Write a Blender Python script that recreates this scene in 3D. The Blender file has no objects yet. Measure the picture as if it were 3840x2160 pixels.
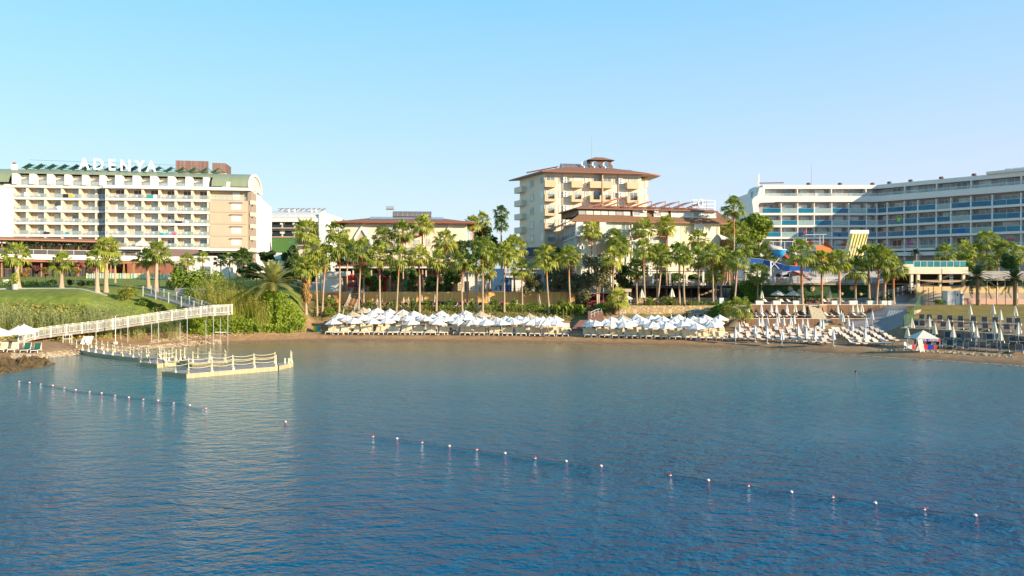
import bpy, math, random
from mathutils import Vector, Matrix, noise
R = math.radians
sc = bpy.context.scene
# ---------------------------------------------------------------- camera
F, CX, YH, H = 2700.0, 1920.0, 1040.0, 10.0   # focal length and horizon of the 3840 px photograph; camera height in metres
cam = bpy.data.cameras.new('camera'); cam.sensor_width = 36; cam.lens = 36 * F / 3840
cam.shift_y = -(1080 - YH) / 3840.0; cam.clip_start = .5; cam.clip_end = 6000
co = bpy.data.objects.new('camera', cam); sc.collection.objects.link(co)
co.location = (0, 0, H); co.rotation_euler = (R(90), 0, 0); sc.camera = co
# ---------------------------------------------------------------- light
SUN_AZ, SUN_EL = 62, 17            # to-sun direction: clockwise from the camera side (-Y) towards +X
sx, sy, sz = math.sin(R(SUN_AZ)) * math.cos(R(SUN_EL)), -math.cos(R(SUN_AZ)) * math.cos(R(SUN_EL)), math.sin(R(SUN_EL))
w = bpy.data.worlds.new('World'); sc.world = w; w.use_nodes = True
nt = w.node_tree; bg = nt.nodes['Background']
sky = nt.nodes.new('ShaderNodeTexSky'); sky.sky_type = 'NISHITA'; sky.sun_disc = False
sky.sun_elevation = R(SUN_EL); sky.sun_rotation = math.atan2(sx, sy); sky.air_density = 1.0; sky.dust_density = .5; sky.ozone_density = 1.6
tcw = nt.nodes.new('ShaderNodeTexCoord'); spw = nt.nodes.new('ShaderNodeSeparateXYZ'); nt.links.new(tcw.outputs['Generated'], spw.inputs[0])
rpw = nt.nodes.new('ShaderNodeValToRGB'); nt.links.new(spw.outputs[2], rpw.inputs[0]); ew = rpw.color_ramp.elements   # clear morning air: pale at the horizon, blue above
ew[0].position = 0; ew[0].color = (.48,.545,.575,1); ew[1].position = 1; ew[1].color = (.01,.09,.22,1)
for ps, cl in ((.10, (.40,.51,.575)), (.22, (.29,.475,.585)), (.37, (.17,.415,.60)), (.55, (.055,.31,.53)), (.75, (.025,.19,.40))): ew.new(ps).color = (*cl, 1)
SKS = .089
scw = nt.nodes.new('ShaderNodeMix'); scw.data_type = 'RGBA'; scw.blend_type = 'DIVIDE'; scw.inputs[0].default_value = 1; scw.inputs[7].default_value = (.11, .11, .11, 1)
axw = nt.nodes.new('ShaderNodeMapRange'); axw.inputs[1].default_value = -.6; axw.inputs[2].default_value = .6; nt.links.new(spw.outputs[0], axw.inputs[0])   # a little bluer towards the sun's side
tnw = nt.nodes.new('ShaderNodeMix'); tnw.data_type = 'RGBA'; tnw.inputs[6].default_value = (.97,1.05,1.0,1); tnw.inputs[7].default_value = (1.06,.95,1.03,1); nt.links.new(axw.outputs[0], tnw.inputs[0])
muw = nt.nodes.new('ShaderNodeMix'); muw.data_type = 'RGBA'; muw.blend_type = 'MULTIPLY'; muw.inputs[0].default_value = 1; nt.links.new(rpw.outputs[0], muw.inputs[6]); nt.links.new(tnw.outputs[2], muw.inputs[7]); nt.links.new(muw.outputs[2], scw.inputs[6])
mxw = nt.nodes.new('ShaderNodeMix'); mxw.data_type = 'RGBA'; mxw.inputs[0].default_value = .88
nt.links.new(sky.outputs[0], mxw.inputs[6]); nt.links.new(scw.outputs[2], mxw.inputs[7]); nt.links.new(mxw.outputs[2], bg.inputs[0]); bg.inputs[1].default_value = SKS
sl = bpy.data.lights.new('sun', 'SUN'); sl.energy = 4.5; sl.angle = R(.5); sl.color = (1, .80, .55)
so = bpy.data.objects.new('sun', sl); sc.collection.objects.link(so)
so.rotation_euler = Vector((-sx, -sy, -sz)).to_track_quat('-Z', 'Y').to_euler()
sc.view_settings.view_transform = 'Standard'; sc.view_settings.look = 'None'; sc.view_settings.exposure = 1.1; sc.view_settings.gamma = 1
# ---------------------------------------------------------------- helpers
COL = sc.collection
def XD(px, D): return (px - CX) * D / F
def ZD(py, D): return H - (py - YH) * D / F
class MB:
    def __init__(s): s.v = []; s.f = []; s.m = []; s.k = 0
    def add(s, vs, fs):
        n = len(s.v); s.v += [tuple(p) for p in vs]; s.f += [tuple(i + n for i in q) for q in fs]; s.m += [s.k] * len(fs); return s
    def box(s, x0, x1, y0, y1, z0, z1):
        return s.add([(x0,y0,z0),(x1,y0,z0),(x1,y1,z0),(x0,y1,z0),(x0,y0,z1),(x1,y0,z1),(x1,y1,z1),(x0,y1,z1)],
                     [(0,3,2,1),(4,5,6,7),(0,1,5,4),(1,2,6,5),(2,3,7,6),(3,0,4,7)])
    def xbox(s, M, sx, sy, sz):
        c = [(-1,-1,-1),(1,-1,-1),(1,1,-1),(-1,1,-1),(-1,-1,1),(1,-1,1),(1,1,1),(-1,1,1)]
        return s.add([M @ Vector((a*sx/2, b*sy/2, d*sz/2)) for a, b, d in c], [(0,3,2,1),(4,5,6,7),(0,1,5,4),(1,2,6,5),(2,3,7,6),(3,0,4,7)])
    def bar(s, a, b, wd, ht=None):
        a, b = Vector(a), Vector(b); d = b - a
        if d.length < 1e-6: return s
        q = d.to_track_quat('Y', 'Z').to_matrix().to_4x4()
        return s.xbox(Matrix.Translation((a + b) / 2) @ q, wd, d.length, ht or wd)
    def tube(s, pts, rad, n=6, cap=True):
        pts = [Vector(p) for p in pts]; rad = rad if isinstance(rad, (list, tuple)) else [rad] * len(pts)
        b = len(s.v)
        for i, p in enumerate(pts):
            t = (pts[min(i+1, len(pts)-1)] - pts[max(i-1, 0)]).normalized()
            a = t.cross(Vector((0,1,0)) if abs(t.y) < .8 else Vector((1,0,0))).normalized(); c = t.cross(a)
            for j in range(n):
                an = 2*math.pi*j/n; s.v.append(tuple(p + (a*math.cos(an) + c*math.sin(an)) * rad[i]))
        for i in range(len(pts)-1):
            for j in range(n):
                k = (j+1) % n; s.f.append((b+i*n+j, b+i*n+k, b+(i+1)*n+k, b+(i+1)*n+j)); s.m.append(s.k)
        if cap:
            s.f.append(tuple(b+j for j in range(n))[::-1]); s.m.append(s.k)
            s.f.append(tuple(b+(len(pts)-1)*n+j for j in range(n))); s.m.append(s.k)
        return s
    def prism(s, poly, f0, f1):           # poly of 2-d points, f0/f1 map a point to the two end positions
        n = len(poly); A = [f0(*p) for p in poly]; B = [f1(*p) for p in poly]
        return s.add(A + B, [tuple(range(n))[::-1], tuple(range(n, 2*n))] + [(i, (i+1) % n, (i+1) % n + n, i + n) for i in range(n)])
    def wallpoly(s, poly, y0, y1): return s.prism(poly, lambda x, z: (x, y0, z), lambda x, z: (x, y1, z))
    def plan(s, poly, z0, z1): return s.prism(poly, lambda x, y: (x, y, z0), lambda x, y: (x, y, z1))
    def side(s, poly, x0, x1): return s.prism(poly, lambda y, z: (x0, y, z), lambda y, z: (x1, y, z))
    def lathe(s, prof, n=10, c=(0,0,0), wob=None):
        b = len(s.v)
        for r, z in prof:
            for j in range(n):
                a = 2*math.pi*j/n; rr = r * (wob(j, z) if wob else 1); s.v.append((c[0]+rr*math.cos(a), c[1]+rr*math.sin(a), c[2]+z))
        for i in range(len(prof)-1):
            for j in range(n):
                k = (j+1) % n; s.f.append((b+i*n+j, b+i*n+k, b+(i+1)*n+k, b+(i+1)*n+j)); s.m.append(s.k)
        return s
    def mesh(s, name, mats, smooth=False):
        me = bpy.data.meshes.new(name); me.from_pydata(s.v, [], s.f)
        for m in (mats if isinstance(mats, (list, tuple)) else [mats]): me.materials.append(m)
        me.polygons.foreach_set('material_index', s.m)
        if smooth: me.polygons.foreach_set('use_smooth', [True] * len(s.f))
        me.update(); return me
    def build(s, name, mats, parent=None, loc=None, smooth=False):
        o = bpy.data.objects.new(name, s.mesh(name, mats, smooth)); COL.objects.link(o)
        if parent: o.parent = parent
        if loc: o.location = loc
        return o
    def each(s, name, mats, parent=None):
        """every connected piece becomes an object of its own"""
        par = list(range(len(s.v)))
        def fd(i):
            while par[i] != i: par[i] = par[par[i]]; i = par[i]
            return i
        for f in s.f:
            for i in f[1:]: par[fd(f[0])] = fd(i)
        gr = {}
        for q, f in enumerate(s.f): gr.setdefault(fd(f[0]), []).append(q)
        out = []
        for qs in gr.values():
            b = MB(); mp = {}
            for q in qs:
                for i in s.f[q]:
                    if i not in mp: mp[i] = len(b.v); b.v.append(s.v[i])
                b.f.append(tuple(mp[i] for i in s.f[q])); b.m.append(s.m[q])
            out.append(b.build(name, mats, parent))
        return out
def tag(o, label, cat, group=None, kind=None):
    if label: o['label'] = label
    if cat: o['category'] = cat
    if group: o['group'] = group
    if kind: o['kind'] = kind
    return o
def struct(o): o['kind'] = 'structure'; return o
def thing(name, label, cat, loc=(0,0,0), rz=0, group=None):
    o = bpy.data.objects.new(name, None); COL.objects.link(o); o.location = loc; o.rotation_euler = (0, 0, rz); o.empty_display_size = .3
    return tag(o, label, cat, group)
def inst(mesh, name, parent=None, loc=(0,0,0), rot=(0,0,0), scl=(1,1,1)):
    o = bpy.data.objects.new(name, mesh); COL.objects.link(o); o.parent = parent; o.location = loc; o.rotation_euler = rot
    o.scale = scl if isinstance(scl, tuple) else (scl,)*3
    return o
def dup(root, kids, loc, rz, label, group=None, scl=1, cat=None):
    r = root.copy(); COL.objects.link(r); r.location = loc; r.rotation_euler = (0, 0, rz); r['label'] = label; r.scale = (scl,)*3
    if group: r['group'] = group
    if cat: r['category'] = cat
    for ch in kids:
        c = ch.copy(); COL.objects.link(c); c.parent = r
        for g in ch.children:
            d = g.copy(); COL.objects.link(d); d.parent = c
    return r
ORD = ['', 'first', 'second', 'third', 'fourth', 'fifth', 'sixth', 'seventh', 'eighth', 'ninth', 'tenth', 'eleventh', 'twelfth', 'thirteenth', 'fourteenth',
       'fifteenth', 'sixteenth', 'seventeenth', 'eighteenth', 'nineteenth', 'twentieth']
def nth(i):
    if i < len(ORD): return ORD[i]
    t = ['', '', 'twenty', 'thirty', 'forty', 'fifty'][i // 10]
    return t + ('-' + ORD[i % 10] if i % 10 else 'th')
class Frame:
    """a building's facade frame: s runs along the facade from its left end, v into the building, z up"""
    def __init__(f, p0, D0, p1, D1):
        f.O = Vector((XD(p0, D0), D0)); e = Vector((XD(p1, D1), D1)); f.L = (e - f.O).length; f.u = (e - f.O) / f.L; f.n = Vector((-f.u.y, f.u.x))
        f.rz = math.atan2(f.u.y, f.u.x)
    def s(f, px, v=0):
        O = f.O + f.n * v; k = (px - CX) / F
        return (k * O.y - O.x) / (f.u.x - k * f.u.y)
    def D(f, px, v=0): return (f.O + f.n * v + f.u * f.s(px, v)).y
    def z(f, px, py, v=0): return ZD(py, f.D(px, v))
    def thing(f, name, label, cat, group=None): return thing(name, label, cat, (f.O.x, f.O.y, 0), f.rz, group)
    def W(f, s, v, z): p = f.O + f.u * s + f.n * v; return Vector((p.x, p.y, z))
# ---------------------------------------------------------------- materials
MATS = {}
def mat(name, col=(.5,.5,.5), rough=.7, var=.12, scale=3.0, bump=0.0, metal=0.0, spec=.4, trans=0.0, rnd=0.0, alpha=1.0, col2=None, detail=3, stretch=None):
    if name in MATS: return MATS[name]
    m = bpy.data.materials.new(name); m.use_nodes = True; t = m.node_tree; b = t.nodes['Principled BSDF']; L = t.links.new
    b.inputs['Roughness'].default_value = rough; b.inputs['Metallic'].default_value = metal; b.inputs['Specular IOR Level'].default_value = spec
    tc = t.nodes.new('ShaderNodeTexCoord'); nz = t.nodes.new('ShaderNodeTexNoise'); nz.inputs['Scale'].default_value = scale; nz.inputs['Detail'].default_value = detail
    src = tc.outputs['Object']
    if stretch:
        mp = t.nodes.new('ShaderNodeMapping'); mp.inputs['Scale'].default_value = stretch; L(src, mp.inputs[0]); src = mp.outputs[0]
    L(src, nz.inputs['Vector'])
    cr = t.nodes.new('ShaderNodeValToRGB'); e = cr.color_ramp.elements; e[0].position = .3; e[1].position = .7
    c2 = col2 or tuple(c * (1 + var) for c in col); c1 = tuple(c * (1 - var) for c in col) if not col2 else col
    e[0].color = (*c1[:3], 1); e[1].color = (*[min(1, c) for c in c2[:3]], 1); L(nz.outputs[0], cr.inputs[0])
    out = cr.outputs[0]
    if rnd:
        oi = t.nodes.new('ShaderNodeObjectInfo'); hs = t.nodes.new('ShaderNodeHueSaturation')
        mr = t.nodes.new('ShaderNodeMapRange'); mr.inputs[3].default_value = 1 - rnd; mr.inputs[4].default_value = 1 + rnd
        L(oi.outputs['Random'], mr.inputs[0]); L(mr.outputs[0], hs.inputs['Value'])
        m2 = t.nodes.new('ShaderNodeMapRange'); m2.inputs[3].default_value = .5 + rnd * .08; m2.inputs[4].default_value = .5 - rnd * .08
        L(oi.outputs['Random'], m2.inputs[0]); L(m2.outputs[0], hs.inputs['Hue']); L(out, hs.inputs['Color']); out = hs.outputs[0]
    L(out, b.inputs['Base Color'])
    if bump:
        bp = t.nodes.new('ShaderNodeBump'); bp.inputs['Strength'].default_value = bump; bp.inputs['Distance'].default_value = .05; L(nz.outputs[0], bp.inputs['Height']); L(bp.outputs[0], b.inputs['Normal'])
    if trans:
        tr = t.nodes.new('ShaderNodeBsdfTranslucent'); mx = t.nodes.new('ShaderNodeMixShader'); mx.inputs[0].default_value = trans
        L(out, tr.inputs[0]); L(b.outputs[0], mx.inputs[1]); L(tr.outputs[0], mx.inputs[2]); L(mx.outputs[0], t.nodes['Material Output'].inputs[0])
    if alpha < 1:
        tp = t.nodes.new('ShaderNodeBsdfTransparent'); mx = t.nodes.new('ShaderNodeMixShader'); mx.inputs[0].default_value = alpha
        L(tp.outputs[0], mx.inputs[1]); L(b.outputs[0], mx.inputs[2]); L(mx.outputs[0], t.nodes['Material Output'].inputs[0])
    MATS[name] = m; return m
def stripes(name, c1, c2, freq, axis=0, rough=.6, duty=.5, noise_amt=.0, metal=0):
    """boards, seams or slats: alternate c1/c2 along one object axis"""
    m = bpy.data.materials.new(name); m.use_nodes = True; t = m.node_tree; b = t.nodes['Principled BSDF']; L = t.links.new
    b.inputs['Roughness'].default_value = rough; b.inputs['Metallic'].default_value = metal
    tc = t.nodes.new('ShaderNodeTexCoord'); sp = t.nodes.new('ShaderNodeSeparateXYZ'); L(tc.outputs['Object'], sp.inputs[0])
    a = t.nodes.new('ShaderNodeMath'); a.operation = 'MULTIPLY'; a.inputs[1].default_value = freq; L(sp.outputs[axis], a.inputs[0])
    f = t.nodes.new('ShaderNodeMath'); f.operation = 'FRACT'; L(a.outputs[0], f.inputs[0])
    g = t.nodes.new('ShaderNodeMath'); g.operation = 'LESS_THAN'; g.inputs[1].default_value = duty; L(f.outputs[0], g.inputs[0])
    fl = t.nodes.new('ShaderNodeMath'); fl.operation = 'FLOOR'; L(a.outputs[0], fl.inputs[0]); wn = t.nodes.new('ShaderNodeTexWhiteNoise'); wn.noise_dimensions = '1D'; L(fl.outputs[0], wn.inputs['W'])
    mx = t.nodes.new('ShaderNodeMix'); mx.data_type = 'RGBA'; mx.inputs[6].default_value = (*c1, 1); mx.inputs[7].default_value = (*c2, 1); L(g.outputs[0], mx.inputs[0])
    hs = t.nodes.new('ShaderNodeHueSaturation'); mr = t.nodes.new('ShaderNodeMapRange'); mr.inputs[3].default_value = 1 - noise_amt; mr.inputs[4].default_value = 1 + noise_amt
    L(wn.outputs[0], mr.inputs[0]); L(mr.outputs[0], hs.inputs['Value']); L(mx.outputs[2], hs.inputs['Color']); L(hs.outputs[0], b.inputs['Base Color'])
    MATS[name] = m; return m
WHITE = mat('white_render', (.74,.73,.70), var=.04, scale=.6); CREAM = mat('cream_render', (.68,.60,.46), var=.05, scale=.5)
BEIGE = mat('beige_render', (.47,.38,.28), var=.05, scale=.5); METAL = mat('pale_metal', (.62,.63,.64), .35, .05, metal=.6)
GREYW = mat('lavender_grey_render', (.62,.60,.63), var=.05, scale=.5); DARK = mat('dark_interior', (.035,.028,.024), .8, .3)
DGLASS = mat('dark_glass', (.03,.045,.05), .08, .3, scale=1.5, spec=.8); BROWN = mat('brown_cladding', (.16,.075,.045), .6, .2)
RED = mat('red_brown_fascia', (.27,.09,.05), .5, .1); TILE = mat('red_roof_tile', (.24,.12,.08), .8, .25, scale=8)
BLACKM = mat('black_metal', (.03,.03,.03), .4, .1); CONC = mat('concrete', (.42,.41,.39), .85, .12, scale=2)
# ---------------------------------------------------------------- terrain
def lerp_tab(tab, x):
    if x <= tab[0][0]: return tab[0][1]
    for (a, va), (b, vb) in zip(tab, tab[1:]):
        if x <= b: return va + (vb - va) * (x - a) / (b - a) if b > a else vb
    return tab[-1][1]
SHORE = [(-1500,84),(0,88.5),(150,88.8),(300,93.5),(420,97),(600,101.5),(760,107.3),(900,109.8),(1000,111.5),(1200,113.9),(1700,112.5),(2100,109.8),(2500,105.5),(2900,100),(3100,95),(3400,88.8),(3840,81.3),(5500,62)]
def shore(px): return lerp_tab(SHORE, px)
PROF = [(-1500, [(84,0),(90,1),(104,8),(118,8.3),(150,9.8),(175,10.5),(400,12)]),
 (0, [(88.5,0),(92,.75),(100,1.2),(103,2.6),(110,7.0),(114.5,8.0),(118,8.3),(135,9.0),(150,10.0),(175,10.5),(400,12)]),
 (300, [(93.5,0),(96.5,.7),(101,1.1),(104,2.4),(110.5,7.2),(115,8.1),(118,8.3),(135,9.0),(150,10.0),(175,10.5),(400,12)]),
 (600, [(101.5,0),(104,.5),(108,1.0),(110,2.0),(116,5.6),(121,7.9),(130,8.6),(150,9.9),(175,10.5),(400,12)]),
 (850, [(109,0),(110.6,.5),(112.5,1.2),(115,3.4),(120,6.2),(126,7.7),(140,8.6),(160,9.6),(400,11)]),
 (1100, [(113,0),(115,.7),(116.5,1.4),(119.5,3.6),(124,5.5),(130,7),(140,8.0),(160,9.0),(400,11)]),
 (1170, [(113.6,0),(115.5,.7),(119,1.2),(125,2.0),(129,3.2),(134,5),(139,7.0),(150,7.3),(200,9),(400,10)]),
 (1260, [(113.9,0),(116,.7),(123,1.4),(126,2.0),(129,3.9),(136,4.6),(136.6,4.7),(136.9,7.0),(150,7.2),(200,8.5),(400,10)]),
 (1700, [(112.5,0),(114.5,.75),(122,1.3),(125.5,1.8),(128.5,3.9),(136,4.6),(136.6,4.7),(136.9,7.0),(150,7.2),(200,8.5),(400,10)]),
 (2150, [(109.5,0),(111.5,.75),(120,1.3),(125,1.8),(128.5,3.9),(136,4.6),(136.6,4.7),(136.9,7.0),(150,7.2),(200,8.5),(400,10)]),
 (2300, [(107.6,0),(110,.75),(120,1.3),(125.5,1.6),(126.2,4.4),(136,5.0),(137.5,5.1),(147,5.5),(148,7.6),(200,8.5),(400,10)]),
 (2720, [(102.8,0),(105,.75),(117,1.3),(124,1.6),(126.5,4.9),(136,5.1),(137.5,5.2),(147,5.5),(148,7.8),(200,9),(400,10)]),
 (2760, [(102,0),(104,.75),(116,1.3),(121.4,1.5),(122,2.9),(126.5,3.0),(127,5.1),(136.2,5.2),(136.8,8.5),(150,8.7),(200,10),(400,11)]),
 (3000, [(97.5,0),(99.5,.75),(114,1.3),(121.4,1.5),(121.8,2.9),(126.5,3.0),(126.8,5.1),(136.2,5.2),(136.8,8.5),(150,8.7),(200,10),(400,11)]),
 (3200, [(92.8,0),(95,.7),(112,1.3),(119.5,1.5),(120,2.6),(126.5,3.0),(126.8,5.1),(136.2,5.2),(136.8,8.5),(150,8.7),(200,10),(400,11)]),
 (3330, [(90,0),(92,.6),(105,1.1),(113,1.5),(120,3.0),(126,5.0),(128,5.3),(136.2,5.9),(137,8.5),(150,8.8),(200,10),(400,11)]),
 (3400, [(88.8,0),(91,.7),(103.8,1.2),(104.6,2.4),(112,2.7),(118,4.0),(126,5.2),(131.5,5.6),(132,8.4),(150,8.8),(200,10),(400,11)]),
 (3500, [(87,0),(89,.7),(101.5,1.25),(102.3,2.45),(107,2.6),(111.5,3.0),(115,3.45),(123.5,5.2),(126,5.3),(129.4,5.4),(129.8,8.3),(150,9),(200,10),(400,11)]),
 (3840, [(81.3,0),(83,.6),(89.6,1.25),(90.2,2.45),(97,2.6),(104,3.1),(110,3.5),(122.5,5.2),(126,5.3),(129.4,5.4),(129.8,8.3),(150,9),(200,10),(400,11)]),
 (5500, [(62,0),(66,.8),(80,2.5),(100,4),(122,5.3),(129,8.3),(150,9),(200,10),(400,11)])]
def gz(px, D):
    px = min(max(px, -1500), 5500); s = shore(px)
    if D <= s: return max(-4, (D - s) * .09)
    for (a, ta), (b, tb) in zip(PROF, PROF[1:]):
        if px <= b:
            t = (px - a) / (b - a); k = max(0, 1 - (D - s) / 14)
            return (1-t) * lerp_tab(ta, D + (ta[0][0] - s) * k) + t * lerp_tab(tb, D + (tb[0][0] - s) * k)
def gw(X, Y): return gz(CX + X * F / Y, Y)
def G(px, D): return Vector((XD(px, D), D, gz(px, D)))
def onground(px, py, lo=70, hi=220):
    """the point of the ground seen at this pixel"""
    D = lo
    while D < hi:
        if ZD(py, D) <= gz(px, D): return G(px, D)
        D += .1
    return G(px, hi)
def region(px, D):
    s = shore(px); z = gz(px, D); j = noise.noise(Vector((XD(px, D) * .35, D * .35, 0))) * 1.4
    if px < 1130:
        if z < 1.55 + j * .45: return 0
        return 1 if px < 860 or D > 121 else 2
    if px < 1290 and D < 131 + j: return 0 if z < 3 else 2
    if px < 2320: return 0 if D < 126 + j * .4 else (2 if D < 136.7 else 3)
    if px < 2740: return 0 if z < 1.9 else (2 if D < 136 else 3)
    if px < 3190: return 0 if D < 121.6 else 3
    if px < 3405: return 4 if D > 113 + max(0, (3300 - px)) * .04 else 0
    if D < 124.6 and z > 3.25: return 5
    return 0 if z < 4 else 3
def build_ground():
    pxs = [-1500,-1100,-800,-600,-450,-350,-260] + [-200 + 18*i for i in range(238)] + [4120,4250,4450,4750,5100,5500]
    Ds = [-30, 20, 60, 72] + [77 + .55*i for i in range(112)] + [139, 141, 144, 148, 153, 160, 170, 185, 210, 260, 400, 700, 1200, 2500]
    idx = {}; pts = []
    for i, px in enumerate(pxs):
        for j, D in enumerate(Ds):
            Y = D; X = XD(px, max(D, 60)); z = gz(px, D); s = shore(px)
            if D > s and D < 140:
                a = .10 if z < 2 else .05
                z += (noise.noise(Vector((X*.5, Y*.5, 1))) * a + noise.noise(Vector((X*1.7, Y*1.7, 4))) * a * .5) * min(1, (D - s) / 3)
            if D > 400: z = 11 + noise.noise(Vector((X*.002, D*.002, 0))) * 6
            pts.append((X, Y, z))
    n = len(Ds); regs = [MB() for _ in range(6)]; maps = [dict() for _ in range(6)]
    for i in range(len(pxs)-1):
        for j in range(n-1):
            r = region((pxs[i]+pxs[i+1])/2, (Ds[j]+Ds[j+1])/2) if Ds[j] > 70 and Ds[j] < 180 else (0 if Ds[j] < 80 else 3)
            q = []
            for k in (i*n+j, (i+1)*n+j, (i+1)*n+j+1, i*n+j+1):
                if k not in maps[r]: maps[r][k] = len(regs[r].v); regs[r].v.append(pts[k])
                q.append(maps[r][k])
            regs[r].f.append(tuple(q)); regs[r].m.append(0)
    sand = mat('sand', (.25,.15,.075), .95, scale=1.2, bump=.6, col2=(.38,.245,.13), detail=8)
    # the strip the waves reach is wet: darker and smoother
    t = sand.node_tree; b = t.nodes['Principled BSDF']; g = t.nodes.new('ShaderNodeNewGeometry'); sp = t.nodes.new('ShaderNodeSeparateXYZ'); t.links.new(g.outputs['Position'], sp.inputs[0])
    mr = t.nodes.new('ShaderNodeMapRange'); mr.inputs[1].default_value = .08; mr.inputs[2].default_value = .42; t.links.new(sp.outputs[2], mr.inputs[0])
    mx = t.nodes.new('ShaderNodeMix'); mx.data_type = 'RGBA'; mx.inputs[6].default_value = (.20,.125,.07,1); old = b.inputs['Base Color'].links[0].from_socket
    t.links.new(mr.outputs[0], mx.inputs[0]); t.links.new(old, mx.inputs[7]); t.links.new(mx.outputs[2], b.inputs['Base Color'])
    mats = [sand, mat('lawn_grass', (.10,.15,.02), .9, scale=1.1, bump=.7, col2=(.20,.24,.035), detail=8), mat('planted_soil', (.10,.085,.03), .95, scale=1.5, bump=.8, col2=(.22,.19,.06), detail=8),
            mat('terrace_paving', (.36,.29,.22), .85, .15, scale=1.0), mat('grey_path_paving', (.33,.29,.28), .85, .1, scale=1.5, detail=6), mat('dry_lawn', (.16,.13,.03), .95, scale=.7, bump=.5, col2=(.26,.20,.05), detail=8)]
    for mb, m, nm in zip(regs, mats, ['beach', 'lawn', 'ground', 'paving', 'path', 'grass']):
        if mb.f: struct(mb.build(nm, m, smooth=True))
build_ground()
# ---------------------------------------------------------------- water
def build_water():
    m = bpy.data.materials.new('sea_water'); m.use_nodes = True; t = m.node_tree; b = t.nodes['Principled BSDF']; L = t.links.new
    b.inputs['Roughness'].default_value = .06; b.inputs['IOR'].default_value = 1.33
    tc = t.nodes.new('ShaderNodeTexCoord')
    def tex(rot, scl, nscale, det, dist=.0):
        mp = t.nodes.new('ShaderNodeMapping'); mp.inputs['Rotation'].default_value = (0,0,R(rot)); mp.inputs['Scale'].default_value = scl
        n = t.nodes.new('ShaderNodeTexNoise'); n.inputs['Scale'].default_value = nscale; n.inputs['Detail'].default_value = det; n.inputs['Distortion'].default_value = dist
        L(tc.outputs['Object'], mp.inputs[0]); L(mp.outputs[0], n.inputs['Vector']); return n
    n1 = tex(-22, (.55,1,1), 1.25, 4, .35); n2 = tex(12, (.7,1,1), 4.6, 4, .3); n3 = tex(0, (1,1,1), .05, 2); n4 = tex(-18, (.35,1,1), .09, 3, .6)
    gust = t.nodes.new('ShaderNodeMapRange'); gust.inputs[1].default_value = .34; gust.inputs[2].default_value = .66; gust.inputs[3].default_value = .5; gust.inputs[4].default_value = 1.0; L(n4.outputs[0], gust.inputs[0])
    gy = t.nodes.new('ShaderNodeNewGeometry'); sy_ = t.nodes.new('ShaderNodeSeparateXYZ'); L(gy.outputs['Position'], sy_.inputs[0])     # sheltered, calmer water near the beach
    calm = t.nodes.new('ShaderNodeMapRange'); calm.inputs[1].default_value = 48; calm.inputs[2].default_value = 100; calm.inputs[3].default_value = 1; calm.inputs[4].default_value = .42; L(sy_.outputs[1], calm.inputs[0])
    gm = t.nodes.new('ShaderNodeMath'); gm.operation = 'MULTIPLY'; L(gust.outputs[0], gm.inputs[0]); L(calm.outputs[0], gm.inputs[1])
    def bump(h, dist, prev=None):
        bp = t.nodes.new('ShaderNodeBump'); bp.inputs['Distance'].default_value = dist; L(gm.outputs[0], bp.inputs['Strength']); L(h.outputs[0], bp.inputs['Height'])
        if prev: L(prev.outputs[0], bp.inputs['Normal'])
        return bp
    b1 = bump(n1, WAVE1); b2 = bump(n2, WAVE2, b1); L(b2.outputs[0], b.inputs['Normal'])
    # water colour: sandy shallows and painted-in warm building reflections near shore, deep blue further out (distance along the view axis, world Y)
    g = t.nodes.new('ShaderNodeNewGeometry'); sp = t.nodes.new('ShaderNodeSeparateXYZ'); L(g.outputs['Position'], sp.inputs[0])
    mm = t.nodes.new('ShaderNodeMath'); mm.operation = 'MULTIPLY_ADD'; mm.inputs[1].default_value = 30; L(n3.outputs[0], mm.inputs[0]); L(sp.outputs[1], mm.inputs[2])
    mr = t.nodes.new('ShaderNodeMapRange'); mr.inputs[1].default_value = 45; mr.inputs[2].default_value = 122; L(mm.outputs[0], mr.inputs[0])
    cr = t.nodes.new('ShaderNodeValToRGB'); e = cr.color_ramp.elements; e[0].color = (.0,.085,.18,1); e[1].color = (.28,.225,.11,1); e[1].position = 1
    k = e.new(.5); k.color = (.008,.16,.22,1); L(mr.outputs[0], cr.inputs[0]); L(cr.outputs[0], b.inputs['Base Color'])
    o = MB().add([(-1500,-300,0),(1500,-300,0),(1500,130,0),(-1500,130,0)], [(0,1,2,3)]).build('water', m); struct(o)
WAVE1, WAVE2 = .52, .18
build_water()

fr_ = random.Random(77); fb = MB()
for px in range(-120, 3960, 9):
    if fr_.random() < .35: continue
    q = []
    for p_, o_ in ((px, -.12), (px+8, -.12), (px+8, -.30-.12*fr_.random()), (px, -.30-.12*fr_.random())): D_ = shore(p_) + o_ + .25*noise.noise(Vector((p_*.02, 0, 3))); q.append((XD(p_, D_), D_, .02))
    fb.add(q, [(0,1,2,3)])
tag(fb.build('foam', mat('foam', (.62,.62,.58), .6, .1)), 'thin broken foam line where small waves meet the sand', 'foam', None, 'stuff')
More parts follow.
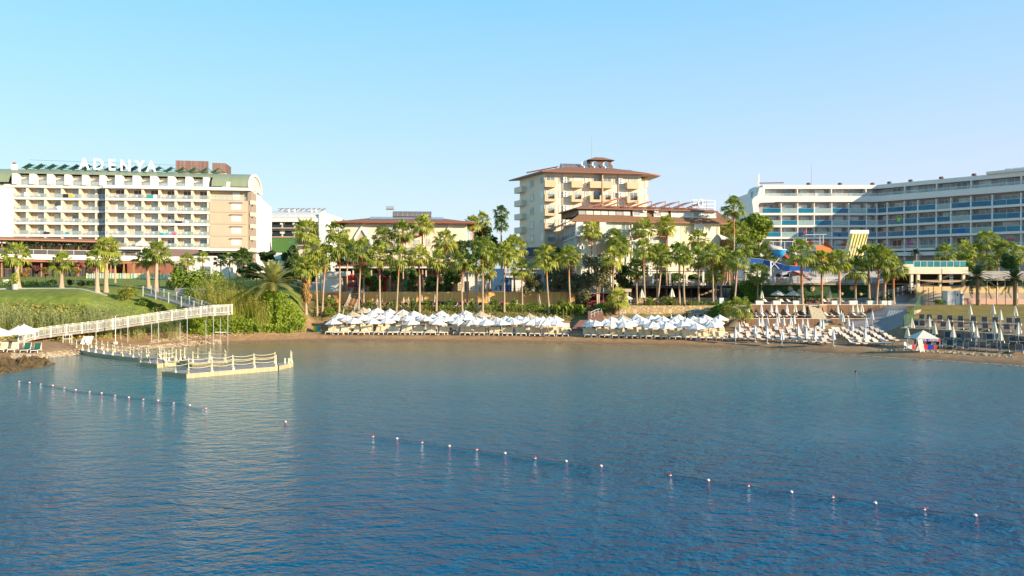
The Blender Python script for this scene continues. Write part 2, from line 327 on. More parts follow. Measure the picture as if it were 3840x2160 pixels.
# ================================================================ buildings
rnd = random.Random(5)
CURT = mat('curtained_glass', (.42,.47,.45), .15, .25, scale=.9, spec=.6); CURT2 = mat('bright_curtain_glass', (.66,.66,.60), .2, .15, scale=.7, spec=.5)
SHUT = mat('shaded_glass', (.16,.21,.23), .12, .4, scale=.8, spec=.7); WFR = mat('white_frame', (.78,.78,.76), .4, .03)
GRAIL = mat('clear_rail_glass', (.45,.55,.55), .1, .05, alpha=.32, spec=.5); BLUEG = mat('blue_rail_glass', (.004,.11,.22), .12, .5, scale=.25, alpha=.93, spec=.4, col2=(.01,.20,.32))
PALEG = mat('pale_green_rail_glass', (.33,.47,.47), .1, .15, alpha=.7, spec=.6); GREENR = stripes('green_seam_roof', (.25,.30,.19), (.16,.20,.12), 1.6, 0, .45, .12, .06)
def place(o, root, frame):
    """put a part built in another facade's frame under root"""
    if isinstance(o, list):
        for q in o: place(q, root, frame)
        return o
    def mx(O, rz): return Matrix.Translation((O[0], O[1], 0)) @ Matrix.Rotation(rz, 4, 'Z')
    o.matrix_local = mx(root.location, root.rotation_euler.z).inverted() @ mx(frame.O, frame.rz); return o
def window(root, s0, s1, z0, z1, v, fr=WFR, pane=None, mull=1, name='window', t=.07, frame=None, surround=None):
    mb = MB()
    if surround: mb.box(s0-.16, s1+.16, v-.05, v-.004, z0-.16, z0); mb.box(s0-.16, s1+.16, v-.05, v-.004, z1, z1+.16); mb.box(s0-.16, s0, v-.05, v-.004, z0, z1); mb.box(s1, s1+.16, v-.05, v-.004, z0, z1); fr2 = [surround, fr]; mb.k = 1
    else: fr2 = [fr]
    mb.box(s0, s1, v-.04, v+.02, z1-t, z1); mb.box(s0, s1, v-.04, v+.02, z0, z0+t); mb.box(s0, s0+t, v-.04, v+.02, z0+t, z1-t); mb.box(s1-t, s1, v-.04, v+.02, z0+t, z1-t)
    for k in range(mull):
        c = s0 + (s1-s0) * (k+1) / (mull+1); mb.box(c-t/2, c+t/2, v-.04, v+.02, z0+t, z1-t)
    o = mb.build(name, fr2, root)
    p = MB().box(s0+.02, s1-.02, v-.012, v+.01, z0+.02, z1-.02).build('pane', pane or rnd.choice([CURT, CURT, CURT2, SHUT]), o)
    if frame: place(o, root, frame)
    return o
def rail(root, s0, s1, v, z, h=1.0, glass=GRAIL, post=METAL, step=1.3, name='glass_railing', ends=None):
    mb = MB(); mb.box(s0, s1, v-.01, v+.01, z+.06, z+h-.05); mb.k = 1; mb.box(s0, s1, v-.03, v+.03, z+h-.05, z+h)
    n = max(1, int((s1-s0)/step))
    for k in range(n+1):
        c = s0 + (s1-s0)*k/n; mb.box(c-.025, c+.025, v-.03, v+.03, z, z+h-.05)
    return mb.build(name, [glass, post], root)
def ac_unit(root, s, z, v, w_=.85, h_=.6, frame=None):
    mb = MB().box(s, s+w_, v-.38, v-.02, z, z+h_); o = mb.build('air_conditioner', WFR, root)
    f = MB(); n = 10; c = s + w_*.58; r = h_*.38
    f.add([(c + r*math.cos(2*math.pi*i/n), v-.392, z+h_/2 + r*math.sin(2*math.pi*i/n)) for i in range(n)], [tuple(range(n))]); f.build('fan', mat('ac_fan', (.18,.17,.16), .6), o)
    if frame: place(o, root, frame)
    return o
# ---------------------------------------------------------------- left hotel with the green barrel roof
LH = Frame(50, 174, 925, 183)
def left_hotel():
    T = LH.thing('hotel_building', 'long cream hotel with green barrel roof and white roof letters, left of the photo', 'hotel building'); s = LH.s
    a0, a1, b0, b1, c1 = s(50, 1.8), s(397, 1.8), s(399), s(785), s(926)
    lv = [17.5, 20.5, 23.53, 26.56, 29.6]; top = 32.0
    MB().box(-32, a0, 1.8, 18, 9, top-.02).build('white_wall', WHITE, T)
    mb = MB(); mb.box(a0, a1+1.2, 3.6, 18, 9, top-.03); mb.box(b0, b1, 1.75, 3.58, 9, top-.03); mb.each('wall', BEIGE, T)
    mb = MB(); mb.box(b1, c1, 0, 3.57, 9, 29.45); mb.box(b1, c1, 1.5, 3.56, 29.46, top-.03); mb.each('wall', mat('tan_panels', (.49,.41,.30), var=.03, scale=.4), T)
    mb = MB()
    for k in range(4): mb.box(b1+.02, c1-.02, -.02, 0, 17.35+3.03*k, 17.42+3.03*k)
    mb.each('panel_joint', BROWN, T)
    sl = MB()
    for z in lv: sl.box(a0-.1, a1, 1.7, 3.6, z-.52, z); sl.box(b0-.2, b1+.05, -.1, 1.75, z-.56, z)
    sl.each('balcony_slab', WHITE, T)
    MB().box(-32, a1+.02, 1.6, 4.4, top, top+.72).box(b0-.6, c1+1.0, -.35, 4.4, top+.01, top+.74).each('cornice', WHITE, T)
    # dividers between the balconies
    da = [s(p, 1.8) for p in (104, 172, 235, 302, 363)]; db = [s(p) for p in (473, 537, 600, 661, 723)]
    dv = MB()
    for k, z in enumerate(lv):
        for c in da + [a0+.15]: dv.box(c-.45, c+.05, 1.9, 3.6, z, z+2.5)
        for c in db + [b0+.15, b1-.1]: dv.box(c-.45, c+.05, .12, 1.75, z, z+2.47)
    dv.each('balcony_divider', CREAM, T)
    ch = mat('balcony_furniture', (.65,.66,.62), .6)
    def chairs(x, v, z):
        mb = MB()
        for dx in (0, 1.25): mb.box(x+dx, x+dx+.5, v-.25, v+.25, z+.4, z+.46); mb.box(x+dx, x+dx+.5, v+.2, v+.26, z+.46, z+.95); mb.box(x+dx+.03, x+dx+.09, v-.2, v+.2, z, z+.4); mb.box(x+dx+.42, x+dx+.47, v-.2, v+.2, z, z+.4)
        mb.box(x+.62, x+1.12, v-.2, v+.2, z+.66, z+.71); mb.box(x+.83, x+.9, v-.03, v+.03, z, z+.66)
        mb.build('balcony_furniture', ch, T)
    for k, z in enumerate(lv):
        A = [a0+.15] + da + [a1]
        for i in range(6):
            l, r = A[i]+.1, A[i+1]-.5; wd = r-l
            if wd < 1: continue
            window(T, l+wd*.36, l+wd*.97, z+.02, z+2.2, 3.58, name='balcony_door'); rail(T, l-.05, r+.45, 1.78, z)
            if k < 5 and rnd.random() < .8: chairs(l+.5, 2.6, z)
        B = [b0+.15] + db + [b1]
        for i in range(6):
            l, r = B[i]+.1, B[i+1]-.55; wd = r-l
            window(T, l+wd*.34, l+wd*.97, z+.02, z+2.2, 1.73, name='balcony_door', pane=(mat('brown_shade_glass', (.12,.05,.035), .3) if k == 4 else None)); rail(T, l-.05, r+.45, -.02, z)
            if rnd.random() < .8: chairs(l+.5, .8, z)
    for k in range(4):
        z = 18.0 + 3.03*k; window(T, s(868), s(904), z+.1, z+1.6, -.02, pane=CURT2)
        MB().box(s(862), s(910), -.32, -.03, z+1.72, z+1.86).build('window_hood', BROWN, T)
    window(T, s(868), s(896), 29.5, 31.7, 1.46, name='balcony_door', pane=CURT2); rail(T, s(787), c1-.2, .05, 29.46)
    # top storey: recessed windows under the barrel roof
    tp = [s(50+k*65.5, 1.8) for k in range(12)]
    pier = MB(); 
    for k, c in enumerate(tp):
        v0 = 1.2 if k < 6 else .6
        pier.box(c-.05 if k < 6 else c-.3, c+1.05, v0, 4.2, top+.74, 35.3)
        if k < 11: window(T, c+1.6, c+3.9, top+.8, 34.9, 3.6, name='balcony_door', pane=CURT2); rail(T, c+1.1, c+4.1, v0+.1, top+.72, .9)
    pier.each('pier', WHITE, T)
    MB().box(a0, tp[-1]+1, 3.65, 16, top+.74, 35.25).each('wall', CREAM, T)
    def roof(s0, s1, v0, z0, name='barrel_roof'):
        n = 12; P = []
        for i in range(n+1):
            a = math.pi/2*(i/n); P.append((9 - (9-.2)*math.cos(a), 33.2+4.0*math.sin(a)))
        P = [p for p in P if p[1] >= z0]; P += [(18 - v + .0, z) for v, z in P[::-1]]
        b = MB(); Q = P + [(v, z-.18) for v, z in P[::-1]]
        b.prism(Q, lambda v, z: (s0, v, z), lambda v, z: (s1, v, z)); return b.build(name, GREENR, T)
    roof(tp[0]-.2, s(792), 0, 35.25); roof(-32, tp[0]-.22, 0, 0); roof(s(792)+.02, s(930), 0, 0)
    # pale rim and recessed gable of the right end
    rim = MB(); e = s(930); n = 16; outer = [(9-9.0*math.cos(math.pi*i/n), 33.0+4.3*math.sin(math.pi*i/n)) for i in range(n+1)]; inner = [(9-8.3*math.cos(math.pi*i/n), 33.0+3.7*math.sin(math.pi*i/n)) for i in range(n+1)]
    rim.prism(outer + inner[::-1], lambda v, z: (e+.01, v, z), lambda v, z: (e+.5, v, z)); rim.build('roof_rim', WHITE, T)
    MB().prism(inner, lambda v, z: (e-.3, v, z), lambda v, z: (e+.1, v, z)).build('gable', CREAM, T)
    MB().box(s(848), s(862), .2, 1.6, top+.74, 34.2).build('chimney', WHITE, T)
    # side wings running back
    S1 = Frame(937, 183.4, 982, 206); S2 = Frame(983, 206.5, 1019, 231)
    m1 = MB(); m1.box(2.6, S1.L, 0, 7, 9, 32.7); o = m1.build('side_wall', WHITE, T); place(o, T, S1)
    m1 = MB(); m1.box(0, S2.L, 0, 3, 9, 32.3); o = m1.build('side_wall', WHITE, T); place(o, T, S2)
    for S in (S1, S2):
        j = MB()
        for k in range(5):
            for t in (.3, .55, .8): j.box(S.L*t-.35, S.L*t+.35, -.03, -.005, 15.5+3.03*k, 17.0+3.03*k)
        place(j.each('slot_window', CURT, T), T, S)
    sb = MB()
    for z in lv: sb.box(.3, 2.2, -1.2, -.02, z-1.0, z)
    place(sb.each('side_balcony', CREAM, T), T, S1)
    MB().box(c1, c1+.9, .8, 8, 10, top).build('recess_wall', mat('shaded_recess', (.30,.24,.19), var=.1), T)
    r2 = MB(); nn = 12; oo = [(6-6*math.cos(math.pi*i/nn), 33+4.3*math.sin(math.pi*i/nn)) for i in range(nn+1)]
    r2.prism(oo + [(v*.9+.6, z-.5) for v, z in oo[::-1]], lambda v, z: (S1.L*.45, v-.2, z), lambda v, z: (S1.L*.45+2.0, v-.2, z)); place(r2.build('roof_rim', [WHITE], T), T, S1)
    # roof plant: lattice enclosure, solar collectors
    MB().box(s(662, 12), s(850, 12), 11, 17, 36.5, 38.2).build('plant_room', CREAM, T)
    lat = stripes('brown_lattice', (.16,.09,.075), (.30,.18,.15), 3.0, 0, .7, .6, .2)
    MB().box(s(660, 11), s(783, 11), 10.7, 10.85, 37.9, 40.9).box(s(797, 11), s(846, 11), 10.7, 10.85, 37.9, 40.5).box(s(846, 11)+.01, s(846, 11)+.15, 10.7, 17, 37.9, 40.4).each('screen', lat, T)
    gm = mat('green_steel', (.02,.12,.07), .5); sp = mat('solar_glass', (.03,.05,.06), .15, .3, spec=.7)
    for k in range(17):
        c = s(88 + k*44.2, 7) ; z = 37.25; w_ = 2.9
        p = MB(); p.wallpoly([(c, z+.15), (c+w_*.62, z+1.25), (c+w_*.62, z+1.15), (c+.1, z+.08)], 6.2, 8.4); fr = p.build('solar_collector', sp, T)
        q = MB(); 
        for v in (6.15, 8.45): q.bar((c-.2, v, z), (c+w_*.62, v, z+1.33), .09); q.bar((c+w_*.62, v, z+1.33), (c+w_*1.02, v, z+.25), .09); q.bar((c, v, z+.05), (c+w_*1.1, v, z+.3), .12)
        q.bar((c+w_*.62, 6.1, z+1.25), (c+w_*.62, 6.1, z), .07); q.build('rack', gm, fr)
    m = MB(); m.bar((s(110, 6.1), 6.1, 39.4), (s(745, 6.1), 6.1, 38.9), .05); m.build('cable', gm, T)
    dm = thing('satellite_unit', 'small white roof unit at the far left of the green roof', 'roof unit', LH.W(s(54, 5), 5, 37.1), LH.rz)
    MB().box(-.5, .5, -.5, .5, -.6, .9).build('housing', WHITE, dm); MB().lathe([(.3, .9), (.42, 1.1), (.3, 1.4), (0, 1.45)], 8).build('cap', RED, dm)
    return T
LHT = left_hotel()
def letters(name, label, text, spots, size, frame, v, mat_, ext=.12, bold=.03, tilt=0, cat='sign', rack=None):
    s0, z0 = spots[0][1], spots[0][2]; T = thing(name, label, cat, frame.W(s0, v, z0), frame.rz)
    for ch, s_, z_, wd in spots:
        cu = bpy.data.curves.new('letter', 'FONT'); cu.body = ch; cu.size = size / .72; cu.extrude = ext; cu.offset = bold * size; cu.align_x = 'CENTER'; cu.materials.append(mat_)
        o = bpy.data.objects.new('letter', cu); COL.objects.link(o); o.parent = T; o.location = (s_-s0, 0, z_-z0); o.rotation_euler = (R(90), 0, 0); o.scale = (wd, 1, 1)
        me = bpy.data.meshes.new_from_object(o); me.name = 'letter'; n = bpy.data.objects.new('letter', me); COL.objects.link(n); n.parent = T; n.location = o.location; n.rotation_euler = o.rotation_euler; n.scale = o.scale; bpy.data.objects.remove(o)
    if rack: rack.build('rack', METAL, T)
    return T
sp_ = []
for ch, px, yt, yb in (('A', 316, 589, 634), ('D', 369, 591.5, 636), ('E', 419, 593.5, 638), ('N', 471, 597, 640.5), ('Y', 524, 599, 642.5), ('A', 567, 600.5, 644)):
    sp_.append((ch, LH.s(px, 4.5), LH.z(px, yb, 4.5), .86))
letters('roof_sign', 'large white ADENYA letters standing on the green hotel roof', 'ADENYA', sp_, 2.85, LH, 4.5, mat('sign_white', (.85,.85,.84), .5, .02), .15, .02)
# ---------------------------------------------------------------- restaurant pavilion in front of it
RS = Frame(-250, 143, 760, 174.5)
def restaurant():
    T = RS.thing('restaurant_building', 'low restaurant with red-brown flat roof and white terrace band below the left hotel', 'restaurant'); s = RS.s
    e0 = s(600); e1 = s(672)
    MB().box(-8, e1, .0, 10, 13.83, 14.88).build('terrace_band', WHITE, T)
    MB().box(-8, e0-4, .5, 9, 13.3, 13.82).build('fascia', RED, T)
    MB().box(-8, e0-2, 4.5, 9, 8.6, 13.29).box(-8, s(470), 8, 9.5, 14.9, 17.4).build('interior_wall', mat('dark_red_brown', (.12,.035,.025), .8, .3, scale=.7), T)
    MB().box(s(480), e1, .9, 9, 8.6, 13.28).build('cladding', mat('red_cladding', (.17,.06,.035), .7, .2, scale=1.0), T)
    mb = MB()
    for p in (-60, 8, 83, 158, 232, 297, 360): mb.box(s(p)-.12, s(p)+.12, .8, 1.05, 14.9, 17.5)
    for p in (-60, 8, 83, 158, 232, 297, 360, 420): mb.box(s(p)-.15, s(p)+.15, 1.4, 1.7, 8.6, 13.3)
    mb.each('post', mat('timber_post', (.25,.13,.08), .7), T)
    for i in range(9):
        p = -30 + i*46; window(T, s(p), s(p)+2.6, 9.3, 11.9, 4.48, fr=BROWN, pane=DGLASS, mull=2)
        if i < 8: window(T, s(p+12), s(p+12)+2.2, 14.95, 16.9, 7.97, fr=BROWN, pane=mat('warm_window', (.42,.36,.27), .3), mull=1)
    rf = MB(); rr = s(380); re = s(478)
    rf.add([(-8,-1.6,17.75),(rr,-1.6,17.75),(re,1.5,17.3),(rr,9.5,17.75),(-8,9.5,17.75),(-8,-1.6,17.98),(rr,-1.6,17.98),(re,1.5,17.4),(rr,9.5,18.9),(-8,9.5,18.9)],
           [(0,1,2,3,4)[::-1], (5,6,7,8,9), (0,1,6,5), (1,2,7,6), (2,3,8,7), (3,4,9,8)])
    rf.build('roof', mat('canopy_roof', (.33,.15,.09), .6, .1), T)
    vn = MB(); r = random.Random(3)
    for i in range(1500):
        a = r.uniform(s(20), s(372)); z = 17.7 - abs(r.gauss(0, .45)); v = r.uniform(.3, 1.4); d = r.uniform(.1, .22)
        vn.add([(a, v, z), (a+d, v+r.uniform(-.1,.1), z-.05), (a+d*.6, v, z-d*1.6)], [(0,1,2)])
    vn.build('hanging_vine', mat('vine', (.025,.06,.02), .7, .4), T)['kind'] = 'stuff'
    rail(T, -8, s(598), .1, 14.9, 1.05, glass=mat('smoked_rail_glass', (.10,.095,.10), .1, .2, alpha=.75), post=METAL, step=2.4)
    # right part: brown shed roof, awning, white room
    mb = MB(); q0, q1 = s(575), s(752)
    mb.add([(q0, .4, 15.0), (q1, .4, 15.0), (q1+.6, 4.5, 16.9), (q0, 4.5, 16.9), (q0, .4, 14.95), (q1, .4, 14.95), (q1+.6, 4.5, 16.8), (q0, 4.5, 16.8)], [(0,1,2,3), (4,7,6,5), (0,4,5,1), (1,5,6,2), (2,6,7,3), (3,7,4,0)])
    mb.build('shed_roof', mat('brown_sheet_roof', (.20,.13,.11), .6, .08), T)
    return T
restaurant()
R2 = Frame(660, 168, 935, 172)
def white_room():
    T = R2.thing('pool_house_building', 'white flat-roofed room with one dark window behind the small palms', 'building'); s, z = R2.s, R2.z
    MB().box(s(708), s(872), 0, 8, 9, z(700, 962)).each('wall', WHITE, T)
    MB().box(s(700), s(872)+.3, -.3, 8, z(700, 966), z(700, 962)+.15).build('parapet', WHITE, T)
    window(T, s(752), s(790), z(770, 1024), z(770, 999), -.02, fr=BLACKM, pane=SHUT)
    MB().box(s(757), s(930), .5, 8, 16.3, 16.85).build('awning', WHITE, T)
    mb = MB(); mb.box(s(757), s(1010), 1, 8, 15.9, 16.0)
    for i in range(9): c = s(770+i*22); mb.box(c-.05, c+.05, 1, 1.1, 14.6, 15.9)
    mb.build('pergola', BLACKM, T); MB().box(s(757), s(935), 6.5, 7, 14.7, 15.9).build('back_wall', BROWN, T)
white_room()
# ---------------------------------------------------------------- white hotel far behind with a pale barrel roof
FH = Frame(1010, 250, 1196, 250)
def far_hotel():
    T = FH.thing('hotel_building', 'small white hotel with pale barrel roof and dark balcony glass, partly behind palms', 'hotel building'); s = FH.s
    L = FH.L; MB().box(-3, L, 1.8, 14, 10, 30.3).each('wall', CREAM, T)
    MB().box(L, L+2.8, -.2, 22, 10, 32.2).build('side_wall', WHITE, T); MB().box(-3, L, 0, 1.79, 29.3, 30.6).each('cornice', WHITE, T)
    mb = MB()
    for z in (27.3, 24.2, 21.3): mb.box(-3, L, 0, 1.78, z-.35, z)
    mb.each('balcony_slab', mat('red_edge_slab', (.55,.38,.32), .6), T)
    gl = mat('dark_rail_glass', (.03,.05,.055), .1, .3)
    for z in (27.3, 24.2, 21.3):
        for i in range(4):
            MB().box(i*4.3+.5, i*4.3+4.2, .05, .1, z, z+1.0).build('glass_railing', gl, T)
            window(T, i*4.3+.6, i*4.3+3.0, z, z+2.1, 1.76, pane=DGLASS, fr=BLACKM)
            MB().box(i*4.3+3.7, i*4.3+4.3, .2, 1.77, z+1.02, z+1.6).each('balcony_divider', WHITE, T)
    n = 8; P = [(9-8.8*math.cos(math.pi/2*i/n), 30.7+3.0*math.sin(math.pi/2*i/n)) for i in range(n+1)]
    MB().prism(P + [(9, 30.65)], lambda v, z: (-3, v, z), lambda v, z: (L-.02, v, z)).build('barrel_roof', mat('pale_sheet_roof', (.55,.57,.58), .5), T)
    mb = MB()
    for i in range(9): mb.bar((i*1.9, 8.8, 33.6), (i*1.9+2.0, 8.8, 34.9), .2); mb.bar((i*1.9+1.0, 8.8, 33.4), (i*1.9+1.0, 8.8, 34.6), .12)
    mb.bar((0, 8.8, 34.7), (L, 8.8, 34.5), .15); mb.build('roof_rack', mat('brown_steel', (.22,.13,.10), .6), T)
    mb = MB()
    for x in (5.6, 7.6, 13.6, 15.2): mb.lathe([(.35, 0), (.5, .4), (.35, .85), (0, .95)], 8, (x, 3.5, 33.0))
    mb.each('roof_vent', WHITE, T)
far_hotel()
# ---------------------------------------------------------------- cream building with the pointed arches
AB = Frame(1293, 150, 1752, 152.5)
def arch_building():
    T = AB.thing('apartment_building', 'cream building with two white pointed arches and a low red tiled roof', 'building'); s, z = AB.s, AB.z; L = AB.L
    def c2(x, y): px, py = 900+x/2.683, 700+y/2.683; return s(px), z(px, py)
    ze = z(1500, 838)
    MB().box(0, L, 0, 14, 6, ze).each('wall', mat('cream_lined_render', (.72,.64,.50), var=.04, scale=.4), T)
    m0, m1 = s(1425), s(1620)
    # roof: low hip with wide eaves
    def hip(s0, s1, v0, v1, z0, z1, ins, name='roof', m=TILE, parent=T):
        b = MB(); b.add([(s0,v0,z0),(s1,v0,z0),(s1,v1,z0),(s0,v1,z0),(s0,v0,z0+.22),(s1,v0,z0+.22),(s1,v1,z0+.22),(s0,v1,z0+.22),(s0+ins,v0+ins*.8,z1),(s1-ins,v0+ins*.8,z1),(s1-ins,v1-ins*.8,z1),(s0+ins,v1-ins*.8,z1)],
          [(0,3,2,1),(0,1,5,4),(1,2,6,5),(2,3,7,6),(3,0,4,7),(4,5,9,8),(5,6,10,9),(6,7,11,10),(7,4,8,11),(8,9,10,11)]); return b.build(name, m, parent)
    hip(-1.7, L+1.6, -1.5, 15.5, ze, ze+1.4, 6.5)
    MB().box(-1.75, L+1.65, -1.56, -1.51, ze-.02, ze+.24).build('fascia', RED, T)
    # arches: white rim with a tan field
    for (cx, hw, yt, yb, v) in ((1225, 118, 395, 690, 0), (2095, 110, 410, 690, 0)):
        sc_, zt = c2(cx, yt); zb = c2(cx, yb)[1]; w_ = hw/2.683/F*150; h_ = zt - zb
        def arch(k, n=9):
            P = []
            for i in range(n+1): t = i/n; P.append((-w_*k*(1-t**1.9) if t < 1 else 0, zb + (h_-(1-k)*w_*1.6)*t))
            return P + [(-x, zz) for x, zz in P[::-1][1:]]
        o, i_ = arch(1.0), arch(.80)
        MB().wallpoly([(sc_+x, zz) for x, zz in o] + [(sc_+x, zz) for x, zz in i_[::-1]], -.35, -.003).build('arch_rim', WHITE, T)
        MB().wallpoly([(sc_+x, zz) for x, zz in i_], -.06, -.002).build('arch_panel', BEIGE, T)
    # balconies and windows
    ir = mat('red_balcony_slab', (.45,.17,.12), .6)
    for (x0, x1) in ((1475, 1585), (1720, 1832)):
        for y in (487, 632):
            a, zz = c2(x0, y); b_ = c2(x1, y)[0]; bl = MB().box(a, b_, -1.1, -.01, zz-.2, zz).build('balcony', ir, T)
            q = MB()
            for i in range(12): c = a+.05+(b_-a-.1)*i/11; q.box(c-.02, c+.02, -1.1, -1.06, zz, zz+.9)
            q.box(a, b_, -1.12, -1.05, zz+.9, zz+.96); q.build('balcony_railing', BLACKM, bl)
            window(T, a+.5, b_-.4, zz+.02, zz+2.1, -.02, name='balcony_door')
    for (x, y0, y1) in ((1435, 395, 430), (1570, 400, 430), (1620, 540, 580), (1690, 400, 440), (1895, 533, 590), (1895, 670, 700), (1690, 680, 710), (1530, 550, 590), (2320, 460, 520)):
        a, zb = c2(x-14, y1); b_, zt = c2(x+14, y0); window(T, a, b_, zb, zt, -.02, mull=0, surround=BEIGE)
    ac_unit(T, *c2(1565, 400), v=-.02)
    # roof: glass barrel rooflight, solar panels, tank
    a, b_ = c2(1520, 295)[0], c2(1920, 295)[0]; zt = ze+1.8; n = 8
    P = [(6.5-2.0*math.cos(math.pi*i/n), zt+.1+1.25*math.sin(math.pi*i/n)) for i in range(n+1)]
    rl = MB().prism(P, lambda v, z_: (a, v, z_), lambda v, z_: (b_, v, z_)).build('rooflight', mat('smoked_polycarbonate', (.16,.14,.14), .2, .1), T)
    q = MB()
    for i in range(9):
        c = a+(b_-a)*i/8
        for (v0, q0), (v1, q1) in zip(P, P[1:]): q.bar((c, v0, q0+.03), (c, v1, q1+.03), .07)
    q.build('glazing_bar', METAL, rl)
    slp = mat('grey_solar', (.30,.30,.33), .25, .15)
    for k in range(8):
        c = c2(1290+k*95, 330)[0]; MB().add([(c, 1.6, ze+1.05), (c+1.9, 1.6, ze+1.05), (c+1.9, 4.6, ze+1.75), (c, 4.6, ze+1.75), (c, 1.65, ze+.98), (c+1.9, 1.65, ze+.98), (c+1.9, 4.65, ze+1.68), (c, 4.65, ze+1.68)], [(0,1,2,3),(4,7,6,5),(0,4,5,1),(1,5,6,2),(2,6,7,3),(3,7,4,0)]).build('solar_panel', slp, T)
    tk = MB(); a = c2(1452, 270)[0]; tk.tube([(a, 5, zt+1.9), (a+1.7, 5, zt+1.9)], .4, 8); tk.box(a+.2, a+.27, 5, 5.1, zt, zt+1.6); tk.box(a+1.4, a+1.47, 5, 5.1, zt, zt+1.6); tk.build('water_tank', METAL, T)
    return hip
arch_building()
# ---------------------------------------------------------------- tower behind
TW = Frame(2042, 165, 2453, 169.3)
def tower():
    T = TW.thing('apartment_tower', 'tall yellowish cream apartment tower with wide red-brown eaves and radio mast', 'building'); s, z = TW.s, TW.z
    def c4(x, y): px, py = 1930+x/4.675, 560+y/4.675; return s(px), z(px, py)
    YC = mat('yellow_cream_render', (.72,.63,.50), var=.04, scale=.4); PK = mat('peach_render', (.62,.44,.28), var=.03, scale=.5); GL = mat('grey_cream_render', (.55,.52,.48), var=.04, scale=.4)
    S = Frame(1949, 177, 2041.5, 165.02); ze = 33.9; L = s(2405); 
    MB().box(0, L, 0, 12, 7, ze).each('wall', YC, T)
    MB().box(L, s(2437), 2.0, 12, 7, ze-.6).each('wall', YC, T)
    o = MB().box(0, S.L-.02, 0, 10, 7, ze-.02).build('side_wall', YC, T); place(o, T, S)
    # roof with deep soffit
    P0 = [(-1.0, -2.0), (L+1.2, -2.0), (L+5.0, .8), (L+5, 13), (-2, 13)]
    lo = TW.O; e = S.O + S.u*(-3.0) + S.n*(-1.6); d = e - lo; P0.append((d.dot(TW.u), d.dot(TW.n)))
    mb = MB(); n = len(P0); cx_, cy_ = L/2, 7.5
    for zz, k in ((ze, 1), (ze+.28, 1), (ze+2.0, .45)): mb.v += [((x-cx_)*k+cx_, (y-cy_)*k+cy_, zz) for x, y in P0]
    mb.f += [tuple(range(n))[::-1], tuple(range(2*n, 3*n))] + [(r*n+i, r*n+(i+1)%n, (r+1)*n+(i+1)%n, (r+1)*n+i) for r in (0, 1) for i in range(n)]
    mb.m += [0] + [1] + [2]*n + [1]*n; mb.build('roof', [mat('soffit', (.42,.33,.25), .8), TILE, RED], T)
    # balconies, doors, windows, air conditioners
    st = (z(2060, 560+670/4.675) - z(2060, 560+920/4.675)); zb0 = c4(620, 672)[1]
    cols = [(530,725,555,700), (1000,1195,1035,1175), (1325,1520,1370,1510), (1535,1710,1550,1690), (1975,2180,2010,2150)]
    for f in range(6):
        zf = zb0 - f*st
        for ci, (x0, x1, w0, w1) in enumerate(cols):
            a, b_ = s(1930+x0/4.675, -1.3), s(1930+x1/4.675, -1.3)
            if f > 3 and ci > 0: continue
            m = MB(); m.box(a, b_, -1.3, -.01, zf, zf+.22)
            if f == 0: m.box(a, b_, -1.3, -1.15, zf+.22, zf+1.55); m.box(a, a+.15, -1.14, -.01, zf+.22, zf+1.55); m.box(b_-.15, b_, -1.14, -.01, zf+.22, zf+1.55)
            else:
                m.box(a, a+.75, -1.3, -1.15, zf+.22, zf+1.6); m.box(b_-.35, b_, -1.3, -1.15, zf+.22, zf+1.6); m.box(a+.75, b_-.35, -1.3, -1.15, zf+.22, zf+.6)
                m.box(a, a+.15, -1.14, -.01, zf+.22, zf+1.6); m.box(b_-.15, b_, -1.14, -.01, zf+.22, zf+1.6)
            bo = m.build('balcony', PK, T)
            if f:
                q = MB(); 
                for i in range(9): c = a+.85+(b_-a-1.3)*i/8; q.box(c-.03, c+.03, -1.34, -1.29, zf+.62, zf+1.58)
                q.box(a+.75, b_-.35, -1.36, -1.27, zf+1.52, zf+1.6); q.build('iron_railing', BLACKM, bo)
            window(T, s(1930+w0/4.675), s(1930+w1/4.675), zf+.25, zf+2.55, -.02, name='balcony_door', surround=BEIGE)
        for (x0, x1) in ((775,830), (910,965), (1238,1290), (1745,1800), (1883,1940)):
            if f > 3 and x0 > 800: continue
            window(T, s(1930+x0/4.675), s(1930+x1/4.675), zf+1.15, zf+2.45, -.02, mull=0, surround=BEIGE)
        for x in (845, 1815):
            if f > 2 and x > 1000: continue
            ac_unit(T, c4(x, 0)[0], zf+1.2, -.02, .85, .55); ac_unit(T, c4(x, 0)[0], zf+1.9, -.02, .85, .55)
        if f < 3: ac_unit(T, c4(1237, 0)[0], zf+.55, -.02)
        if f < 2: window(T, s(2418, 2), s(2430, 2), zf+.9, zf+2.3, 1.98, mull=0, surround=BEIGE)
        # shaded left face
        window(T, S.s(1989), S.s(2001), zf+.9, zf+2.35, -.02, mull=0, frame=S, surround=BEIGE)
        window(T, S.s(2026), S.s(2038), zf+1.0, zf+2.6, -.02, mull=0, frame=S)
        m = MB(); a = S.s(1950); b_ = S.s(1972); m.box(a-.8, b_, -1.2, -.01, zf, zf+.2); m.box(a-.8, b_, -1.2, -1.05, zf+.2, zf+1.4); m.box(b_-.15, b_, -1.04, -.01, zf+.2, zf+1.4)
        place(m.build('balcony', YC, T), T, S)
    m = MB()
    for x in (1523, 838, 1812): a = c4(x, 0)[0]; m.box(a-.07, a+.07, -.16, -.01, 12, ze-.05)
    m.box(c4(1523, 0)[0]-.25, c4(1523,0)[0]+.02, -1.3, -.17, 20, ze-.02); m.each('downpipe', BEIGE, T)
    # roof top
    a, b_ = s(2104, 7), s(2290, 7); zt = ze+1.9; n = 8
    P = [(7-1.9*math.cos(math.pi*i/n), zt+.1+1.4*math.sin(math.pi*i/n)) for i in range(n+1)]
    rl = MB().prism(P, lambda v, q: (a, v, q), lambda v, q: (b_, v, q)).build('rooflight', MATS['smoked_polycarbonate'], T)
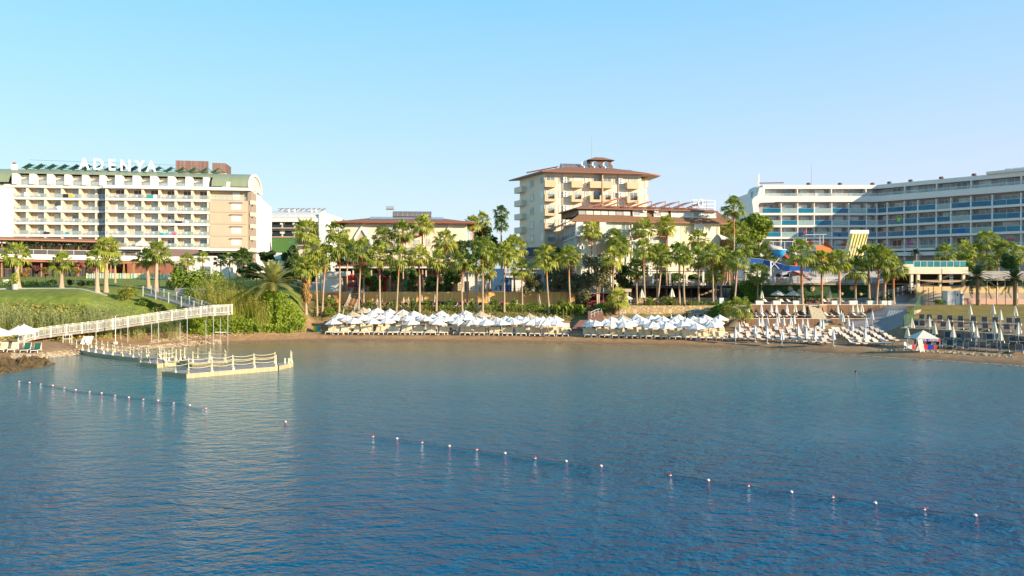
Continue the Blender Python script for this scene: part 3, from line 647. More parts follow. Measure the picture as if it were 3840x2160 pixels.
    q = MB()
    for i in range(11):
        c = a+(b_-a)*i/10
        for (v0, q0), (v1, q1) in zip(P, P[1:]): q.bar((c, v0, q0+.03), (c, v1, q1+.03), .07)
    q.build('glazing_bar', METAL, rl); MB().box(a-.2, b_+.2, 5.0, 9, zt-.5, zt+.09).build('rooflight_base', RED, T)
    e0, e1 = s(2214, 9), s(2292, 9); MB().box(e0, e1, 9.1, 12, zt, zt+2.9).build('stair_head', BROWN, T)
    mb = MB(); mb.add([(e0-.8,8.4,zt+2.9),(e1+.8,8.4,zt+2.9),(e1+.8,12.8,zt+2.9),(e0-.8,12.8,zt+2.9),((e0+e1)/2-1,10.6,zt+3.9),((e0+e1)/2+1,10.6,zt+3.9)], [(0,3,2,1),(0,1,5,4),(1,2,5),(2,3,4,5),(3,0,4)]); mb.build('stair_head_roof', TILE, T)
    MB().tube([(s(2219, 9), 9, zt+2), (s(2219, 9), 9, zt+8.6)], [.045, .03], 5).build('mast', BLACKM, T)
    for px, r_ in ((2192, .75), (2231, .7), (2272, .7)):
        dd = MB(); c = s(px, 4.6); dd.lathe([(0, 0), (r_*.6, .06), (r_, .22)], 14); ds = dd.build('satellite_dish', WFR, T, (c, 4.6, zt+1.2)); ds.rotation_euler = (R(70), 0, R(-35))
        MB().tube([(c, 4.9, zt-.6), (c, 4.9, zt+1.2)], .05, 5).build('dish_pole', METAL, T)
    for k in range(9):
        c = s(2088+k*32, 1.5); MB().add([(c, .6, ze+1.0), (c+2.0, .6, ze+1.0), (c+2.0, 3.2, ze+1.75), (c, 3.2, ze+1.75), (c, .6, ze+.92), (c+2, .6, ze+.92), (c+2, 3.2, ze+1.67), (c, 3.2, ze+1.67)], [(0,1,2,3),(4,7,6,5),(0,4,5,1),(1,5,6,2),(2,6,7,3),(3,7,4,0)]).build('solar_panel', MATS['grey_solar'], T)
    mb = MB(); mb.bar((s(1975, 3), 3, ze+.45), (s(2091, 3), 3, ze+2.0), 1.6, .12); mb.bar((s(2060, 3), 3, ze+.9), (s(2110, 3), 3, ze+1.5), .9, .1); mb.build('solar_rack', RED, T)
    # ground floor annexe with slate roof
    X = Frame(1965, 163, 2041, 161); A = MB().box(0, X.L, 0, 4, 7, 15.2).build('annexe', GL, T); place(A, T, X)
    place(MB().add([(-.4,-.8,15.1),(X.L+.2,-.8,15.1),(X.L+.2,3,16.9),(-.4,3,16.9),(-.4,-.8,14.9),(X.L+.2,-.8,14.9),(X.L+.2,3,15.0),(-.4,3,15.0)], [(0,1,2,3),(4,7,6,5),(0,4,5,1),(1,5,6,2),(2,6,7,3),(3,7,4,0)]).build('annexe_roof', mat('slate', (.05,.07,.10), .6), T), T, X)
    window(T, X.s(1983), X.s(2031), 11.6, 14.5, -.02, fr=BROWN, pane=CURT, mull=1, frame=X)
tower()
# ---------------------------------------------------------------- mansard building in front of it
MS = Frame(2158, 145, 2699, 152.6)
SHG = mat('brown_shingles', (.22,.12,.065), .9, .3, scale=6, bump=.4)
def mansard():
    T = MS.thing('apartment_building', 'cream apartment building with brown shingle mansard roof and rusty solar racks on top', 'building'); s, z = MS.s, MS.z; L = MS.L
    def c(x, y, v=0): px, py = 2080+x/3.788, 730+y/3.788; return s(px, v), z(px, py, v)
    PC = mat('pale_cream_render', (.74,.68,.54), var=.04, scale=.4); YP = mat('pale_yellow_render', (.76,.66,.42), var=.03, scale=.4); PT = mat('peach_panel', (.60,.42,.28), var=.04)
    S = Frame(2100, 169, 2157.5, 145.02); ze = z(2300, 731+378/3.788)
    dS = S.O - MS.O; wx, wy = dS.dot(MS.u), dS.dot(MS.n)
    m = MB(); m.plan([(1.2, 0), (s(2362), 0), (s(2362), 14), (7, wy), (wx+1.3, wy)], 6, ze); m.box(s(2505), L, .0, 14, 6, ze); m.each('wall', PC, T)
    MB().box(s(2362)+.01, s(2505)-.01, 1.3, 13.9, 6, ze).build('recessed_wall', PC, T); MB().box(s(2552), s(2597), -.06, -.005, 6, ze-.1).each('pilaster', YP, T)
    # mansard skirt: sloping shingle band on both faces
    zt = z(2300, 783); e = 1.15; zh = ze
    m = MB(); s1 = L+1.4
    S0 = S.O + S.u*0; d = S0 - MS.O; bx, by = d.dot(MS.u), d.dot(MS.n)
    m.add([(-e*1.2,-e,zh),(s1,-e,zh),(s1,13,zh),(-e*1.2,-e,zh-.1),(s1,-e,zh-.1),(1.0,.9,zt-1.3),(L-.9,.9,zt-1.3),(bx-e,by,zh),(bx+1.2,by,zt-1.3),(L-.9,12,zt-1.3),(bx-e,by,zh-.1)],
          [(0,1,6,5),(3,4,1,0),(0,5,8,7),(1,2,9,6),(3,0,7,10)]); m.build('mansard_skirt', SHG, T)
    MB().box(-e*1.2, s1, -e-.03, -e, zh-.14, zh+.02).build('eave_trim', RED, T)
    MB().plan([(-e*1.2,-e+.01),(s1,-e+.01),(s1,1.2),(0,1.2)], zh-.16, zh-.12).build('soffit', CREAM, T)
    # attic band with slanted glazing
    zs = zt-1.3
    MB().box(1.1, L-1, 1.2, 13, zs, zt-.02).build('attic_wall', SHG, T)
    gl = mat('attic_glass', (.62,.63,.58), .15, .12, scale=.6, spec=.6); gl2 = mat('attic_glass_grey', (.33,.33,.33), .15, .12, spec=.6)
    for (x0, x1, n) in ((340, 1080, 7), (1112, 1305, 2), (1410, 1610, 2), (1655, 2290, 6)):
        a, b_ = s(2080+x0/3.788, .9), s(2080+x1/3.788, .9); q = MB(); q.box(a, b_, .78, 1.19, zs-.05, zs+.1); q.box(a, b_, .95, 1.19, zt-.32, zt-.12); w_ = (b_-a)/n
        for k in range(n+1): q.bar((a+k*w_, .85, zs+.05), (a+k*w_, 1.0, zt-.25), .08)
        fr = q.build('attic_window', WFR if n != 7 else BROWN, T)
        for k in range(n): MB().add([(a+k*w_+.05, .9, zs+.1), (a+(k+1)*w_-.05, .9, zs+.1), (a+(k+1)*w_-.05, 1.02, zt-.3), (a+k*w_+.05, 1.02, zt-.3)], [(0,1,2,3)]).build('pane', gl2 if (k*7+n) % 5 == 2 else gl, fr)
    ac_unit(T, *c(1247, 248, .7), v=.8); ac_unit(T, *c(1412, 250, .7), v=.8)
    m = MB(); m.add([(.3,.2,zt-.1),(L-.2,.2,zt-.1),(L-.2,13,zt-.1),(.3,13,zt-.1),(.3,.2,zt+.08),(L-.2,.2,zt+.08),(L-.2,13,zt+.08),(.3,13,zt+.08),(4,7,zt+1.3),(L-4,7,zt+1.3)], [(0,3,2,1),(0,1,5,4),(1,2,6,5),(2,3,7,6),(3,0,4,7),(4,5,9,8),(5,6,9),(6,7,8,9),(7,4,8)]); m.build('roof', TILE, T)
    # rusty solar racks: saw-tooth row
    rust = mat('rusty_steel', (.28,.10,.06), .7, .3); dk = mat('old_solar', (.14,.075,.055), .4, .3)
    for k in range(7):
        a = c(760+k*195, 0, 3)[0]; w_ = 4.4; zz = zt+.35; zp = z(2300+k*52, 783-29+min(k,5)*.6, 3)
        p = MB().add([(a-1.6, 2.2, zz), (a+w_-1.2, 2.2, zp), (a+w_-1.2, 5.8, zp+.1), (a-1.6, 5.8, zz+.1), (a-1.6, 2.2, zz-.12), (a+w_-1.2, 2.2, zp-.12), (a+w_-1.2, 5.8, zp-.05), (a-1.6, 5.8, zz-.05)], [(0,1,2,3),(4,7,6,5),(0,4,5,1),(1,5,6,2),(2,6,7,3),(3,7,4,0)]).build('solar_panel', dk, T)
        q = MB(); q.bar((a-2.2, 2.1, zz-.05), (a+w_-1.1, 2.1, zp+.02), .14); q.bar((a+w_-1.2, 2.1, zp), (a+w_-1.2, 2.1, zt-.1), .1); q.bar((a+1, 2.1, zz+.9), (a+1, 2.1, zt-.1), .09)
        q.bar((a-1.5, 2.0, zz+.35), (a+w_+.3, 2.0, zz+.35), .07); q.build('rack', rust, p)
    m = MB(); m.bar((c(420,190,2)[0], 2, zt+.1), (c(980,90,2)[0], 2, zt+2.7), .14, .3); m.bar((c(560,170,2)[0], 2, zt+.3), (c(780,120,2)[0], 2, zt+1.9), .1); m.build('solar_rack', rust, T)
    # left pitched dark roof with white ladders, seen on the shaded side
    q = MB()
    for i in range(6): t = .08+.14*i; p0 = S.O + S.u*(S.L*(1-t)); q.bar((S.L*(1-t), -.2, zh+1.0), (S.L*(1-t)-.3, 1.2, zh+2.7), .08)
    place(q.build('roof_ladder', WFR, T), T, S)
    # side balconies
    for f in range(3):
        zf = zh - 3.1 - f*2.9
        m = MB(); m.box(1, S.L-.4, -.1, 1.18, zf-.18, zf); sb = m.each('side_balcony', WHITE, T); place(sb, T, S)
        m = MB()
        for i in range(7): cc = 1.5+i*(S.L-3)/6; m.box(cc-.12, cc+.12, 0, 1.15, zf, zf+2.75)
        place(m.each('balcony_divider', WHITE, T), T, S)
        m = MB(); m.box(1.2, S.L-.6, .02, .06, zf, zf+.9); place(m.build('balcony_railing', mat('dark_bars', (.12,.13,.15), .5), T), T, S)
    # front: bay windows, balconies, windows, ac
    for (x0, x1, y0, y1, v) in ((310, 405, 405, 570, -.9), (640, 730, 400, 560, -.9), (1985, 2110, 425, 525, -.8)):
        a, zb = c(x0, y1, v); b_, z1_ = c(x1, y0, v); m = MB().box(a, b_, v, -.01, zb-.25, zb).box(a, b_, v, -.01, z1_, z1_+.25); by_ = m.build('bay_window', WHITE, T)
        f = MB(); f.box(a, a+.08, v, v+.08, zb, z1_); f.box(b_-.08, b_, v, v+.08, zb, z1_); f.box((a+b_)/2-.04, (a+b_)/2+.04, v, v+.08, zb, z1_); f.build('frame', WFR, by_)
        MB().box(a+.06, b_-.06, v+.03, -.02, zb, z1_).build('pane', gl, by_)
    for (x0, x1, y0, y1, mu) in ((740, 885, 420, 540, 1), (948, 1060, 420, 500, 1), (610, 700, 640, 712, 1), (605, 700, 845, 900, 1), (975, 1035, 870, 940, 0), (1670, 1735, 640, 740, 0), (1395, 1440, 640, 730, 0), (1390, 1460, 860, 940, 0)):
        vv = 1.3 if 1070 < x0 < 1600 else 0; a, zb = c(x0, y1, vv); b_, z1_ = c(x1, y0, vv); window(T, a, b_, zb, z1_, vv-.02, mull=mu)
    for (x0, x1, yb) in ((600, 735, 845), (1975, 2090, 800)):
        a, zz = c(x0, yb); b_ = c(x1, yb)[0]; MB().box(a, b_, -.7, -.01, zz, zz+2.0).build('bay_panel', PT, T)
    for (x0, x1) in ((1095, 1255), (1485, 1660)):
        for f, yb in enumerate((590, 810, 1015)):
            a, zz = c(x0, yb, .2); b_ = c(x1, yb, .2)[0]; bl = MB().box(a, b_, 0, 1.28, zz-.2, zz).build('balcony', mat('maroon_slab', (.25,.08,.06), .7) if f == 0 else WHITE, T)
            q = MB()
            for i in range(13): cc = a+.05+(b_-a-.1)*i/12; q.box(cc-.025, cc+.025, 0, .05, zz, zz+1.0)
            q.box(a, b_, -.02, .06, zz+1.0, zz+1.06); q.build('balcony_railing', BLACKM, bl)
            window(T, a+.4, b_-.4, zz+.05, zz+2.3, 1.28, name='balcony_door', fr=BROWN if f == 0 else WFR)
    for (x, y) in ((1330, 650), (1330, 710), (1325, 1040), (1325, 1085), (1325, 1135), (1890, 1075), (1018, 540), (350, 770)): a, zz = c(x, y, 1.2 if 1100 < x < 1500 else 0); ac_unit(T, a, zz, 1.28 if 1100 < x < 1500 else -.02)
    for (x, y) in ((338, 680), (2312, 510), (2312, 740)):
        a, zz = c(x, y); MB().wallpoly([(a-.3, zz-.9), (a+.3, zz-.9), (a+.3, zz+.5), (a, zz+1.0), (a-.3, zz+.5)], -.06, -.003).build('arched_niche', BEIGE, T)
    a, zz = c(2380, 640); MB().add([(L-.5,-1.6,zz),(L+1.6,-1.6,zz),(L+1.6,1,zz),(L-.5,1,zz),(L-.5,-1.6,zz+.1),(L+1.6,-1.6,zz+.1),(L+1.6,1,zz+.1),(L-.5,-.3,zz+1.2)], [(0,3,2,1),(4,5,7),(5,6,7),(0,1,5,4),(1,2,6,5)]).build('side_canopy', WHITE, T)
    m = MB(); a = c(1095, 390)[0]; m.box(a-.12, a+.12, -.28, -.01, 7, ze-.02); m.each('downpipe', WHITE, T)
    # ring letter and posts at the right end of the roof
    g = thing('roof_sign', 'white ring and rail of a roof sign at the right end of the rusty racks', 'sign', MS.W(L-3.4, 2, zt+.2), MS.rz)
    m = MB(); nn = 18
    for i in range(nn): a0, a1 = 2*math.pi*i/nn, 2*math.pi*(i+1)/nn; m.bar((.5*math.cos(a0), 0, 1.6+.85*math.sin(a0)), (.5*math.cos(a1), 0, 1.6+.85*math.sin(a1)), .22, .2)
    m.build('letter', WFR, g); m = MB()
    for x in (1.1, 3.4): m.bar((x, 0, 0), (x, 0, 2.4), .06)
    for q in (.8, 1.5, 2.3): m.bar((-2.0, .05, q), (3.4, .05, q), .05)
    m.build('frame', METAL, g)
mansard()
# ---------------------------------------------------------------- right hotel, two wings
RW1 = Frame(2820, 203, 3290, 203); RW2 = Frame(3290, 203, 3840, 177)
def right_hotel():
    T = RW1.thing('hotel_building', 'big white curved hotel with blue glass balconies, right of the photo', 'hotel building')
    zs = [17.95, 21.45, 24.75, 28.15]; top = 31.3
    L1 = RW1.L; L2 = RW2.L + 26
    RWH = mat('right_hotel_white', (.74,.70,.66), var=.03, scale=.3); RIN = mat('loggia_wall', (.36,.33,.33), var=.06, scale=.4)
    # left curved end frame and side shell
    def c(x, y, v=0): px, py = 2740+x/4.262, 640+y/4.262; return RW1.s(px, v), RW1.z(px, py, v)
    P = [c(*q) for q in ((460,270),(425,395),(375,425),(345,460),(340,500),(360,650),(385,850),(395,1200),(500,1200),(490,900),(465,760),(440,560),(452,525),(480,511),(700,508),(700,405),(545,405),(545,290),(545,270))]
    MB().wallpoly(P, -.2, 1.9).build('end_frame', RWH, T)
    sh = MB(); X0 = c(380, 0)[0]
    A = [c(455, 240), c(430, 400), c(345, 455), c(340, 500), c(385, 850), c(395, 1300)]
    B = [((XD(px, D)-RW1.O.x), D-203, ZD(py, D)) for px, py, D in ((2824,703,212),(2810,710,216),(2794,745,222),(2778,790,225),(2757,830,228),(2745,960,230))]
    sh.add([(a, 1.9, z_) for a, z_ in A] + B + [(b[0]+4, b[1], b[2]) for b in B], [(i, i+1, i+7, i+6) for i in range(5)] + [(i+6, i+7, i+13, i+12) for i in range(5)])
    sh.build('curved_side_shell', RWH, T, smooth=True)
    MB().box(c(470, 0)[0], L1, 8, 20, 10, 34.8).build('core_wall', RWH, T)
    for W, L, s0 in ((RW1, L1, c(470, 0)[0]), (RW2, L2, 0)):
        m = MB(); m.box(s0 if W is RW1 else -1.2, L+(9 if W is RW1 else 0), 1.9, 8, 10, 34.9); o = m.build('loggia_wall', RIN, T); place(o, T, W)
        e_ = L+(1.2 if W is RW1 else 0); m = MB(); m.box(s0, e_, 0, 1.88, top, top+1.65)
        for z_ in zs: m.box(s0, e_, 0, 1.88, z_-.62, z_)
        m.box(s0, e_, -.3, 1.88, 15.9, 16.9)
        m.box(-.6 if W is RW2 else c(520,0)[0], L+(3 if W is RW1 else 0), .3, 8, 35.0, 36.1-(.02 if W is RW1 else 0))
        place(m.each('balcony_band', RWH, T), T, W)
        px = [2930, 2992, 3054, 3120, 3184, 3250, 3289] if W is RW1 else [3326, 3390, 3441, 3510, 3565, 3640, 3720, 3828]
        ss = [W.s(p) for p in px]
        if W is RW2: ss += [ss[-1]+6.5*k for k in range(1, 5) if ss[-1]+6.5*k < L]
        st = [c(500, 0)[0]] + ss if W is RW1 else [0] + ss
        m = MB()
        for z_ in zs + [14.6]:
            for q in ss: m.box(q-.12, q+.12, .05, 1.87, z_, z_+2.75)
        for i, q in enumerate(ss):
            if i % 2: m.box(q-.15, q+.15, .3, 1.87, top+1.65, 35.0)
        place(m.each('balcony_divider', RWH, T), T, W)
        for k, z_ in enumerate(zs + [top+1.65]):
            for i in range(len(st)-1):
                l, r = st[i]+.15, st[i+1]-.15
                if W is RW2 and i > 8: continue
                wd = r-l; a = l + wd*(.15 if (i+k) % 2 else .3)
                place(window(T, a, min(r-.1, a+wd*.58), z_+.02, z_+(2.5 if k < 4 else 1.9), 1.88, fr=METAL, name='balcony_door', pane=[CURT, CURT2, CURT, SHUT][(i*3+k*5) % 4] if W is RW1 else [SHUT, SHUT, CURT, DGLASS][(i*3+k*5) % 4], t=.05), T, W)
                if k in (1, 2, 3):
                    g = BLUEG if (W is RW2 and (i+k) % 7) or (W is RW1 and (i+k) % 2) else PALEG
                    place(rail(T, l, r, .1, z_, 1.35, glass=g, post=METAL, step=2.6), T, W)
                elif k == 0 or k == 4: place(rail(T, l, r, .1, z_, .75, glass=GRAIL, post=METAL, step=2.6), T, W)
    # roof things
    for px, W in ((3032, RW1), (3150, RW1), (3272, RW1), (3335, RW2), (3415, RW2), (3530, RW2), (3653, RW2)):
        m = MB().lathe([(.3, 0), (.3, .5), (.62, .55), (.62, .95), (.3, 1.1), (0, 1.1)], 10, (W.s(px, 4), 4, 36.1)); place(m.each('roof_vent', mat('dark_vent', (.12,.08,.08), .6), T), T, W)
    m = MB(); a = c(465, 0)[0]; m.box(a-.25, a+.25, 1.0, 1.3, 33, 39.3); m.build('crane_post', RWH, T); MB().bar((a+.3, 1.1, 36.7), (c(870, 0)[0], 1.1, 36.8), .3, .28).build('crane_arm', BROWN, T)
    MB().tube([(RW1.s(3043, 5), 5, 36), (RW1.s(3043, 5), 5, 42.6)], [.05, .03], 5).build('mast', mat('mast_red', (.30,.12,.12), .6), T)
    W = RW2; a = W.s(3700); place(MB().box(a, W.L+26, -.4, 1.9, 36.12, 36.8).build('upper_parapet', RWH, T), T, W)
    for i in range(3): a = W.s(3770, 5)+i*1.6; place(MB().box(a, a+1.4, 4.5, 6, 36.3, 37.7).build('roof_unit', METAL, T), T, W)
    return T
right_hotel()
# red-roofed house glimpsed between the mansard building and the white hotel
rh = thing('house', 'red tiled house glimpsed behind the tall palm right of the mansard building', 'house', (XD(2716, 172), 172, 8))
MB().box(-1.5, 2.2, 0, 9, 0, 15).build('wall', BROWN, rh); MB().add([(-3,-1,15),(3.2,-1,15),(3.2,10,15),(-3,10,15),(-2.5,4.5,18.6),(-1.5,4.5,18.6)], [(0,3,2,1),(0,1,5,4),(1,2,5),(2,3,4,5),(3,0,4)]).build('roof', TILE, rh)
# ================================================================ terraces, fences, decks and small buildings
def at(px, py, D): return Vector((XD(px, D), D, ZD(py, D)))
BAMB = stripes('bamboo_screen', (.86,.46,.14), (.92,.54,.20), 9, 0, .8, .5, .2); TIMB = stripes('timber_slats', (.50,.27,.12), (.10,.05,.03), 5.5, 0, .6, .78, .22)
IVY = mat('ivy_green', (.05,.13,.015), .8, scale=2.5, bump=1.0, col2=(.15,.30,.035), detail=8); DIVY = mat('dark_ivy_green', (.012,.04,.012), .8, scale=2.0, bump=.8, col2=(.04,.10,.025), detail=8)
def wall_run(name, label, cat, pts, z0, z1, m, th=.15, cap=None, capname='coping'):
    """a wall along plan points (px, D); z0/z1 numbers"""
    o0 = Vector((XD(*pts[0]), pts[0][1], 0)); T = thing(name, label, cat, (o0.x, o0.y, z0))
    for (a, b) in zip(pts, pts[1:]):
        A, B = Vector((XD(*a), a[1], 0)), Vector((XD(*b), b[1], 0)); d = B - A; L = d.length; rz = math.atan2(d.y, d.x)
        o = MB().box(0, L, 0, th, 0, z1-z0).build('panel', m, T, A - o0); o.rotation_euler = (0, 0, rz)
        if cap: c = MB().box(-.02, L+.02, -.08, th+.08, z1-z0+.003, z1-z0+.1).build(capname, cap, T, A - o0); c.rotation_euler = (0, 0, rz)
    return T
def railing(name, label, a, b, h=1.0, n=None, m=WFR, bars=2, step=1.5, group=None, infill=None, post=.05):
    a, b = Vector(a), Vector(b); d = b - a; L = d.length; T = thing(name, label, 'railing', a, 0, group); n = n or max(1, round(L/step))
    for k in range(n+1): p = d*k/n; MB().box(p.x-post, p.x+post, p.y-post, p.y+post, p.z, p.z+h).build('post', m, T)
    q = MB()
    for k in range(bars+1): z = h*(1-k/(bars+.6)) - .03; q.bar((0,0,z), d + Vector((0,0,z)), post*1.2)
    q.build('rail', m, T)
    if infill: MB().add([(0,0,.1), d+Vector((0,0,.1)), d+Vector((0,0,h-.08)), (0,0,h-.08)], [(0,1,2,3)]).build('infill', infill, T)
    return T
def leafcloud(name, label, cat, pts, n, m, size=.12, seed=1, parent=None, kind=None, group=None):
    """pts: list of ellipsoids (centre, radii); n leaves scattered near their shells"""
    r = random.Random(seed); b = MB(); tot = sum(q[1][0]*q[1][2] + q[1][1]*q[1][2] for q in pts)
    for c, rad in pts:
        k = max(4, int(n*(rad[0]*rad[2]+rad[1]*rad[2])/tot))
        for _ in range(k):
            v = Vector((r.gauss(0,1), r.gauss(0,1), r.gauss(0,1))); v.normalize(); q = r.random()**.35 * (1 + .18*noise.noise(v*2.5+Vector(c)))
            p = Vector((c[0]+v.x*rad[0]*q, c[1]+v.y*rad[1]*q, c[2]+v.z*rad[2]*q)); s = size*r.uniform(.6, 1.5)
            a = Vector((r.gauss(0,1), r.gauss(0,1), r.gauss(0,.7))).normalized(); w_ = a.cross((v + Vector((r.gauss(0,.5), r.gauss(0,.5), r.gauss(0,.5)))).normalized())
            if w_.length < .1: continue
            w_.normalize(); b.add([p-a*s, p+w_*s*.45, p+a*s, p-w_*s*.45], [(0,1,2,3)])
    if parent: return b.build(name, m, parent)
    o = b.build(name, m); return tag(o, label, cat, group, kind)
# ---- bamboo fence and terrace behind it
wall_run('bamboo_fence', 'long bamboo screen fence behind the maroon loungers', 'fence', [(1355,136.4),(1600,136.6),(1860,136.5),(2158,136.3)], 4.3, 7.25, BAMB, .08)
wall_run('bamboo_fence', 'short bamboo screen below the white kiosk, left of the beach stairs', 'fence', [(1150,136.3),(1225,136.2),(1318,136.6)], 4.6, 7.3, BAMB, .08)
for k, (pa, pb) in enumerate(((1440,1700),(1700,1965),(1965,2120))):
    railing('terrace_railing', 'dark terrace railing above the bamboo fence, %s' % ['left stretch', 'middle stretch', 'right stretch'][k], (XD(pa,137.2),137.2,7.05), (XD(pb-4,137.2),137.2,7.05), 1.15, m=BLACKM, bars=3, step=1.6, group='dark terrace railings', post=.035)
# ---- white kiosk
T = thing('kiosk', 'white flat-roofed kiosk with grey fascia above the bamboo fence', 'kiosk', (XD(1203,138),138,6.9))
MB().box(0, 3.9, 0, 3.5, 0, 3.3).build('wall', WHITE, T); MB().box(-.5, 4.9, -.5, 3.6, 3.32, 4.25).build('roof', mat('pale_grey_paint', (.60,.60,.60), .5, .04), T)
T = thing('cabinet', 'brown timber cabinet with two white notices beside the kiosk', 'cabinet', (XD(1228,135),135,4.4))
MB().box(0, 1.7, 0, .5, 0, 2.6).build('body', mat('orange_timber', (.42,.20,.06), .6), T); MB().box(.25, .6, -.02, -.003, 1.95, 2.3).box(.95, 1.3, -.02, -.003, 1.95, 2.3).each('notice', WHITE, T)
# ---- restaurant canopy under the arch building
T = thing('restaurant_canopy', 'long low dark red canopy with pale edge below the cream arched building', 'canopy', (XD(1250,142),142,7))
L = XD(1740,142) - XD(1250,142); z1 = ZD(1003,142) - 7
MB().add([(0,-.6,z1),(L,-.6,z1),(L,8,z1+1.2),(0,8,z1+1.2),(0,-.6,z1+.15),(L,-.6,z1+.15),(L,8,z1+1.35),(0,8,z1+1.35)], [(0,3,2,1),(4,5,6,7),(0,1,5,4),(1,2,6,5),(2,3,7,6),(3,0,4,7)]).build('roof', mat('dark_red_sheet', (.30,.07,.06), .6), T)
MB().box(0, L, -.66, -.61, z1-.15, z1+.18).build('edge', WHITE, T)
b = MB()
for i in range(8): b.box(.3+i*(L-.6)/7-.12, .3+i*(L-.6)/7+.12, 0, .25, 0, z1-.02)
b.each('column', CREAM, T); MB().box(0, L, 7.4, 7.6, 0, z1+.9).build('back_wall', mat('warm_back_wall', (.66,.52,.32), .7, .3, scale=1.2), T)
MB().box(0, L, 1.0, 1.1, z1-1.3, z1-.05).build('canopy_shade_sheet', mat('canopy_shade', (.11,.085,.09), .8), T)  # dark sheet stands in for the shade beneath the canopy
# playground
T = thing('playground_tower', 'red domed playground tower with blue slide at the top of the beach stairs', 'playground', (XD(1318,140),140,7.1))
b = MB()
for x in (-.8, .8):
    for y in (-.8, .8): b.box(x-.07, x+.07, y-.07, y+.07, 0, 2.4)
b.each('post', mat('dark_red_post', (.20,.02,.03), .5), T); MB().box(-.85, .85, -.85, .85, 1.0, 1.12).build('deck', BROWN, T)
MB().lathe([(1.1, 2.3), (1.05, 2.7), (.7, 3.2), (.25, 3.5), (0, 3.55)], 10).build('dome', mat('red_plastic', (.50,.02,.02), .35), T, smooth=True)
MB().box(-.85, .85, -.9, -.86, 1.15, 1.8).box(.86, .9, -.85, .85, 1.15, 1.8).each('panel', MATS['red_plastic'], T)
b = MB(); P = [(.9, 0, 1.15), (1.8, -.1, .7), (2.6, -.2, .25), (3.1, -.2, .12)]
for p, q in zip(P, P[1:]): b.bar(p, q, .6, .06); b.bar(Vector(p)+Vector((0,-.3,.15)), Vector(q)+Vector((0,-.3,.15)), .05, .3)
b.build('slide', mat('blue_plastic', (.02,.10,.42), .3), T)
for k, (px, py, nm, mm, lab) in enumerate(((1387,1060,'play_climber','red_plastic','red oval play climber behind the shrubs left of the white mushroom'), (1442,1045,'play_mushroom','red_plastic','red and white spotted play mushroom under the dark trees'), (1527,1062,'play_frog','green_plastic','green climbing toy under the trees right of the mushroom'), (2, 0, 0, 0, 0))):
    if px < 10: continue
    p = at(px, py, 139.5); T = thing(nm, lab, 'play equipment', (p.x, p.y, 7.1)); h = p.z-7.1
    if nm == 'play_mushroom': MB().lathe([(.35, 0), (.3, h), (1.0, h+.1), (.8, h+.6), (.3, h+.9), (0, h+.95)], 12).build('cap', MATS[mm], T, smooth=True); MB().lathe([(.30, h+.45), (.22, h+.6), (0, h+.62)], 8, (.1, -.65, -.05)).build('spot', WHITE, T)
    else: MB().lathe([(.1, 0), (.12, h-.8), (.75, h-.5), (.8, h), (.6, h+.5), (0, h+.8)], 10).build('body', mat('green_plastic', (.03,.30,.05), .4) if nm == 'play_frog' else MATS[mm], T, smooth=True); MB().box(-.06, .06, -.06, .06, 0, h-.7).build('pole', BLACKM, T)
mat('green_plastic', (.03,.30,.05), .4)
# ---- beach stairs with two flights
T = thing('stairs', 'narrow wooden beach stairs with slanting white railings through the palms', 'stairs', (0,0,0))
WST = mat('worn_timber_steps', (.40,.22,.11), .7, .25); 
def flight(T, a, b, wd, n, m, stepname='step'):
    a, b = Vector(a), Vector(b); d = b - a; s_ = Vector((wd/2, 0, 0))
    for k in range(n):
        p = a + d*(k+.5)/n; MB().box(p.x-wd/2, p.x+wd/2, p.y-abs(d.y)/n*.5, p.y+abs(d.y)/n*.5, p.z-.1, p.z-.02).box(p.x-wd/2, p.x+wd/2, p.y+abs(d.y)/n*.5-.04 if d.y > 0 else p.y-abs(d.y)/n*.5, p.y+abs(d.y)/n*.5 if d.y > 0 else p.y-abs(d.y)/n*.5+.04, p.z-.02, p.z+abs(d.z)/n-.1).build(stepname, m, T)
    for sd in (-1, 1):
        q = MB(); q.bar(a+s_*sd+Vector((0,0,.95)), b+s_*sd+Vector((0,0,.95)), .07); q.bar(a+s_*sd+Vector((0,0,.5)), b+s_*sd+Vector((0,0,.5)), .05); q.bar(a+s_*sd+Vector((0,0,-.12)), b+s_*sd+Vector((0,0,-.12)), .08, .25)
        for k in range(n+1): p = a+d*k/n+s_*sd; q.box(p.x-.025, p.x+.025, p.y-.025, p.y+.025, p.z, p.z+.95)
        q.build('handrail', mat('weathered_white_paint', (.55,.53,.50), .6, .2), T)
flight(T, (XD(1304,127), 127.3, 2.5), (XD(1312,130.6), 130.6, 4.15), 1.9, 9, mat('dark_steps', (.13,.07,.05), .7)); flight(T, (XD(1316,131.5), 131.5, 4.25), (XD(1340,136.6), 136.6, 7.0), 1.9, 14, WST)
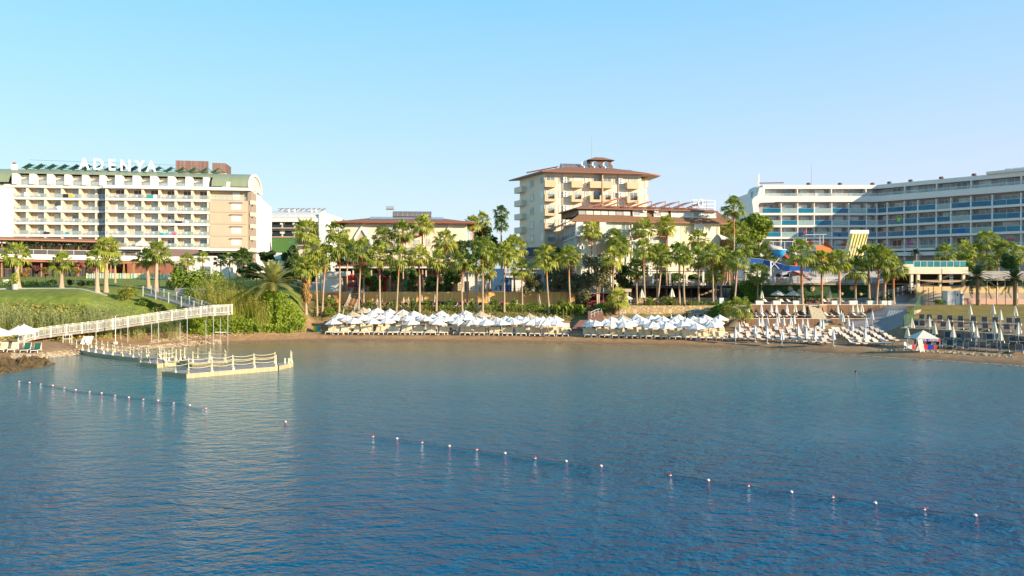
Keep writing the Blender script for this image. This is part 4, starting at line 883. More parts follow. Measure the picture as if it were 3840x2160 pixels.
# brick steps in the middle gap
T = thing('stairs', 'wide red brick steps between the two blocks of white umbrellas', 'stairs', (0,0,0)); BRK = mat('red_brick_steps', (.22,.12,.10), .85, .3, scale=5)
for k in range(9):
    D = 117.6 + k*.62; MB().box(XD(2133+k*5,D), XD(2236-k*.5,D), D, D+.66, .9+k*.0, 1.12+k*.2).build('step', BRK, T)
for k in range(6):
    D = 123.3 + k*.55; MB().box(XD(2205,D), XD(2262,D), D, D+.6, 2.0, 3.0+k*.22).build('step', BRK, T)
for px, lab in ((2217, 'left curved white handrail of the red brick steps'), (2325, 'right short white handrail beside the stone wall')):
    T = thing('handrail', lab, 'railing', at(px, 1192, 123.5)); w_ = 1.2 if px > 2300 else 2.0; q = MB()
    P = [(0,0,0), (0,.2,1.0), (w_*.5,1.2,1.35), (w_,2.2,1.55), (w_*1.1,2.3,.8)]; q.tube(P, .03, 5); q.tube([(p[0],p[1],p[2]-.45) for p in P[1:4]], .02, 4)
    for i in range(4): x = w_*i/3; q.tube([(x, i*.7, 0), (x, i*.7, 1.0+.18*i)], .025, 4)
    q.build('rail', WFR, T)
# terrace steps between fence and stone wall (behind the olive trees)
T = thing('stairs', 'red carpeted steps behind the olive trees', 'stairs', (0,0,0))
for k in range(10): D = 131 + k*.6; MB().box(XD(2200,D), XD(2290,D), D, D+.6, 4.2, 4.7+k*.25).build('step', mat('red_carpet', (.16,.03,.03), .9), T)
T = thing('hut', 'small white-fronted bar front glimpsed behind the olive trees', 'hut', (XD(2172,138),138,5.4)); MB().box(0, 5, 0, 3, 0, 3.3).build('wall', WHITE, T); MB().box(-.3, 5.3, -.6, 3.2, 3.32, 3.55).build('roof', CONC, T)
# ---- stone wall, timber deck on posts
STN = bpy.data.materials.new('rubble_stone'); STN.use_nodes = True; MATS['rubble_stone'] = STN
t = STN.node_tree; vo = t.nodes.new('ShaderNodeTexVoronoi'); vo.feature = 'DISTANCE_TO_EDGE'; vo.inputs['Scale'].default_value = 1.6; tc = t.nodes.new('ShaderNodeTexCoord'); t.links.new(tc.outputs['Object'], vo.inputs['Vector'])
v2 = t.nodes.new('ShaderNodeTexVoronoi'); v2.inputs['Scale'].default_value = 1.6; t.links.new(tc.outputs['Object'], v2.inputs['Vector'])
cr = t.nodes.new('ShaderNodeValToRGB'); e = cr.color_ramp.elements; e[0].position = .01; e[0].color = (.18,.11,.055,1); e[1].position = .06; e[1].color = (.72,.52,.28,1); t.links.new(vo.outputs['Distance'], cr.inputs[0])
hs = t.nodes.new('ShaderNodeMix'); hs.data_type = 'RGBA'; hs.blend_type = 'MULTIPLY'; hs.inputs[0].default_value = .45; t.links.new(cr.outputs[0], hs.inputs[6]); bw_ = t.nodes.new('ShaderNodeRGBToBW'); t.links.new(v2.outputs['Color'], bw_.inputs[0]); t.links.new(bw_.outputs[0], hs.inputs[7]); t.links.new(hs.outputs[2], t.nodes['Principled BSDF'].inputs['Base Color']); t.nodes['Principled BSDF'].inputs['Roughness'].default_value = .9
wall_run('stone_wall', 'warm rubble stone retaining wall below the bougainvillea', 'wall', [(2318,126.1),(2450,125.9),(2585,125.9),(2700,126.0)], 1.2, 5.05, STN, .5)
wall_run('stone_wall', 'low stone wall far back under the dark timber deck', 'wall', [(2375,137.2),(2758,137.2)], 5.0, 6.1, STN, .4)
T = thing('timber_deck', 'long dark timber deck on steel posts below the mansard building', 'deck', (XD(2362,138),138,0)); L = XD(2762,138)-XD(2362,138); zd = ZD(1073,138)
MB().box(0, L, 0, 11, zd-.12, zd+.06).build('floor', mat('deck_boards', (.16,.09,.06), .7), T); MB().box(0, L, -.08, -.004, zd-.4, zd+.1).build('edge_beam', BLACKM, T)
b = MB()
for i in range(13): x = .2+i*(L-.4)/12; b.box(x-.06, x+.06, .5, .62, 5, zd-.42)
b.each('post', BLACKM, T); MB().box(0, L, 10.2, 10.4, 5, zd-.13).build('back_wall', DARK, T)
b = MB()
for i in range(9): x = .2+i*(L-.4)/8; b.box(x-.05, x+.05, .05, .15, zd+.1, zd+2.75)
b.each('pergola_post', BLACKM, T); MB().box(0, L, .02, .18, zd+2.76, zd+2.9).build('pergola_beam', BLACKM, T)
b = MB(); b.box(0, L, .05, .1, zd+1.0, zd+1.05); b.box(0, L, .05, .1, zd+.5, zd+.54)
for i in range(60): x = i*L/60; b.box(x-.012, x+.012, .05, .08, zd+.1, zd+1.0)
b.build('balustrade', BLACKM, T)
b = MB()
for i in range(6): x = 2+i*(L-4)/5; b.box(x-.18, x+.18, 4, 4.36, zd+.07, zd+3.0)
b.each('column', WHITE, T)
def cafe_set(label, p, r, group=None):
    T = thing('cafe_set', label, 'table set', p, r, group); wd = mat('teak', (.30,.15,.08), .6)
    MB().box(-.4, .4, -.4, .4, .72, .76).box(-.05, .05, -.05, .05, 0, .72).build('table', wd, T)
    for s_ in (-1, 1):
        q = MB(); x = s_*.85; q.box(x-.22, x+.22, -.22, .22, .42, .46); q.box(x+s_*.2-.02, x+s_*.2+.02, -.22, .22, .46, .88)
        for dx in (-.2, .2):
            for dy in (-.2, .2): q.box(x+dx-.02, x+dx+.02, dy-.02, dy+.02, 0, .42)
        q.build('chair', WFR, T)
for i in range(12): cafe_set('wooden table with two chairs on the dark timber deck, %s from the left' % nth(i+1), (XD(2395+i*31,139.3), 139.3+(i%3)*.4, zd+.07), (i*37%5-2)*.2, 'tables and chairs on the timber deck')
for i in range(3): cafe_set('table with two chairs behind the railing near the olive trees, %s from the left' % nth(i+1), (XD(1945+i*65+(20 if i else 0),138.4), 138.4, 7.05), .2*i, 'tables and chairs behind the bamboo fence')
# blue-grey block and white panels behind the palms
T = thing('building', 'blue-walled pool bar with white upper terrace between the palms', 'building', (XD(1840,148),148,7.2))
MB().box(0, 3, 0, 5, 0, 4.6).build('wall', mat('blue_wall', (.03,.09,.20), .5), T); MB().box(3.02, 9.2, 1.5, 5, 0, 3.1).build('wall', WHITE, T); MB().box(2.5, 11.5, .5, 5.4, 4.4, 4.65).build('roof', WHITE, T)
q = MB(); q.box(3, 9.4, .6, .65, 3.8, 3.86)
for i in range(12): q.box(3+i*.58, 3.04+i*.58, .6, .64, 2.9, 3.8)
q.build('railing', WFR, T); MB().box(3, 9.4, .7, 5, 2.75, 2.9).build('upper_terrace', WHITE, T)
T = thing('changing_cabin', 'plain white cabin wall with black door left of the blue pool bar', 'cabin', (XD(1738,143),143,7.1)); MB().box(0, 4.8, 0, 3, 0, 3.9).build('wall', WHITE, T); MB().box(.2, 1.1, -.03, -.003, 0, 2.1).build('door', BLACKM, T)
T = thing('water_slide', 'short blue and white water slide behind the dark railing', 'water slide', (XD(1850,141),141,7.1)); b = MB(); P = [(2.4,1.5,2.9),(1.6,1.0,1.9),(.7,.5,.8),(-.3,0,.25)]
for p, q in zip(P, P[1:]): b.bar(p, q, 1.1, .08); b.bar(Vector(p)+Vector((0,-.55,.2)), Vector(q)+Vector((0,-.55,.2)), .06, .45)
b.build('chute', mat('pale_blue_plastic', (.35,.50,.62), .3), T); MB().box(2.3, 3.6, .9, 2.2, 0, 2.85).build('platform', MATS['blue_plastic'], T)
# kiosk canopy, hut
T = thing('market_canopy', 'beige flat canopy stall beside the white parasol above the stone wall', 'canopy', (XD(2304,131),131,5.0)); MB().box(0, 3.1, 0, 2.4, 2.35, 2.9).build('canopy', mat('beige_canvas', (.55,.45,.30), .8), T)
b = MB()
for x in (.1, 3.0): b.box(x-.06, x+.06, .1, .2, 0, 2.34)
b.each('post', BROWN, T); MB().box(.2, 2.9, 2.2, 2.3, 0, 2.3).build('back_cloth', mat('beige_canvas'), T)
T = thing('hut', 'small grey hut with low green roof and open door beside the stone wall', 'hut', (XD(2590,122.4),122.4,1.4)); w_ = XD(2640,122.4)-XD(2590,122.4)
MB().box(0, w_, .15, 2, 0, 2.6).build('wall', mat('green_grey_plaster', (.40,.40,.34), .9, .2, scale=3), T)
MB().add([(-.55,-.4,2.62),(w_+.5,-.4,2.62),(w_+.5,2.4,2.62),(-.55,2.4,2.62),(w_*.4,1,3.15),(w_*.65,1,3.15)], [(0,3,2,1),(0,1,5,4),(1,2,5),(2,3,4,5),(3,0,4)]).build('roof', mat('moss_green_sheet', (.16,.22,.19), .7, .2), T)
MB().box(.3, .95, .1, .14, 0, 2.2).build('doorway', DARK, T); MB().box(.95, 1.05, -.5, .12, 0, 2.2).build('door', WHITE, T); MB().box(1.45, w_-.1, .1, .14, .1, 1.7).build('panel', WHITE, T); MB().box(1.45, w_-.1, .1, .14, 1.75, 2.35).build('window', DGLASS, T)
T = thing('flagpole', 'slim flagpole with hanging red flag by the olive trees', 'flagpole', at(2263,1155,128)); MB().tube([(0,0,0),(0,0,3.6)], .04, 5).build('pole', METAL, T); MB().add([(-.05,0,2.9),(-.12,.1,2.2),(-.22,-.05,1.4),(-.02,0,1.5),(0,0,2.9)], [(0,1,2,3,4)]).build('flag', mat('red_flag_cloth', (.55,.02,.04), .8), T)
# ---- solarium: timber fronted terraces, stairs, planters
CAP = mat('cream_coping', (.70,.58,.42), .6, .05)
def tier(label, pts, z0, z1): return wall_run('timber_wall', label, 'wall', pts, z0, z1, TIMB, .12, CAP)
tier('lower timber slat wall left of the cream stairs', [(2797,121.3),(3072,121.2)], .9, 3.0); tier('lower timber slat wall right of the cream stairs, bending back at its right end', [(3116,121.2),(3275,121.0),(3303,123.4)], .9, 3.0)
tier('upper timber slat wall left of the cream stairs', [(2799,126.2),(3030,126.2)], 2.9, 5.15); tier('upper timber slat wall right of the cream stairs, with the dark sign', [(3072,125.4),(3100,126.2),(3300,126.0),(3345,127.6),(3372,131.5)], 2.9, 5.15)
T = thing('stairs', 'wide pale cream stone stairs climbing between the timber walls', 'stairs', (0,0,0)); CST = mat('cream_stone', (.48,.42,.31), .85, .15, scale=3)
for k in range(6): D = 119.2+k*.4; MB().box(XD(3090-k*1.4,D), XD(3116-k*2.5,D), D, D+.42, 1.0, 1.45+k*.29).build('step', CST, T)
for k in range(12): D = 122.3+k*.37; MB().box(XD(3045-k*1.2,D), XD(3100-k*2.5,D), D, D+.39, 2.8, 3.1+k*.19).build('step', CST, T)
PLW = mat('planter_white', (.72,.70,.66), .6, .04); PLT = mat('clipped_planting', (.05,.09,.02), .8, col2=(.13,.18,.05), scale=9, bump=1)
for i, (px, w_) in enumerate(((2847,28),(2912,28),(2986,27),(3130,27),(3198,30),(3265,28),(3312,23),(3337,18))):
    T = thing('planter', 'white box planter with clipped green top on the upper timber wall, %s from the left' % nth(i+1), 'planter', (XD(px,126.9),126.9,5.15), 0, 'white box planters on the upper terrace edge'); k = w_*.5*127/F
    MB().box(-k, k, -.3, .3, 0, .75).build('box', PLW, T); leafcloud('planting', None, None, [((0,0,.88),(k,.34,.28))], 260, PLT, .1, i, parent=T)
T = thing('planter', 'long brown timber planter full of leafy plants before the ivy wall', 'planter', (XD(3060,133.5),133.5,5.15)); MB().box(-2.0, 2.0, -.4, .4, 0, .7).build('box', BROWN, T); leafcloud('planting', None, None, [((x,0,1.1),(.6,.4,.5)) for x in (-1.6,-.8,0,.8,1.6)], 500, IVY, .16, 3, parent=T)
T = thing('timber_bench_wall', 'low orange timber back wall behind the open cream parasols', 'wall', (XD(2868,134.5),134.5,5.15)); MB().box(0, XD(2985,134.5)-XD(2868,134.5), 0, .1, 0, 1.0).build('panel', TIMB, T); MB().box(0, 5.9, -.03, .13, 1.003, 1.08).build('coping', CAP, T)
letters('wall_sign', 'dark SELENE lettering with small flame mark on the upper timber wall', '', [(c_, s_, ZD(1174,125.9), 1.0) for c_, s_ in zip('SELENE', [x*.46 for x in range(6)])], .34, Frame(3241,125.92,3300,125.8), 0, BLACKM, .03, .03)
T = thing('wall_emblem', 'small dark flame emblem above the wall lettering', 'emblem', at(3265,1163,125.88)); MB().prism([(0,.45),(.14,.15),(.2,-.05),(.1,-.25),(0,-.3),(-.1,-.25),(-.2,-.05),(-.05,.1)], lambda x, z: (x, 0, z), lambda x, z: (x, .04, z)).build('flame', BLACKM, T); MB().box(-.75, .9, 0, .03, -1.15, -1.07).build('underline', BLACKM, T)
# ---- ivy walls with wicker lights, white railing of the pool deck
wall_run('ivy_wall', 'dark green artificial ivy wall with round wicker lights', 'wall', [(2842,136.3),(3256,136.3)], 5.0, 8.55, DIVY, .3)
wall_run('ivy_wall', 'bright green ivy wall under the white ramp', 'wall', [(3318,133.5),(3438,132.0)], 5.1, 7.3, IVY, .25)
T = thing('concrete_wall', 'beige concrete wall behind the palms right of the ivy wall', 'wall', (XD(3257,136.3),136.3,5)); MB().box(0, XD(3440,136.3)-XD(3257,136.3), 0, .3, 0, 3.6).build('panel', mat('beige_concrete', (.42,.33,.22), .9, .15), T)
T = thing('concrete_slab', 'long brown-edged slab of the pool deck above the ivy wall', 'slab', (XD(2842,136),136,8.57)); MB().box(0, XD(3440,136)-XD(2842,136), -.15, 1.2, 0, .32).build('edge', mat('stained_concrete', (.36,.27,.18), .9, .3, scale=1.5), T)
leafcloud('ivy', 'bright hanging ivy on the wall left of the solarium', 'ivy', [((XD(px,135.6), 135.6+.3*(px%3), z), (1.4,.5,1.5)) for px in (2768,2790,2812,2832) for z in (5.8,7.0,8.0)], 5200, mat('leafy_green', (.08,.18,.02), .7, col2=(.20,.38,.05), scale=4, trans=.25), .17, 8)
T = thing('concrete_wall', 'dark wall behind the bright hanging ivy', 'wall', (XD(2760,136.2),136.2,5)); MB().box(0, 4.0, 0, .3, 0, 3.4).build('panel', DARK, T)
for k, (px, py, r_) in enumerate(((2963,1083,9.5),(2999,1092,9),(3047,1083,9.5),(3195,1081,9.5),(3157,1101,6),(3228,1104,6))):
    T = thing('wall_light', 'round wicker wall light on the dark ivy wall, %s from the left' % nth([1,2,3,5,4,6][k]), 'wall light', at(px, py, 136.1), 0, 'wicker lights on the ivy wall'); r = r_*136/F
    o = MB().lathe([(.05, .1), (r*.5, .08), (r, .0), (r, -.05), (.05, -.06)], 14).build('disc', mat('wicker', (.50,.32,.16), .8, .3, scale=12), T); o.rotation_euler = (R(90), 0, 0)
    if r_ > 7: o = MB().lathe([(r*.28, .11), (r*.2, .18), (0, .2)], 10).build('lamp', WFR, T); o.rotation_euler = (R(90), 0, 0)
zr = ZD(1060,136.2)
for k, (a, b_) in enumerate(((2890,3045),(3045,3210),(3210,3330),(3330,3440))): railing('pool_deck_railing', 'white pool deck railing above the ivy wall, %s section from the left' % nth(k+1), (XD(a,136.2),136.2,zr), (XD(b_-3,136.2),136.2,zr), 1.05, m=WFR, bars=3, step=2.6, group='white pool deck railings', post=.06)
T = thing('pool_deck_gate', 'white slatted panel in the pool deck railing', 'gate', (XD(2935,136.0),136.0,zr)); MB().box(0, 1.7, 0, .04, .1, 1.0).build('panel', stripes('white_slats', (.75,.74,.68), (.35,.32,.26), 6, 0, .6, .75), T)
# ---- ramp with railings, yellow wall, pavilion
T = thing('ramp', 'sloping concrete ramp with white railing between the palms and the pavilion', 'ramp', (0,0,0))
A, B = Vector((XD(3292,134.5),134.5,ZD(1118,134.5))), Vector((XD(3395,131.5),131.5,ZD(1093,131.5))); C_ = Vector((XD(3438,131),131,ZD(1092,131)))
b = MB(); b.bar(A, B, 1.3, .35); b.bar(B, C_, 1.3, .35); b.build('slab', BROWN, T)
q = MB()
for P0, P1, n in ((A, B, 6), (B, C_, 3)):
    for z in (1.0, .7, .4): q.bar(P0+Vector((0,-.65,z+.15)), P1+Vector((0,-.65,z+.15)), .05)
    for i in range(n+1): p = P0+(P1-P0)*i/n; q.box(p.x-.05, p.x+.05, p.y-.7, p.y-.6, p.z-.4, p.z+1.2)
q.build('railing', WFR, T)
YW = mat('yellow_ochre_render', (.62,.44,.22), .85, .1, scale=.8, detail=6); PKW = mat('pink_render', (.55,.35,.28), .85, .08, scale=.8)
wall_run('garden_wall', 'long yellow ochre garden wall below the pavilion', 'wall', [(3437,129.6),(3792,129.6)], 5.2, 8.35, YW, .3)
wall_run('garden_wall', 'yellow ochre garden wall at the right edge beyond the dark gap', 'wall', [(3818,129.6),(4300,129.6)], 5.2, 8.0, YW, .3)
wall_run('garden_wall', 'long low pink wall behind the date palms', 'wall', [(3612,126.4),(3806,126.2)], 5.1, 6.35, PKW, .35); wall_run('garden_wall', 'low pink wall at the right edge', 'wall', [(3818,126.2),(4300,126.2)], 5.1, 6.2, PKW, .35)
wall_run('garden_wall', 'short pink block wall at the left corner of the lawn', 'wall', [(3470,125.0),(3505,124.4)], 4.9, 5.7, PKW, .5); wall_run('garden_wall', 'small stepped pink kerb beside the mesh fence', 'wall', [(3428,117.5),(3450,119.5),(3466,124.5)], 3.0, 4.6, PKW, .35)
T = thing('service_cabin', 'white service cabin with big pale grey door on the lawn edge', 'cabin', (XD(3551,124.8),124.8,5.1))
MB().box(0, 2.9, 0, 1.6, 0, 2.55).build('body', WHITE, T); MB().box(.08, 1.5, -.06, -.003, .05, 2.5).build('door', mat('grey_door', (.42,.45,.50), .5, .03), T); MB().box(2.25, 2.7, -.05, -.003, .1, 2.1).build('side_door', SHUT, T); MB().box(1.72, 1.92, -.03, -.003, 1.7, 2.1).build('notice', BLACKM, T)
T = thing('pavilion', 'cream pavilion with teal glass terrace rail above the yellow wall', 'pavilion', (XD(3440,131),131,8.2)); w_ = XD(3627,131)-XD(3440,131); zf = ZD(1027,131)-8.2; zt = ZD(1001,131)-8.2
MB().box(-3.0, w_, -.3, 9, zf, zt).build('fascia', CREAM, T); MB().box(-3.0, -.9, -.29, 3, zt+.01, zt+.5).build('parapet', CREAM, T)
b = MB()
for px in (3415,3440,3523,3610): x = XD(px,131)-XD(3440,131); b.box(x-.05, x+.42, -.1, .4, 0, zf-.01)
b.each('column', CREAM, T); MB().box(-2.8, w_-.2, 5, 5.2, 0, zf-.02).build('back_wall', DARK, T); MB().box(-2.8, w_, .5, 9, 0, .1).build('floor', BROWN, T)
b = MB(); x0 = XD(3424,131)-XD(3440,131); TG = mat('teal_glass', (.01,.17,.20), .08, .5, scale=.4, alpha=.85, spec=.7, col2=(.04,.30,.33))
for i in range(8): a = x0+i*(w_-.3-x0)/8; MB().box(a+.04, a+(w_-.3-x0)/8-.04, -.2, -.18, zt+.1, zt+1.0).build('glass_panel', TG, T); b.box(a-.03, a+.03, -.25, -.17, zt, zt+1.05)
b.box(x0, w_-.3, -.24, -.18, zt+1.05, zt+1.1); b.box(w_-.33, w_-.27, -.25, 5, zt+1.0, zt+1.06); b.build('rail_frame', WFR, T); MB().box(x0, w_-.4, 3, 3.1, zt+.05, zt+1.1).build('glass_panel', TG, T)
STRW = mat('straw_thatch', (.42,.32,.20), .95, .25, scale=10, bump=1)
T = thing('thatch_awning', 'thin curved straw awning hanging before the pavilion columns', 'awning', (XD(3447,130.3),130.3,ZD(1052,130.3)))
n = 12; w_ = XD(3642,130.3)-XD(3447,130.3); b = MB(); b.add([(w_*i/n, yy, -.02-.35*math.sin(math.pi*i/n)*(1 if zz else .3) - (0 if zz else -.1)) for zz in (0,1) for yy in (0,) for i in range(n+1)] + [(w_*i/n, 1.2, -.0+.1) for i in range(n+1)], [(i, i+1, n+2+i, n+1+i) for i in range(n)] + [(i, 2*(n+1)+i, 2*(n+1)+i+1, i+1) for i in range(n)]); b.build('thatch', STRW, T)
T = thing('shade_roof', 'wide pale thatched shade roof right of the pavilion', 'shade roof', (XD(3640,131.5),131.5,8.3)); w_ = 26
q = MB(); q.add([(0,-1.5,1.6),(w_,-1.5,1.6),(w_,6,2.9),(1,6,2.9),(0,-1.5,1.45),(w_,-1.5,1.45)], [(0,1,2,3),(4,5,1,0)]); q.build('thatch', mat('pale_thatch', (.48,.40,.31), .95, .2, scale=6), T)
b = MB()
for i in range(6): b.box(2.2+i*3.2, 2.3+i*3.2, -1.2, -1.1, -.1, 1.44)
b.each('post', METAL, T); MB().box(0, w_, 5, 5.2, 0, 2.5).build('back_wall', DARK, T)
for px in (3668,3740,3815):
    T = thing('garden_parasol', {3668:'beige parasol under the shade roof by the left date palm', 3740:'beige parasol under the shade roof between the date palms', 3815:'beige parasol at the right edge under the shade roof'}[px], 'parasol', (XD(px,129.0),129.0,5.3)); z = ZD(1052,129)-5.3
    MB().lathe([(1.7, z), (0, z+.55)], 8).build('canopy', STRW, T); MB().tube([(0,0,0),(0,0,z+.4)], .05, 5).build('pole', METAL, T)
T = thing('wall_mark', 'dark arrow-shaped wooden pointer on the yellow wall', 'wall ornament', at(3646,1095,129.55)); MB().prism([(-.35,.9),(.35,.9),(0,.45),(.35,.45),(0,0),(.35,0),(0,-.5),(-.35,0),(0,0),(-.35,.45),(0,.45)][:3], lambda x, z: (x,0,z), lambda x, z: (x,.03,z)).prism([(-.35,.42),(.35,.42),(0,0)], lambda x, z: (x,0,z), lambda x, z: (x,.03,z)).prism([(-.35,-.05),(.35,-.05),(0,-.5)], lambda x, z: (x,0,z), lambda x, z: (x,.03,z)).box(-.04,.04,-.02,-.005,-1.2,.9).build('pointer', BLACKM, T)
# mesh fence down the lawn corner
T = thing('mesh_fence', 'green wire mesh fence stepping down beside the grey ramp', 'fence', (0,0,0)); FP = [(3383,104.5),(3396,107),(3408,110),(3420,114),(3434,119),(3446,124)]
for (pa, Da), (pb, Db) in zip(FP, FP[1:]):
    a, b_ = G(pa+6, Da), G(pb+6, Db); a.z = max(a.z, 2.4); MB().add([a, b_, b_+Vector((0,0,2.1)), a+Vector((0,0,2.1))], [(0,1,2,3)]).build('mesh', mat('green_mesh', (.05,.14,.06), .6, alpha=.35), T); MB().tube([a-Vector((0,0,.5)), a+Vector((0,0,2.2))], .05, 5).build('post', mat('green_post', (.03,.10,.04), .5), T)
for k, (px, D, h) in enumerate(((3462,123.6,3.6),(3482,124,3.0),(3532,125.5,6.2),(3500,125.6,3.8),(3698,124.2,3.0),(3737,124.4,3.0),(3770,124.4,3.0))):
    g = G(px, D); T = thing('lamp_post' if h > 5 else 'fence_post', 'slim dark post on the lawn edge, %s from the left' % nth([1,2,4,3,5,6,7][k]) if h < 5 else 'tall dark lamp post left of the grey cabin door', 'post', g, 0, None if h > 5 else 'thin dark posts behind the lawn'); MB().tube([(0,0,0),(0,0,h)], .06, 5).build('pole', BLACKM, T)
# low timber wall of the right beach terrace
wall_run('timber_wall', 'low grey-brown slat wall between the two groups of dark loungers', 'wall', [(3384,104.4),(3500,101.9),(3600,98.7),(3720,94.5),(3840,89.8),(4100,83)], 1.0, 2.62, stripes('weathered_slats', (.36,.27,.20), (.18,.12,.09), 5, 0, .8, .7, .15), .15, CAP)
wall_run('timber_wall', 'short left return of the low slat wall', 'wall', [(3384,104.4),(3420,110.5)], 1.0, 2.6, MATS['weathered_slats'], .15, CAP)
# ---- slides
T = thing('pool_slide', 'wide orange boomerang slide high behind the palms', 'water slide', (XD(3035,152),152,0)); OR = mat('orange_fibreglass', (.72,.27,.04), .3, .05, scale=.5); RO = mat('red_orange_fibreglass', (.50,.09,.03), .35, .06)
def c5(x, y, D=152): p = at(2780+x/4.954, 840+y/4.954, D); return Vector((p.x-T.location.x, p.y-T.location.y, p.z))
Lr = [c5(1240,380,156), c5(1350,390,154), c5(1420,460,152), c5(1450,570,150), c5(1475,700,148)]; Rr = [c5(1500,370,156), c5(1600,385,154), c5(1660,450,152), c5(1720,520,150), c5(1740,700,148)]
n = len(Lr); b = MB(); b.add(Lr + Rr, [(i, i+1, n+i+1, n+i) for i in range(n-1)]); b.build('chute', OR, T, smooth=True)
b = MB(); H_ = [c5(1210,300,156), c5(1290,310,154), c5(1375,420,152), c5(1430,570,150), c5(1470,700,148)]; b.add(Lr + H_, [(i, n+i, n+i+1, i+1) for i in range(n-1)]); b.build('side_wall', RO, T)
b = MB(); H_ = [c5(1525,305,156), c5(1560,330,154), c5(1690,430,152), c5(1735,520,150), c5(1750,700,148)]; b.add(Rr + H_, [(i, i+1, n+i+1, n+i) for i in range(n-1)]); b.build('side_wall', RO, T)
T = thing('pool_slide', 'pale yellow ribbed half-pipe slide standing up behind the palms', 'water slide', (0,0,0)); YS = stripes('yellow_ribs', (.70,.58,.20), (.42,.30,.08), .86, 0, .4, .93)
def c6(x, y, D): return at(2780+x/4.954, 840+y/4.954, D)
A, B, C_, E = c6(2065,180,152), c6(2345,180,152), c6(2190,700,150), c6(1935,700,150); dz = Vector((0,-.25,0))
b = MB(); Q = [A, B, C_, E]; BK = [c6(2015,140,154), c6(2365,140,154), c6(2240,700,152), c6(1870,700,152)]
b.add(Q + BK, [(0,1,2,3), (0,3,7,4), (1,5,6,2), (4,7,6,5), (0,4,5,1)]); b.build('body', mat('yellow_fibreglass', (.74,.62,.22), .45, .05), T)
b = MB()
for f in (.0, .2, .4, .6, .8, 1.0): b.bar(A+(B-A)*f+dz*.3, E+(C_-E)*f+dz*.3, .09)
b.bar(c6(2000,350,151.5), c6(2300,350,151.5), .15); b.build('rib', mat('ochre_rib', (.40,.27,.08), .5), T)
b = MB(); b.bar(c6(2020,150,152.5), c6(2365,150,152.5), .25, .85); b.build('rim', WHITE, T); MB().bar(c6(2028,350,150.5), c6(2028,800,150.5), .15).bar(c6(2200,380,150.5), c6(2030,520,150.5), .1).build('support', METAL, T)
T = thing('pool_slide', 'glossy blue bowl slide with white rim left of the orange slide', 'water slide', (0,0,0)); p = c6(700,540,146)
MB().lathe([(1.35, .75), (1.3, .2), (1.0, -.5), (.5, -.85), (0, -.95)], 18, p, None).build('bowl', mat('bright_blue_fibreglass', (.03,.30,.60), .2, .05), T, smooth=True)
MB().lathe([(1.42, .62), (1.42, .74)], 18, p).build('rim', WFR, T); b = MB(); Pp = [c6(500,390,147), c6(560,440,147), c6(640,470,147), c6(740,490,147)]; b.tube(Pp, [.35,.6,.75,.7], 8).build('chute', mat('beige_fibreglass', (.48,.42,.38), .4), T, smooth=True)
T = thing('pool_slide', 'long dark blue trough slide with pale inside crossing behind the palms', 'water slide', (0,0,0)); b = MB(); BL = mat('deep_blue_fibreglass', (.02,.10,.38), .3, .08)
P = [c6(*q) for q in ((180,690,144),(420,715,144),(600,750,143),(760,800,142),(900,835,141.5),(1080,840,141.5),(1240,840,141.5),(1400,830,142))]
for p, q in zip(P, P[1:]): b.bar(p, q, .12, 1.0); 
b.build('trough', BL, T); b = MB(); Q = [p+Vector((0,.2,.5)) for p in P]
for p, q in zip(Q, Q[1:]): b.bar(p+Vector((0,.7,.15)), q+Vector((0,.7,.15)), 1.4, .06)
b.build('inside', mat('grey_fibreglass', (.45,.47,.55), .4), T); b = MB()
for p in P[1:-1]: b.bar(p, Vector((p.x, p.y+.3, 8.8)), .12)
b.build('support', METAL, T)
for k, (pts, lab, m_) in enumerate((([(780,560,147),(850,620,146),(930,700,145),(1030,760,144)], 'red-orange tube piece running down from the blue bowl', RO), ([(960,890,139.5),(1060,930,139),(1180,980,138.6),(1290,1050,138.2)], 'red slide tail curving into the pool behind the white railing', RO), ([(740,930,140),(860,900,140),(1060,890,140),(1250,920,139.6),(1400,980,139)], 'pale grey slide loop with blue inside near the white railing', MATS['grey_fibreglass']))):
    T = thing('pool_slide', lab, 'water slide', (0,0,0)); P = [c6(*q) for q in pts]; b = MB()
    for p, q in zip(P, P[1:]): b.bar(p, q, 1.1, .5)
    b.build('chute', m_, T)
T = thing('slide_tower', 'white steel slide tower with stairs, roof frame and small red flag', 'tower', (XD(3020,154),154,8.8)); o = T.location
def r6(x, y, D=154): return c6(x, y, D) - o
b = MB()
for x in (1155,1205,1460,1520): b.bar(r6(x,200), r6(x,420), .12); b.bar(r6(x,420), Vector((r6(x,420).x, 0, 0)), .12)
b.bar(r6(1150,205), r6(1545,195), 2.0, .12); b.bar(r6(1290,320), r6(1450,320), .06); b.build('frame', METAL, T)
b = MB(); b.bar(r6(1210,70), r6(1210,300), .05); b.build('flagpole', METAL, T); MB().add([r6(1212,85), r6(1150,170), r6(1180,178), r6(1215,120)], [(0,1,2,3)]).build('flag', mat('red_flag_cloth', (.55,.02,.04), .8), T)
b = MB()
for i in range(8): f = i/7; p = r6(1200,330)*(1-f) + r6(1060,400)*f; b.box(p.x-.3, p.x+.3, -.7, .5, p.z-.05, p.z+.05)
for dy in (-.6, .5): b.bar(r6(1200,310)+Vector((0,dy,.4)), r6(1060,375)+Vector((0,dy,.4)), .06)
b.build('stair', METAL, T)
T = thing('high_railing', 'white railing of an upper walkway left of the slide tower', 'railing', (0,0,0)); b = MB(); b.bar(c6(545,325,150), c6(1035,325,150), .08)
for x in (590,735,805,955,1035): b.bar(c6(x,325,150), c6(x,500 if x in (735,805) else 400,150), .08)
b.build('rail', WFR, T)
